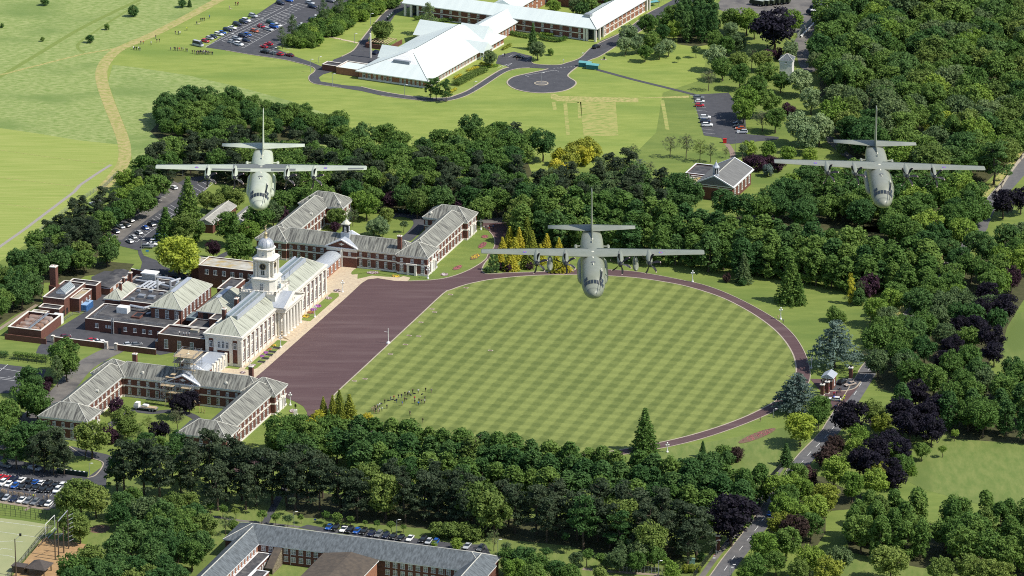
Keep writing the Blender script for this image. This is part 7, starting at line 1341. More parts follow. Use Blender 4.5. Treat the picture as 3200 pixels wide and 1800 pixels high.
cars('j', '660 348 red hatch;697 325 silver hatch;727 313 navy hatch;776 290 white estate;803 278 blue hatch;850 253 navy estate;890 235 white coupe;932 207 navy suv;984 188 navy suv;1008 174 white suv;1068 135 silver suv;1300 27 navy suv;1375 3 blue hatch', bj + 180, 'in the left row of the big car park', 'cars in the big car park')
cars('j', '888 357 silver hatch;946 377 white suv;928 328 silver estate;1010 345 navy hatch;982 306 navy suv;1018 295 blue hatch;1080 263 orange hatch;1200 250 silver estate;1138 224 red hatch;1245 226 blue suv;1275 215 white hatch;1218 192 green estate', bj + 180, 'in the middle row of the big car park', 'cars in the big car park')
cars('j', '1200 373 red hatch;1160 396 red hatch;1166 440 black suv;1241 452 grey hatch;1290 460 red hatch;1376 468 maroon saloon', bj, 'near the exit of the big car park', 'cars in the big car park')
cars('a', '2285 190 white hatch;2360 152 navy suv;2398 135 white suv;2262 213 grey estate;2340 20 silver estate;2357 50 navy suv;2495 5 grey suv;2540 88 grey hatch', bj + 180, 'beside the thicket in the big car park', 'cars in the big car park')
p = C('j', 598, 378, .8); camper = car('van', 'silver', p[0], p[1], R(bj + 180), 'silver camper van with row of side windows at the car park corner', 'cars in the big car park')
cars('b', '265 395 navy suv;1340 427 black saloon -20;1925 352 black suv 50', 60, 'near the white-roofed building', 'cars near the white-roofed building')
cars('c', '120 737 grey suv;128 763 white hatch;125 793 red hatch;170 885 white suv;170 915 navy suv;185 943 white suv', -2, 'in the left row of the small car park', 'cars in the small car park')
cars('c', '413 928 navy hatch;425 952 black suv;432 967 orange hatch;448 995 silver suv', 178, 'in the right row of the small car park', 'cars in the small car park')
bk_ = math.degrees(math.atan2(*reversed(vec('k', 455, 592, 380, 548))))
cars('k', '770 123 white estate;405 405 black hatch;370 445 black saloon;320 457 silver saloon;276 498 navy estate;230 535 brown suv;195 555 maroon saloon;85 265 silver saloon;125 240 grey hatch', bk_, 'under the pines in the rear car park', 'cars in the rear car park')
cars('k', '580 436 black saloon;528 468 blue hatch;473 508 silver hatch;425 546 silver hatch;397 582 silver hatch', bk_, 'in the striped bays of the rear car park', 'cars in the rear car park')
cars('k', '548 628 grey estate;588 606 white coupe;616 585 white estate;640 566 white hatch;656 550 silver hatch;668 525 blue suv', -12, 'in the corner beside the lime-green tree', 'cars in the rear car park')
cars('l', '832 353 navy suv 75;560 740 maroon hatch;788 773 red hatch;842 780 white coupe;1100 808 silver hatch;1168 808 grey hatch', 20, 'in the service yard', 'cars in the service yard')
cars('m', '10 190 red hatch;65 200 red hatch;120 208 navy suv;183 217 white saloon;250 225 black hatch;302 235 blue hatch;357 240 white hatch;415 243 black suv;477 255 black saloon;540 260 white suv', 71, 'in the back row of the packed car park', 'cars in the packed car park')
cars('m', '20 243 white suv;73 253 white hatch;125 266 blue hatch;183 273 black hatch;245 280 black hatch;305 284 black hatch;362 300 black suv;420 303 black hatch;487 305 white suv', 251, 'in the middle row of the packed car park', 'cars in the packed car park')
cars('m', '0 360 black hatch;52 370 silver hatch;115 382 navy hatch;183 388 white saloon;238 397 grey estate;298 405 grey estate;357 418 black hatch;412 420 white hatch', 251, 'in the front row of the packed car park', 'cars in the packed car park')
cars('m', '42 93 grey pickup;292 118 silver pickup', -28, 'under the trees of the packed car park', 'cars in the packed car park')
cars('h', '15 1095 white coupe;62 1103 black suv;115 1108 blue hatch;168 1113 black estate;225 1125 navy saloon;280 1132 grey estate;335 1142 navy hatch;390 1150 black hatch;447 1160 black hatch;517 1163 white saloon;615 1172 black estate;658 1187 silver hatch;710 1190 blue hatch;948 1222 silver saloon;1050 1237 grey estate', 251, 'behind the slate-roofed block', 'cars behind the slate-roofed block')
cars('g', '2482 1080 blue hatch;2530 1085 black estate', 251, 'at the end behind the slate-roofed block', 'cars behind the slate-roofed block')
cars('n', '632 312 black suv 60;700 328 gold saloon 215', 60, 'before the gatehouse', 'cars by the gatehouse')
# police estate car
p = C('n', 563, 456, .6); pc = car('estate', 'white', p[0], p[1], R(168), 'white police car with blue and yellow chequered sides by the gate', 'cars by the gatehouse'); YEL = M('hi_vis_yellow', (.65, .75, .05)); PBL = M('police_blue', (.02, .08, .5))
for sy in (-1, 1):
    for k in range(8):
        for j in range(2): q = MB(); q.box(-2.0 + k * .5, -1.5 + k * .5, sy * .93 - .012, sy * .93 + .012, .42 + j * .22, .64 + j * .22); q.build('chequer', YEL if (k + j) % 2 else PBL, pc)
q = MB(); q.box(-.2, .2, -.55, .55, 1.48, 1.6); q.build('light_bar', PBL, pc)
# blue and white car half hidden on the road, flatbed lorry by the scaffold, lorries in the far yard
p = C('i', 660, 975, .6); car('hatch', 'blue', p[0], p[1], R(71), 'blue car half hidden by trees on the straight road', None)
def lorry(name, label, x, y, ang, cabc, bedm, length, h, canopy=False, group=None):
    r = thing(name, label, 'lorry', (x, y, .05), ang, group); b = MB(); b.box(-length / 2, length / 2, -.5, .5, .55, .85); b.build('chassis', DARK, r); a = length / 2
    c_ = MB(); c_.loft([[(a - 1.9, -1.1, .8), (a - .1, -1.1, .8), (a - .1, 1.1, .8), (a - 1.9, 1.1, .8)], [(a - 1.9, -1.1, 1.7), (a, -1.1, 1.7), (a, 1.1, 1.7), (a - 1.9, 1.1, 1.7)], [(a - 1.9, -1.0, 2.7), (a - .5, -1.0, 2.7), (a - .5, 1.0, 2.7), (a - 1.9, 1.0, 2.7)]]); c_.build('cab', cabc, r); g = MB(); g.add([(a + .01, -.95, 1.75), (a + .01, .95, 1.75), (a - .46, .88, 2.6), (a - .46, -.88, 2.6)], [(0, 1, 2, 3)]); g.build('windscreen', GL, r)
    d = MB(); d.box(-a, a - 2.1, -1.15, 1.15, .95, 1.2 if not canopy else h); d.build('bed' if not canopy else 'canopy', bedm, r)
    if canopy: d = MB(); d.box(-a - .05, a - 2.05, -1.2, 1.2, h, h + .08); d.build('canopy_top', canopy, r)
    for sx in (-a + 1.2, -a + 2.3, a - 1):
        for sy in (-1, 1): obj('wheel', WHEEL, r, (sx, sy, .48), scale=1.45)
    return r
lo_r = lorry('flatbed_lorry', 'white flatbed lorry loaded with boards under the scaffolding', *C('g', 1100, 182, .8), R(161), WHITE, STEEL, 8.6, 1.2); q = MB(); q.box(-4, 1.5, -1, 1, 1.2, 1.5); q.build('boards', WOODB, lo_r); q = MB(); q.box(-1, 1, -.8, .8, 1.5, 2.1); q.build('tarpaulin', WHITE, lo_r)
ARMY = M('army_green', (.04, .055, .03), (.03, .04, .022), scale=1); PALEC = M('pale_canopy', (.38, .42, .36), (.3, .34, .3), scale=.6)
for k, (x, y) in enumerate(((560, 25), (600, 22), (640, 18), (680, 14), (720, 10), (755, 6))): lorry('army_lorry', f'dark green lorry with pale canopy in the far yard, {ORD[k]} from left', *C('c', x, y, 1), R(150), ARMY, ARMY, 7, 2.6, PALEC, 'army lorries in the far yard')
for k, (x, y) in enumerate(((985, 100), (1010, 70), (1035, 42), (1055, 18), (1075, -6))): lorry('box_van', f'white-topped van by the yard fence, {ORD[k]} from the tower', *C('c', x, y, 1), R(150), M('van_navy', (.02, .03, .05)) if k == 0 else MATS['van_navy'], MATS['van_navy'] if k == 0 else WHITE, 6.4, 2.5, WHITE, 'white vans in the far yard')

# ------------------------------------------------------------------ people standing about
PCOL = dict(navy=(.015, .02, .045), black=(.012, .012, .014), white=(.7, .7, .7), tan=(.33, .26, .17), red=(.45, .03, .04), blue=(.03, .14, .45), grey=(.2, .2, .21), pink=(.5, .1, .25), yellow=(.65, .75, .06), brown=(.16, .1, .06), orange=(.55, .2, .06))
PLEG = dict(tan='k', white='d', yellow='d')
prg = random.Random(5)
def people(sh, txt, place, group, pose=None, face=None, z=0):
    L_ = []
    for q in txt.split(';'):
        q = q.split(); L_.append((float(q[0]), C(sh, float(q[0]), float(q[1]), z), q[2], q[3] if len(q) > 3 else None))
    L_.sort(key=lambda t: t[0]); ct = {}; nn = {}
    for t in L_: ct[t[2]] = ct.get(t[2], 0) + 1
    for xs, p, c_, ps in L_:
        ps = ps or pose or prg.choice(['stand', 'photo', 'photo', 'hips']); lg = PLEG.get(c_, prg.choice('ddjk')); nn[c_] = nn.get(c_, -1) + 1
        wd = {'tan': 'sand-coloured uniform', 'yellow': 'yellow hi-vis jacket'}.get(c_, c_ + ' top')
        lab = f'person in {wd} {place}' + (f', {ordw(nn[c_])} such from left' if ct[c_] > 1 else '')
        o = obj('person', pmesh(ps, lg), None, (p[0], p[1], z + (.1 if sh == 'y' else .06)), (0, 0, R(face if face is not None else prg.uniform(-60, 60))), scale=prg.uniform(.98, 1.06), color=PCOL[c_]); tag(o, lab, 'person', group)
ORG['y'] = (1140, 1200, .17857)
people('y', '125 490 tan;165 520 tan;190 495 navy;232 525 tan;256 495 white;300 480 white;225 430 white;262 410 white;180 450 black;155 470 tan;205 455 tan', 'in the cluster on the lawn', 'watchers on the lawn')
people('y', '350 345 black;455 295 grey;510 280 red;588 255 black;643 250 navy;703 215 black;750 220 navy;775 195 white;840 170 black;936 170 white;1065 140 black;1165 160 grey', 'in the camera line on the lawn', 'watchers on the lawn', 'photo', 0)
people('y', '388 440 navy;557 335 navy;655 385 blue;697 310 brown;875 350 black;872 290 red;940 380 blue;950 330 navy;990 345 navy;1048 345 white;1052 290 navy;790 555 navy photo;1014 675 black;694 735 navy;15 575 black', 'standing apart on the lawn', 'watchers on the lawn')
people('j', '47 425 white;58 428 navy;72 430 black;90 428 white;102 435 navy;110 380 navy;131 378 orange;197 385 white;237 330 brown;247 362 black;268 360 black', 'by the bend of the track', 'watchers on the field')
people('j', '404 292 navy;430 295 black;444 297 white;503 262 yellow;587 213 navy;622 185 navy;638 182 black;652 180 black;696 158 blue;866 78 grey;917 45 black;933 48 orange;940 45 navy', 'strung out along the track', 'watchers on the field')
people('j', '364 432 grey;396 430 navy;408 433 brown;423 435 navy;438 436 red;455 435 black;470 435 grey;495 443 navy;505 445 black', 'in the group left of the camper van', 'watchers on the field')
people('j', '550 458 black;567 459 navy;583 463 black;592 465 grey;602 464 navy;612 466 black;623 464 navy;632 462 black;640 466 grey;650 460 white;660 466 navy;668 462 black;678 466 grey;686 468 navy;698 470 black;710 470 brown;722 471 navy;598 456 black;618 457 navy;645 455 brown;662 457 black', 'in the crowd below the camper van', 'watchers on the field')
people('m', '12 335 tan;22 330 tan;32 338 tan;42 335 tan;55 342 tan;85 350 tan;97 355 tan;120 350 tan;135 355 tan;155 358 tan;165 360 tan;180 358 tan;195 365 tan;220 368 tan;238 372 tan;260 375 tan;285 378 yellow;303 380 tan;370 392 tan;402 392 navy;415 384 tan', 'lined up between the parked rows', 'people in the packed car park')
people('b', '1218 432 white;1232 428 navy;1322 455 black', 'at the white-roofed building entrance', 'people at the entrance')
people('e', '1073 285 white;1090 283 navy;1105 283 white;1113 292 red;1145 280 blue', 'on the drive past the far wing', 'people by the far wing')
people('g', '2256 272 navy;2303 273 navy;2318 273 black;2333 273 black', 'at the parade ground corner', 'people at the parade ground corner')
people('f', '718 962 tan walk;757 988 grey walk', 'walking on the ring road', 'walkers'); people('i', '585 283 tan walk', 'walking on the near bend of the ring road', 'walkers'); people('i', '706 770 black walk', 'walking on the roadside path', 'walkers'); people('f', '2305 108 white walk', 'on the far road', 'walkers')
people('n', '598 402 navy;610 397 black;622 402 navy;585 425 navy;570 428 pink;560 432 red;652 455 yellow;645 475 yellow;630 492 yellow;612 495 navy;620 465 black;573 540 blue;592 535 black;470 305 black;455 325 navy;472 345 white;507 312 black;521 388 pink', 'by the police car at the gate', 'people at the gate')
people('x', '1168 757 white;1215 768 white;1243 770 white;1275 768 white', 'on the annexe roof', 'people on the roof', z=6.1); people('q', '1890 520 white;1940 500 white;1915 505 navy;1775 640 black', 'behind the tower balustrade', 'people on the tower', z=15.6)
# statue on its plinth
p = C('g', 2230, 238); st_ = thing('statue', 'dark bronze standing figure on a pale stone plinth by the parade ground', 'statue', (*p, 0)); MB().box(-.9, .9, -.9, .9, 0, .4).build('step', STONE, st_); MB().box(-.6, .6, -.6, .6, .4, 2.2).build('plinth', STONE, st_)
me = pmesh('stand', 'd').copy(); me.materials.clear(); me.materials.append(M('bronze', (.025, .026, .024), rough=.4, metal=.6)); [setattr(q, 'material_index', 0) for q in me.polygons]; obj('figure', me, st_, (0, 0, 2.2), scale=1.35)
# kit bags, dogs
for k, (x, y) in enumerate(((415, 297), (485, 282), (805, 202), (870, 178), (1005, 187), (290, 352), (722, 272), (535, 298))):
    b = MB(); b.loft([[(a * q, c_ * q, z) for a, c_ in ((-.4, -.2), (.4, -.2), (.45, .2), (-.4, .22))] for q, z in ((1, .1), (1.1, .25), (.8, .42), (.3, .46))]); o = b.build('kit_bag', BLK, loc=(*C('y', x, y), .0), rot=(0, 0, k)); tag(o, f'dark kit bag lying on the lawn, {ORD[[5, 0, 1, 7, 6, 2, 3, 4].index(k) if False else k]} of the camera line bags', 'bag', 'kit bags on the lawn')
def dog(sh, x, y, lab):
    m = MB(); m.loft([[(xx, r_ * math.cos(q), .48 + zc + r_ * 1.1 * math.sin(q)) for q in [2 * PI * j / 8 for j in range(8)]] for xx, r_, zc in ((-.42, .05, .04), (-.36, .13, .02), (-.1, .13, 0), (.2, .16, -.01), (.36, .12, .06), (.48, .09, .2), (.6, .1, .28), (.72, .06, .24), (.82, .04, .22))])
    for xx in (-.3, .26):
        for yy in (-.09, .09): m.cyl((xx, yy, .45), (xx - (.06 if xx < 0 else 0), yy, .22), .06, .04, 6); m.cyl((xx - (.06 if xx < 0 else 0), yy, .24), (xx, yy, .0), .04, .035, 6)
    m.cyl((-.4, 0, .54), (-.7, 0, .62), .04, .015, 5); o = m.build('dog', M('dog_coat', (.6, .5, .35)) if 'dog_coat' not in MATS else MATS['dog_coat'], loc=(*C(sh, x, y), .03), smooth=True); tag(o, lab, 'dog')
dog('j', 605, 210, 'pale dog beside walkers halfway along the track'); dog('j', 874, 84, 'white dog beside the person nearest the car park verge')

# ------------------------------------------------------------------ lamps, posts, fences, hedges, bins, assault course
def zfor(p, py):
    lo, hi = 0., 40.
    for _ in range(40):
        m = (lo + hi) / 2
        if PX(p[0], p[1], m)[1] > py: lo = m
        else: hi = m
    return lo
def lamp(sh, x, y, yt, lab, ornate=False):
    o = ORG[sh]; p = C(sh, x, y); h = max(3, zfor(p, o[1] + yt * o[2])); r = thing('lamp_post', lab, 'lamp post', (*p, 0), 0, 'ornate globe lamps' if ornate else 'lamp posts'); m = MB(); m.cyl((0, 0, 0), (0, 0, h - .3), .14 if ornate else .1, .08, 8)
    if ornate:
        m.lathe([(.45, 0), (.45, .4), (.25, .6), (.2, 1.2)], 8); m.build('post', WHITE, r)
        for dx, dz in ((0, .0), (-.45, -.7), (.45, -.7)): g = MB(); g.lathe([(.02, -.32), (.24, -.2), (.3, 0), (.22, .22), (.02, .3)], 10); q = g.build('globe', LAMPG, r, True); q.location = (dx, 0, h + dz)
        a = MB(); a.cyl((-.5, 0, h - 1.1), (.5, 0, h - 1.1), .06, .06, 5); a.build('arm', WHITE, r)
    else:
        m.build('post', STEEL, r); g = MB(); g.cyl((0, 0, h - .3), (.7, 0, h - .1), .06, .06, 5); g.build('arm', STEEL, r); g = MB(); g.loft([[(.5, -.16, h - .2), (1.4, -.12, h - .16), (1.4, .12, h - .16), (.5, .16, h - .2)], [(.55, -.1, h), (1.3, -.08, h - .02), (1.3, .08, h - .02), (.55, .1, h)]]); g.build('lantern', WHITE, r)
for a in (('b', 477, 735, 635, 'on the verge before the white-roofed building'), ('b', 1000, 710, 612, 'beside the service road bend'), ('b', 1508, 628, 545, 'in the turning circle island'), ('b', 1807, 450, 398, 'on the kerb near the teal shelters'), ('b', 220, 190, 100, 'on the verge left of the white-roofed building'), ('b', 98, 330, 250, 'where the pale path meets the service road'), ('j', 880, 400, 285, 'nearest the camper van in the big car park'), ('j', 1132, 272, 160, 'halfway up the big car park'), ('j', 1378, 150, 38, 'far up the big car park'), ('j', 1245, 512, 403, 'beside the exit of the big car park'), ('a', 2343, 545, 445, 'at the road bend below the big car park'), ('a', 2508, 650, 555, 'on the grass tongue inside the road bend'), ('a', 2405, 476, 435, 'opposite the junction below the car park'), ('d', 1067, 445, 355, 'at the corner of the rear car park'), ('g', 675, 700, 595, 'beside the row of dark bins'), ('g', 2218, 1075, 960, 'on the grass above the slate-roofed block'), ('h', 418, 1125, 1020, 'behind the strip of parked cars'), ('h', 1180, 1285, 1170, 'right of the last parked car'), ('h', 2390, 1435, 1330, 'beside the wire fence at the bottom'), ('d', 560, 145, 95, 'beside the playing field fence'), ('c', 398, 1175, 1000, 'beside the small car park exit'), ('i', 350, 1480, 1380, 'at the bottom of the road, left one'), ('i', 365, 1470, 1360, 'at the bottom of the road, right one'), ('i', 683, 250, 185, 'on the near bend of the ring road'), ('i', 250, 1290, 1175, 'beside the lone brick pier'), ('i', 792, 1449, 1370, 'among the trees at the bottom right'), ('k', 1050 - 200, 30, 0, 'behind the rear car park')):
    lamp(*a[:4], 'slim grey lamp post ' + a[4])
for a in (('e', 1052, 285, 205, 'on the drive past the far wing'), ('e', 652, 655, 572, 'at the far wing corner'), ('g', 2190, 160, 68, 'at the near wing corner'), ('s', 1078, 392, 228, 'beside the portico steps'), ('s', 643, 668, 600, 'near the scaffolded end'), ('r', 1695, 1395, 1110, 'at the far end of the front pavement'), ('d', 2375, 945, 855, 'halfway along the far front pavement'), ('f', 73, 680, 597, 'where the ring road leaves the avenue'), ('f', 738, 962, 875, 'beside the two ring road walkers'), ('h', 2458, 515, 445, 'where the ring road meets the near limes'), ('f', 970, 1330, 1250, 'beside the big blue cedar')): lamp(*a[:4], 'ornate white globe lamp ' + a[4], True)
# parade mast and signs
p = C('e', 353, 1142); h = zfor(p, 600 + 1028 * _K); r = thing('flagstaff', 'white flagstaff with side arm on the lawn edge of the parade ground', 'flagstaff', (*p, .06)); m = MB(); m.cyl((0, 0, 0), (0, 0, h), .16, .1, 8); m.build('mast', WHITE, r); m = MB(); m.lathe([(.8, 0), (.7, .4), (.3, .8)], 8); m.build('base', WHITE, r); m = MB(); m.cyl((0, 0, h * .72), (-1.4, 0, h * .78), .06, .05, 5); m.build('arm', WHITE, r)
def sign(sh, x, y, h, w_, hh, mat, lab, tri_=False):
    r = thing('road_sign', lab, 'sign', (*C(sh, x, y), 0)); m = MB(); m.cyl((0, 0, 0), (0, 0, h), .06, .06, 6); m.build('post', STEEL, r); b = MB()
    if tri_: b.add([(-w_ / 2, -.08, h - hh), (w_ / 2, -.08, h - hh), (0, -.08, h)], [(0, 1, 2)]); b.add([(-w_ / 2, -.06, h - hh), (w_ / 2, -.06, h - hh), (0, -.06, h)], [(2, 1, 0)])
    else: b.box(-w_ / 2, w_ / 2, -.1, -.05, h - hh, h)
    b.build('panel', mat, r)
    if tri_: b = MB(); b.add([(-w_ * .3, -.1, h - hh * .88), (w_ * .3, -.1, h - hh * .88), (0, -.1, h - hh * .22)], [(0, 1, 2)]); b.build('symbol_field', WHITE, r); b = MB(); b.box(-w_ * .45, w_ * .45, -.1, -.06, h - hh - .8, h - hh - .2); b.build('lower_plate', WHITE, r)
SGB = M('sign_blue', (.04, .25, .5))
sign('k', 547, 700, 2.0, 1.2, .7, SGB, 'small blue sign on the grass beside the rear car park'); sign('i', 235, 1345, 3.0, 1.0, .9, M('sign_red', (.5, .03, .03)), 'red-bordered triangular warning sign beside the roadside railings', True); sign('g', 2378, 1045, 1.4, .8, .6, M('sign_navy', (.03, .06, .25)), 'small dark blue sign above the slate-roofed block'); sign('b', 1675, 476, 1.8, .4, .5, WHITE, 'small white post sign on the kerb by the turning circle')
r = thing('post_box', 'red post box shaped cabinet at the small car park exit', 'box', (*C('c', 316, 1078), 0)); m = MB(); m.box(-.7, .7, -.5, .5, 0, 1.7); m.build('body', M('bright_red', (.5, .02, .02)), r); m = MB(); m.box(-.8, .8, -.6, .6, 1.7, 1.85); m.build('top', M('bright_red2', (.45, .02, .02)), r)
r = thing('bin', 'dark green litter bin on a concrete pad by the shelters', 'bin', (*C('b', 1983, 450), 0)); m = MB(); m.lathe([(.35, 0), (.4, 1.1), (.42, 1.2), (.1, 1.35)], 10); m.build('body', ARMY, r); m = MB(); m.box(-1.5, 1, -.8, .8, .02, .1); m.build('pad', KERB, r)
r = thing('green_cabinet', 'pale green utility cabinet behind the roadside railings', 'cabinet', (*C('i', 70, 1355), 0)); m = MB(); m.box(-.9, .9, -.5, .5, 0, 1.7); m.build('body', M('cabinet_green', (.14, .24, .2)), r); m = MB(); m.box(-1, 1, -.6, .6, 1.7, 1.8); m.build('lid', MATS['cabinet_green'], r)
# wheelie bins
_b = MB(); _b.loft([[(-.26, -.3, .08), (.26, -.3, .08), (.26, .3, .08), (-.26, .3, .08)], [(-.32, -.38, 1.15), (.32, -.38, 1.15), (.32, .38, 1.2), (-.32, .38, 1.2)]]); BINB = _b.me('bin_body', M('bin_green', (.012, .03, .026), rough=.5)); _b = MB(); _b.box(-.35, .35, -.4, .4, 1.17, 1.26); BINL = _b.me('bin_lid', MATS['bin_green']); _b = MB(); _b.box(-.22, .22, -.3, .1, 1.26, 1.36); BINW = _b.me('bin_label', WHITE)
def bins(sh, a, b, n, place, sc_=1.3):
    for k in range(n):
        t = k / (n - 1); p = C(sh, a[0] + (b[0] - a[0]) * t, a[1] + (b[1] - a[1]) * t); r = thing('wheelie_bin', f'dark wheeled bin {place}, {ORD[k]} from left', 'bin', (*p, .05), R(-19), 'wheeled bins ' + place); r.scale = (sc_,) * 3; obj('body', BINB, r); obj('lid', BINL, r)
        if k % 2 == 0: obj('label_plate', BINW, r)
bins('m', (495, 158), (738, 190), 14, 'in the car park bin row'); bins('e', (435, 160), (568, 165), 9, 'in the row behind the far wing'); bins('b', (350, 155), (385, 120), 6, 'in the row by the long block')
# fences
def fence(sh, pts, h, n, lab, mat=STEEL, rails=3, infill=None, post=.06):
    P_ = CL(sh, pts); L_ = [math.hypot(b[0] - a[0], b[1] - a[1]) for a, b in zip(P_, P_[1:])]; tot = sum(L_); r = thing('fence', lab, 'fence', (*P_[0], 0)); bx = MB(); bx.box(-post, post, -post, post, 0, h); pm = bx.me('post', mat)
    def at(d):
        for (a, b), l in zip(zip(P_, P_[1:]), L_):
            if d <= l + 1e-6: return (a[0] + (b[0] - a[0]) * d / l - P_[0][0], a[1] + (b[1] - a[1]) * d / l - P_[0][1])
            d -= l
        return (P_[-1][0] - P_[0][0], P_[-1][1] - P_[0][1])
    for k in range(n + 1): obj('post', pm, r, (*at(tot * k / n), 0))
    for j in range(rails):
        z = h * (j + .95) / rails
        for (a, b) in zip(P_, P_[1:]): m = MB(); m.cyl((a[0] - P_[0][0], a[1] - P_[0][1], z), (b[0] - P_[0][0], b[1] - P_[0][1], z), .035, .035, 4); m.build('rail', mat, r)
    if infill:
        m = MB(); k = 0; d = 0
        while d < tot: x, y = at(d); m.cyl((x, y, .1), (x, y, h - .08), .02, .02, 3, cap=False); d += infill
        kind(m.build('bars', mat, r), 'stuff')
DKM = M('dark_fence', (.03, .04, .035))
fence('d', [(730, -5), (520, 135), (380, 240), (235, 362)], 2.0, 22, 'tall wire fence along the playing field edge', STEEL, 3, .5); fence('a', [(890, 1320), (760, 1449)], 2.0, 8, 'upper end of the wire fence beside the playing field', STEEL, 3, .5)
fence('g', [(-40, 985), (150, 1005), (300, 1030), (420, 1050)], 2.6, 12, 'green wire fence behind the artificial pitch', DKM, 3, .4); fence('g', [(410, 1062), (330, 1155), (200, 1320), (60, 1480)], 2.6, 14, 'green wire fence between pitch and sand pit', DKM, 3, .3); fence('g', [(-40, 925), (380, 985)], 1.3, 14, 'low wire fence below the packed car park', DKM, 2)
fence('h', [(2100, 1405), (2250, 1420), (2420, 1440)], 2.4, 12, 'steel palisade fence at the bottom', STEEL, 2, .25); fence('i', [(80, 1470), (160, 1370), (235, 1275)], 2.2, 12, 'dark railings beside the road', DKM, 2, .16); fence('i', [(645, 740), (700, 675), (760, 610)], 1.8, 10, 'dark boarded fence beside the roadside lawn', DKM, 2, .08)
fence('c', [(865, 290), (950, 190), (1045, 95)], 2.4, 14, 'pale panel fence beside the vehicle yard', M('pale_panel', (.42, .44, .42)), 2, .1); fence('d', [(-40, 1265), (100, 1275), (380, 1310)], 2.6, 12, 'green mesh fence round the tennis court', DKM, 3, .3)
fence('l', [(520, 640), (560, 600), (620, 560), (735, 545)], 1.3, 6, 'grey pedestrian barriers beside the blue container', STEEL, 2, .25)
def lowwall(sh, pts, h, t, mat, lab):
    P_ = CL(sh, pts); o = strip('roadside_wall', P_, t, mat, 0, h=h, k=None); tag(o, lab, 'wall')
lowwall('f', [(2085, 362), (2180, 245), (2275, 140)], 1.2, .5, KERB, 'pale stone wall along the far road'); lowwall('f', [(2360, 10), (2420, -60)], 1.2, .5, KERB, 'short pale wall at the far road end'); lowwall('c', [(2400, 1420), (2470, 1310), (2560, 1190), (2640, 1080)], 1.2, .5, KERB, 'pale stone wall at the right edge of the photo'); lowwall('c', [(890, 285), (1000, 175), (1060, 105)], .9, .6, WHITE, 'white rendered wall below the panel fence')
# hedges: clipped boxes of leaves
def hedge(sh, pts, wd, h, colr, lab):
    P_ = CL(sh, pts); rg = np.random.default_rng(int(abs(P_[0][0] * 10 + P_[0][1]) * 3)); cl = []
    for a, b in zip(P_, P_[1:]):
        l = math.hypot(b[0] - a[0], b[1] - a[1]); n = max(1, int(l / .7)); t = ((b[0] - a[0]) / l, (b[1] - a[1]) / l)
        for k in range(n):
            for o_ in np.arange(-wd / 2 + .4, wd / 2 - .3, .6): cl.append((a[0] - P_[0][0] + t[0] * (k + .5) * l / n - t[1] * o_, a[1] - P_[0][1] + t[1] * (k + .5) * l / n + t[0] * o_, h - .42, .5)); cl.append((a[0] - P_[0][0] + t[0] * (k + .5) * l / n - t[1] * o_, a[1] - P_[0][1] + t[1] * (k + .5) * l / n + t[0] * o_, h * .45, .6))
    cl = cl[:1500]; V = leaves(rg, cl, 16, .2); o = obj('hedge', crown_mesh('hedge', V), None, (*P_[0], 0), color=TC[colr]); tag(o, lab, 'hedge', 'clipped hedges')
hedge('b', [(1240, 250), (1330, 275), (1420, 290), (1480, 270)], 2.6, 1.7, 'm', 'zigzag clipped green hedge before the long block'); hedge('b', [(1500, 290), (1560, 310), (1640, 318), (1695, 300)], 2.6, 1.8, 'm', 'clipped green hedge with a right-angle bend by the long block'); hedge('b', [(1500, 265), (1600, 275)], 2, 1.5, 'b', 'short clipped hedge behind the bent hedge'); hedge('b', [(550, 155), (640, 140), (720, 150)], 2.4, 1.8, 'm', 'clipped hedge left behind the white roof'); hedge('b', [(700, 175), (780, 165), (880, 165)], 2.4, 1.8, 'm', 'clipped hedge right behind the white roof')
hedge('b', [(860, 650), (930, 610), (1010, 570), (1080, 540)], 4.6, 2.0, 'o', 'big brownish-green hedge beside the east windows'); hedge('b', [(1045, 492), (1140, 508)], 2, 1.4, 'y', 'yellow hedge beside the entrance tree'); hedge('b', [(945, 540), (1030, 515)], 1.6, 1.1, 'y', 'low yellow hedge halfway along the east windows'); hedge('b', [(850, 600), (900, 575)], 1.8, 1.3, 'y', 'yellow hedge near the pines at the white-roofed corner'); hedge('b', [(810, 710), (865, 680)], 1.6, 1.3, 'y', 'yellow hedge at the pine corner by the road'); hedge('b', [(1215, 380), (1275, 345)], 1.8, 1.3, 't', 'yellow-green shrubs beside the entrance porch'); hedge('b', [(1060, 520), (1180, 500)], 2, 1, 'b', 'bright green bank below the entrance tree')
hedge('d', [(-30, 1245), (60, 1250)], 2.6, 2.2, 'd', 'dark hedge at the left edge above the tennis court'); hedge('d', [(105, 1255), (200, 1265), (370, 1285)], 2.8, 2.6, 'm', 'long clipped hedge behind the tennis court'); hedge('k', [(940, 585), (990, 555)], 1.6, 1.3, 'b', 'short bright hedge beside the lime-green tree')
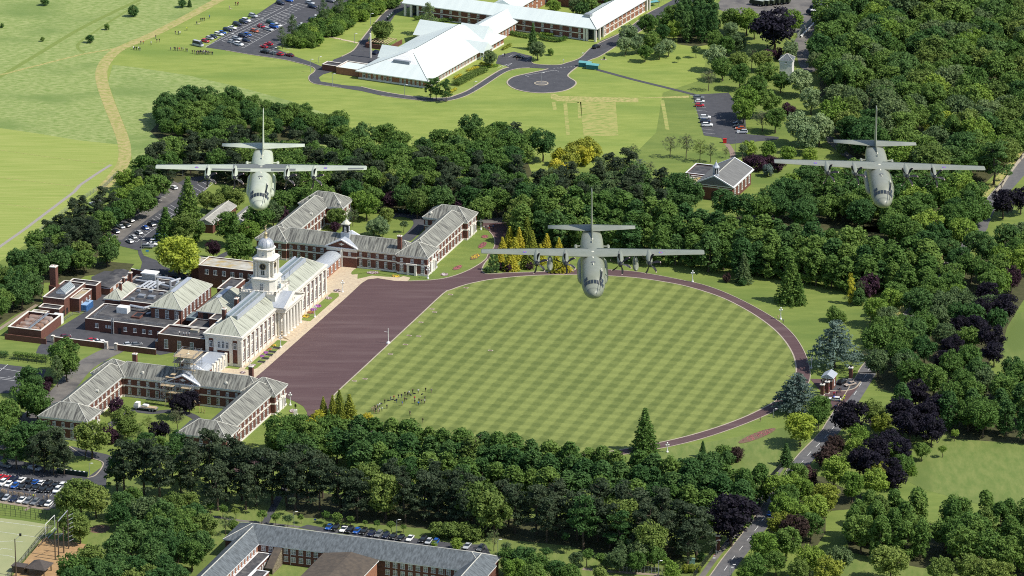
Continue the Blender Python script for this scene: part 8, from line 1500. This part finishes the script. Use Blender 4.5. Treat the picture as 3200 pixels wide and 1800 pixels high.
# assault course on the sand
ac = thing('climbing_frame', 'tall timber assault-course frame of poles and rungs on the sand', 'climbing frame', (*C('g', 480, 1290), 0)); ax_ = Vector((*C('g', 480, 1290), 0)); WD = M('weathered_timber', (.12, .09, .06), (.09, .07, .05), scale=2)
tops = {}
for k, (x, y, yt) in enumerate(((418, 1325, 1130), (443, 1305, 1035), (482, 1275, 1083), (518, 1243, 950))):
    p = Vector((*C('g', x, y), 0)) - ax_; h = zfor(C('g', x, y), 1200 + yt * _K); m = MB(); m.cyl(p, p + Vector((0, 0, h)), .22, .2, 8); m.build('pole', WD, ac); tops[k] = p + Vector((0, 0, h - .2))
m = MB(); m.cyl(tops[1], tops[3], .18, .18, 6); m.build('top_beam', STEEL, ac)
for k in range(7):
    m = MB(); q = Vector((tops[3].x, tops[3].y, tops[3].z - 2.0 - k * 1.5)); m.cyl(q + Vector((-.4, 0, -.2)), q + Vector((1.7, .8, .6)), .11, .11, 6); m.build('rung', STEEL, ac)
m = MB(); m.cyl(tops[0], tops[2] + Vector((0, 0, -2)), .1, .1, 6); m.build('brace', STEEL, ac)
r = thing('goal_frame', 'white tubular frame beside the pitch fence', 'frame', (*C('g', 345, 1165), 0)); m = MB(); v = Vector((*C('g', 415, 1095), 0)) - Vector((*C('g', 345, 1165), 0)); m.cyl((0, 0, 0), (0, 0, 5), .1, .1, 6); m.cyl(v, v + Vector((0, 0, 5)), .1, .1, 6); m.cyl((0, 0, 5), v + Vector((0, 0, 5)), .1, .1, 6); m.cyl((0, 0, .6), v + Vector((0, 0, .6)), .08, .08, 6); m.build('tubes', WHITE, r)
r = thing('floodlight_mast', 'brown timber floodlight mast at the left pitch edge', 'floodlight', (*C('g', 122, 1449), 0)); m = MB(); m.cyl((0, 0, 0), (0, 0, 13), .22, .16, 8); m.build('mast', WD, r); m = MB(); m.cyl((0, 0, 12.7), (1.6, .6, 14), .07, .07, 5); m.build('arm', STEEL, r); m = MB(); m.box(1.4, 2.1, .3, .9, 13.8, 14.6); m.build('lamp_head', DARK, r)
r = thing('timber_shelter', 'open-sided timber shelter with dark pyramid roof on the sand', 'shelter', (*C('g', 300, 1425), 0), R(-19)); m = MB(); m.add([(-3.6, -3.6, 2.6), (3.6, -3.6, 2.6), (3.6, 3.6, 2.6), (-3.6, 3.6, 2.6), (0, 0, 4.8)], [(0, 1, 4), (1, 2, 4), (2, 3, 4), (3, 0, 4), (3, 2, 1, 0)]); m.build('roof', M('felt_shingle', (.1, .085, .075), (.07, .06, .055), scale=2), r)
for x in (-2.8, 2.8):
    for y in (-2.8, 2.8): m = MB(); m.box(x - .15, x + .15, y - .15, y + .15, 0, 2.6); m.build('post', WD, r)
r = thing('timber_hut', 'small dark timber hut beside the pitch corner', 'hut', (*C('g', 150, 1415), 0), R(-19)); m = MB(); m.box(-2.2, 2.2, -1.4, 1.4, 0, 2.2); m.build('walls', WD, r); m = MB(); m.box(-2.4, 2.4, -1.7, 1.7, 2.2, 2.4); m.build('roof', MATS['felt_shingle'], r)
for k, (x, y) in enumerate(((325, 1210), (395, 1150), (460, 1165))):
    r = thing('timber_beam', f'sloping timber obstacle beam on the sand, {ORD[k]} from the left', 'beam', (*C('g', x, y), 0), R(60), 'obstacle beams'); m = MB(); m.cyl((-2.5, 0, .2), (2.5, 0, 1.9), .2, .18, 8); m.build('log', STEEL if k else WD, r); m = MB(); m.cyl((2.2, -.8, 0), (2.4, 0, 1.9), .12, .12, 6); m.cyl((2.2, .8, 0), (2.4, 0, 1.9), .12, .12, 6); m.build('support', WD, r)
# lawn drain covers
for k, (x, y) in enumerate(((940, 725), (823, 776), (683, 885), (703, 908), (600, 985), (511, 1085), (583, 1090), (483, 1153), (370, 1225), (178, 1412), (97, 1428), (1125, 1198))):
    r = MB(); r.box(-.9, .9, -.6, .6, .0, .12); r.box(-.6, .6, -.35, .35, .12, .14, 1); o = r.build('drain_cover', [KERB, SOIL], loc=(*C('e', x, y), .05), rot=(0, 0, R(-19))); tag(o, f'pale square drain cover in the oval lawn, {ORD[k]} from the far wing', 'drain cover', 'drain covers in the lawn')
for k, (x, y) in enumerate(((1020, 405), (958, 460), (915, 503), (860, 553), (805, 602))):
    r = MB(); r.box(-1.6, 1.6, -1.0, 1.0, 0, .1); r.box(-1.3, 1.3, -.7, .7, .1, .3, 1); o = r.build('basement_grille', [KERB, BLK], loc=(*C('s', x, y), .08), rot=(0, 0, R(-19))); tag(o, f'dark grille in the front grass strip, {ORD[k]} from the portico', 'grille', 'grilles in the grass strip')
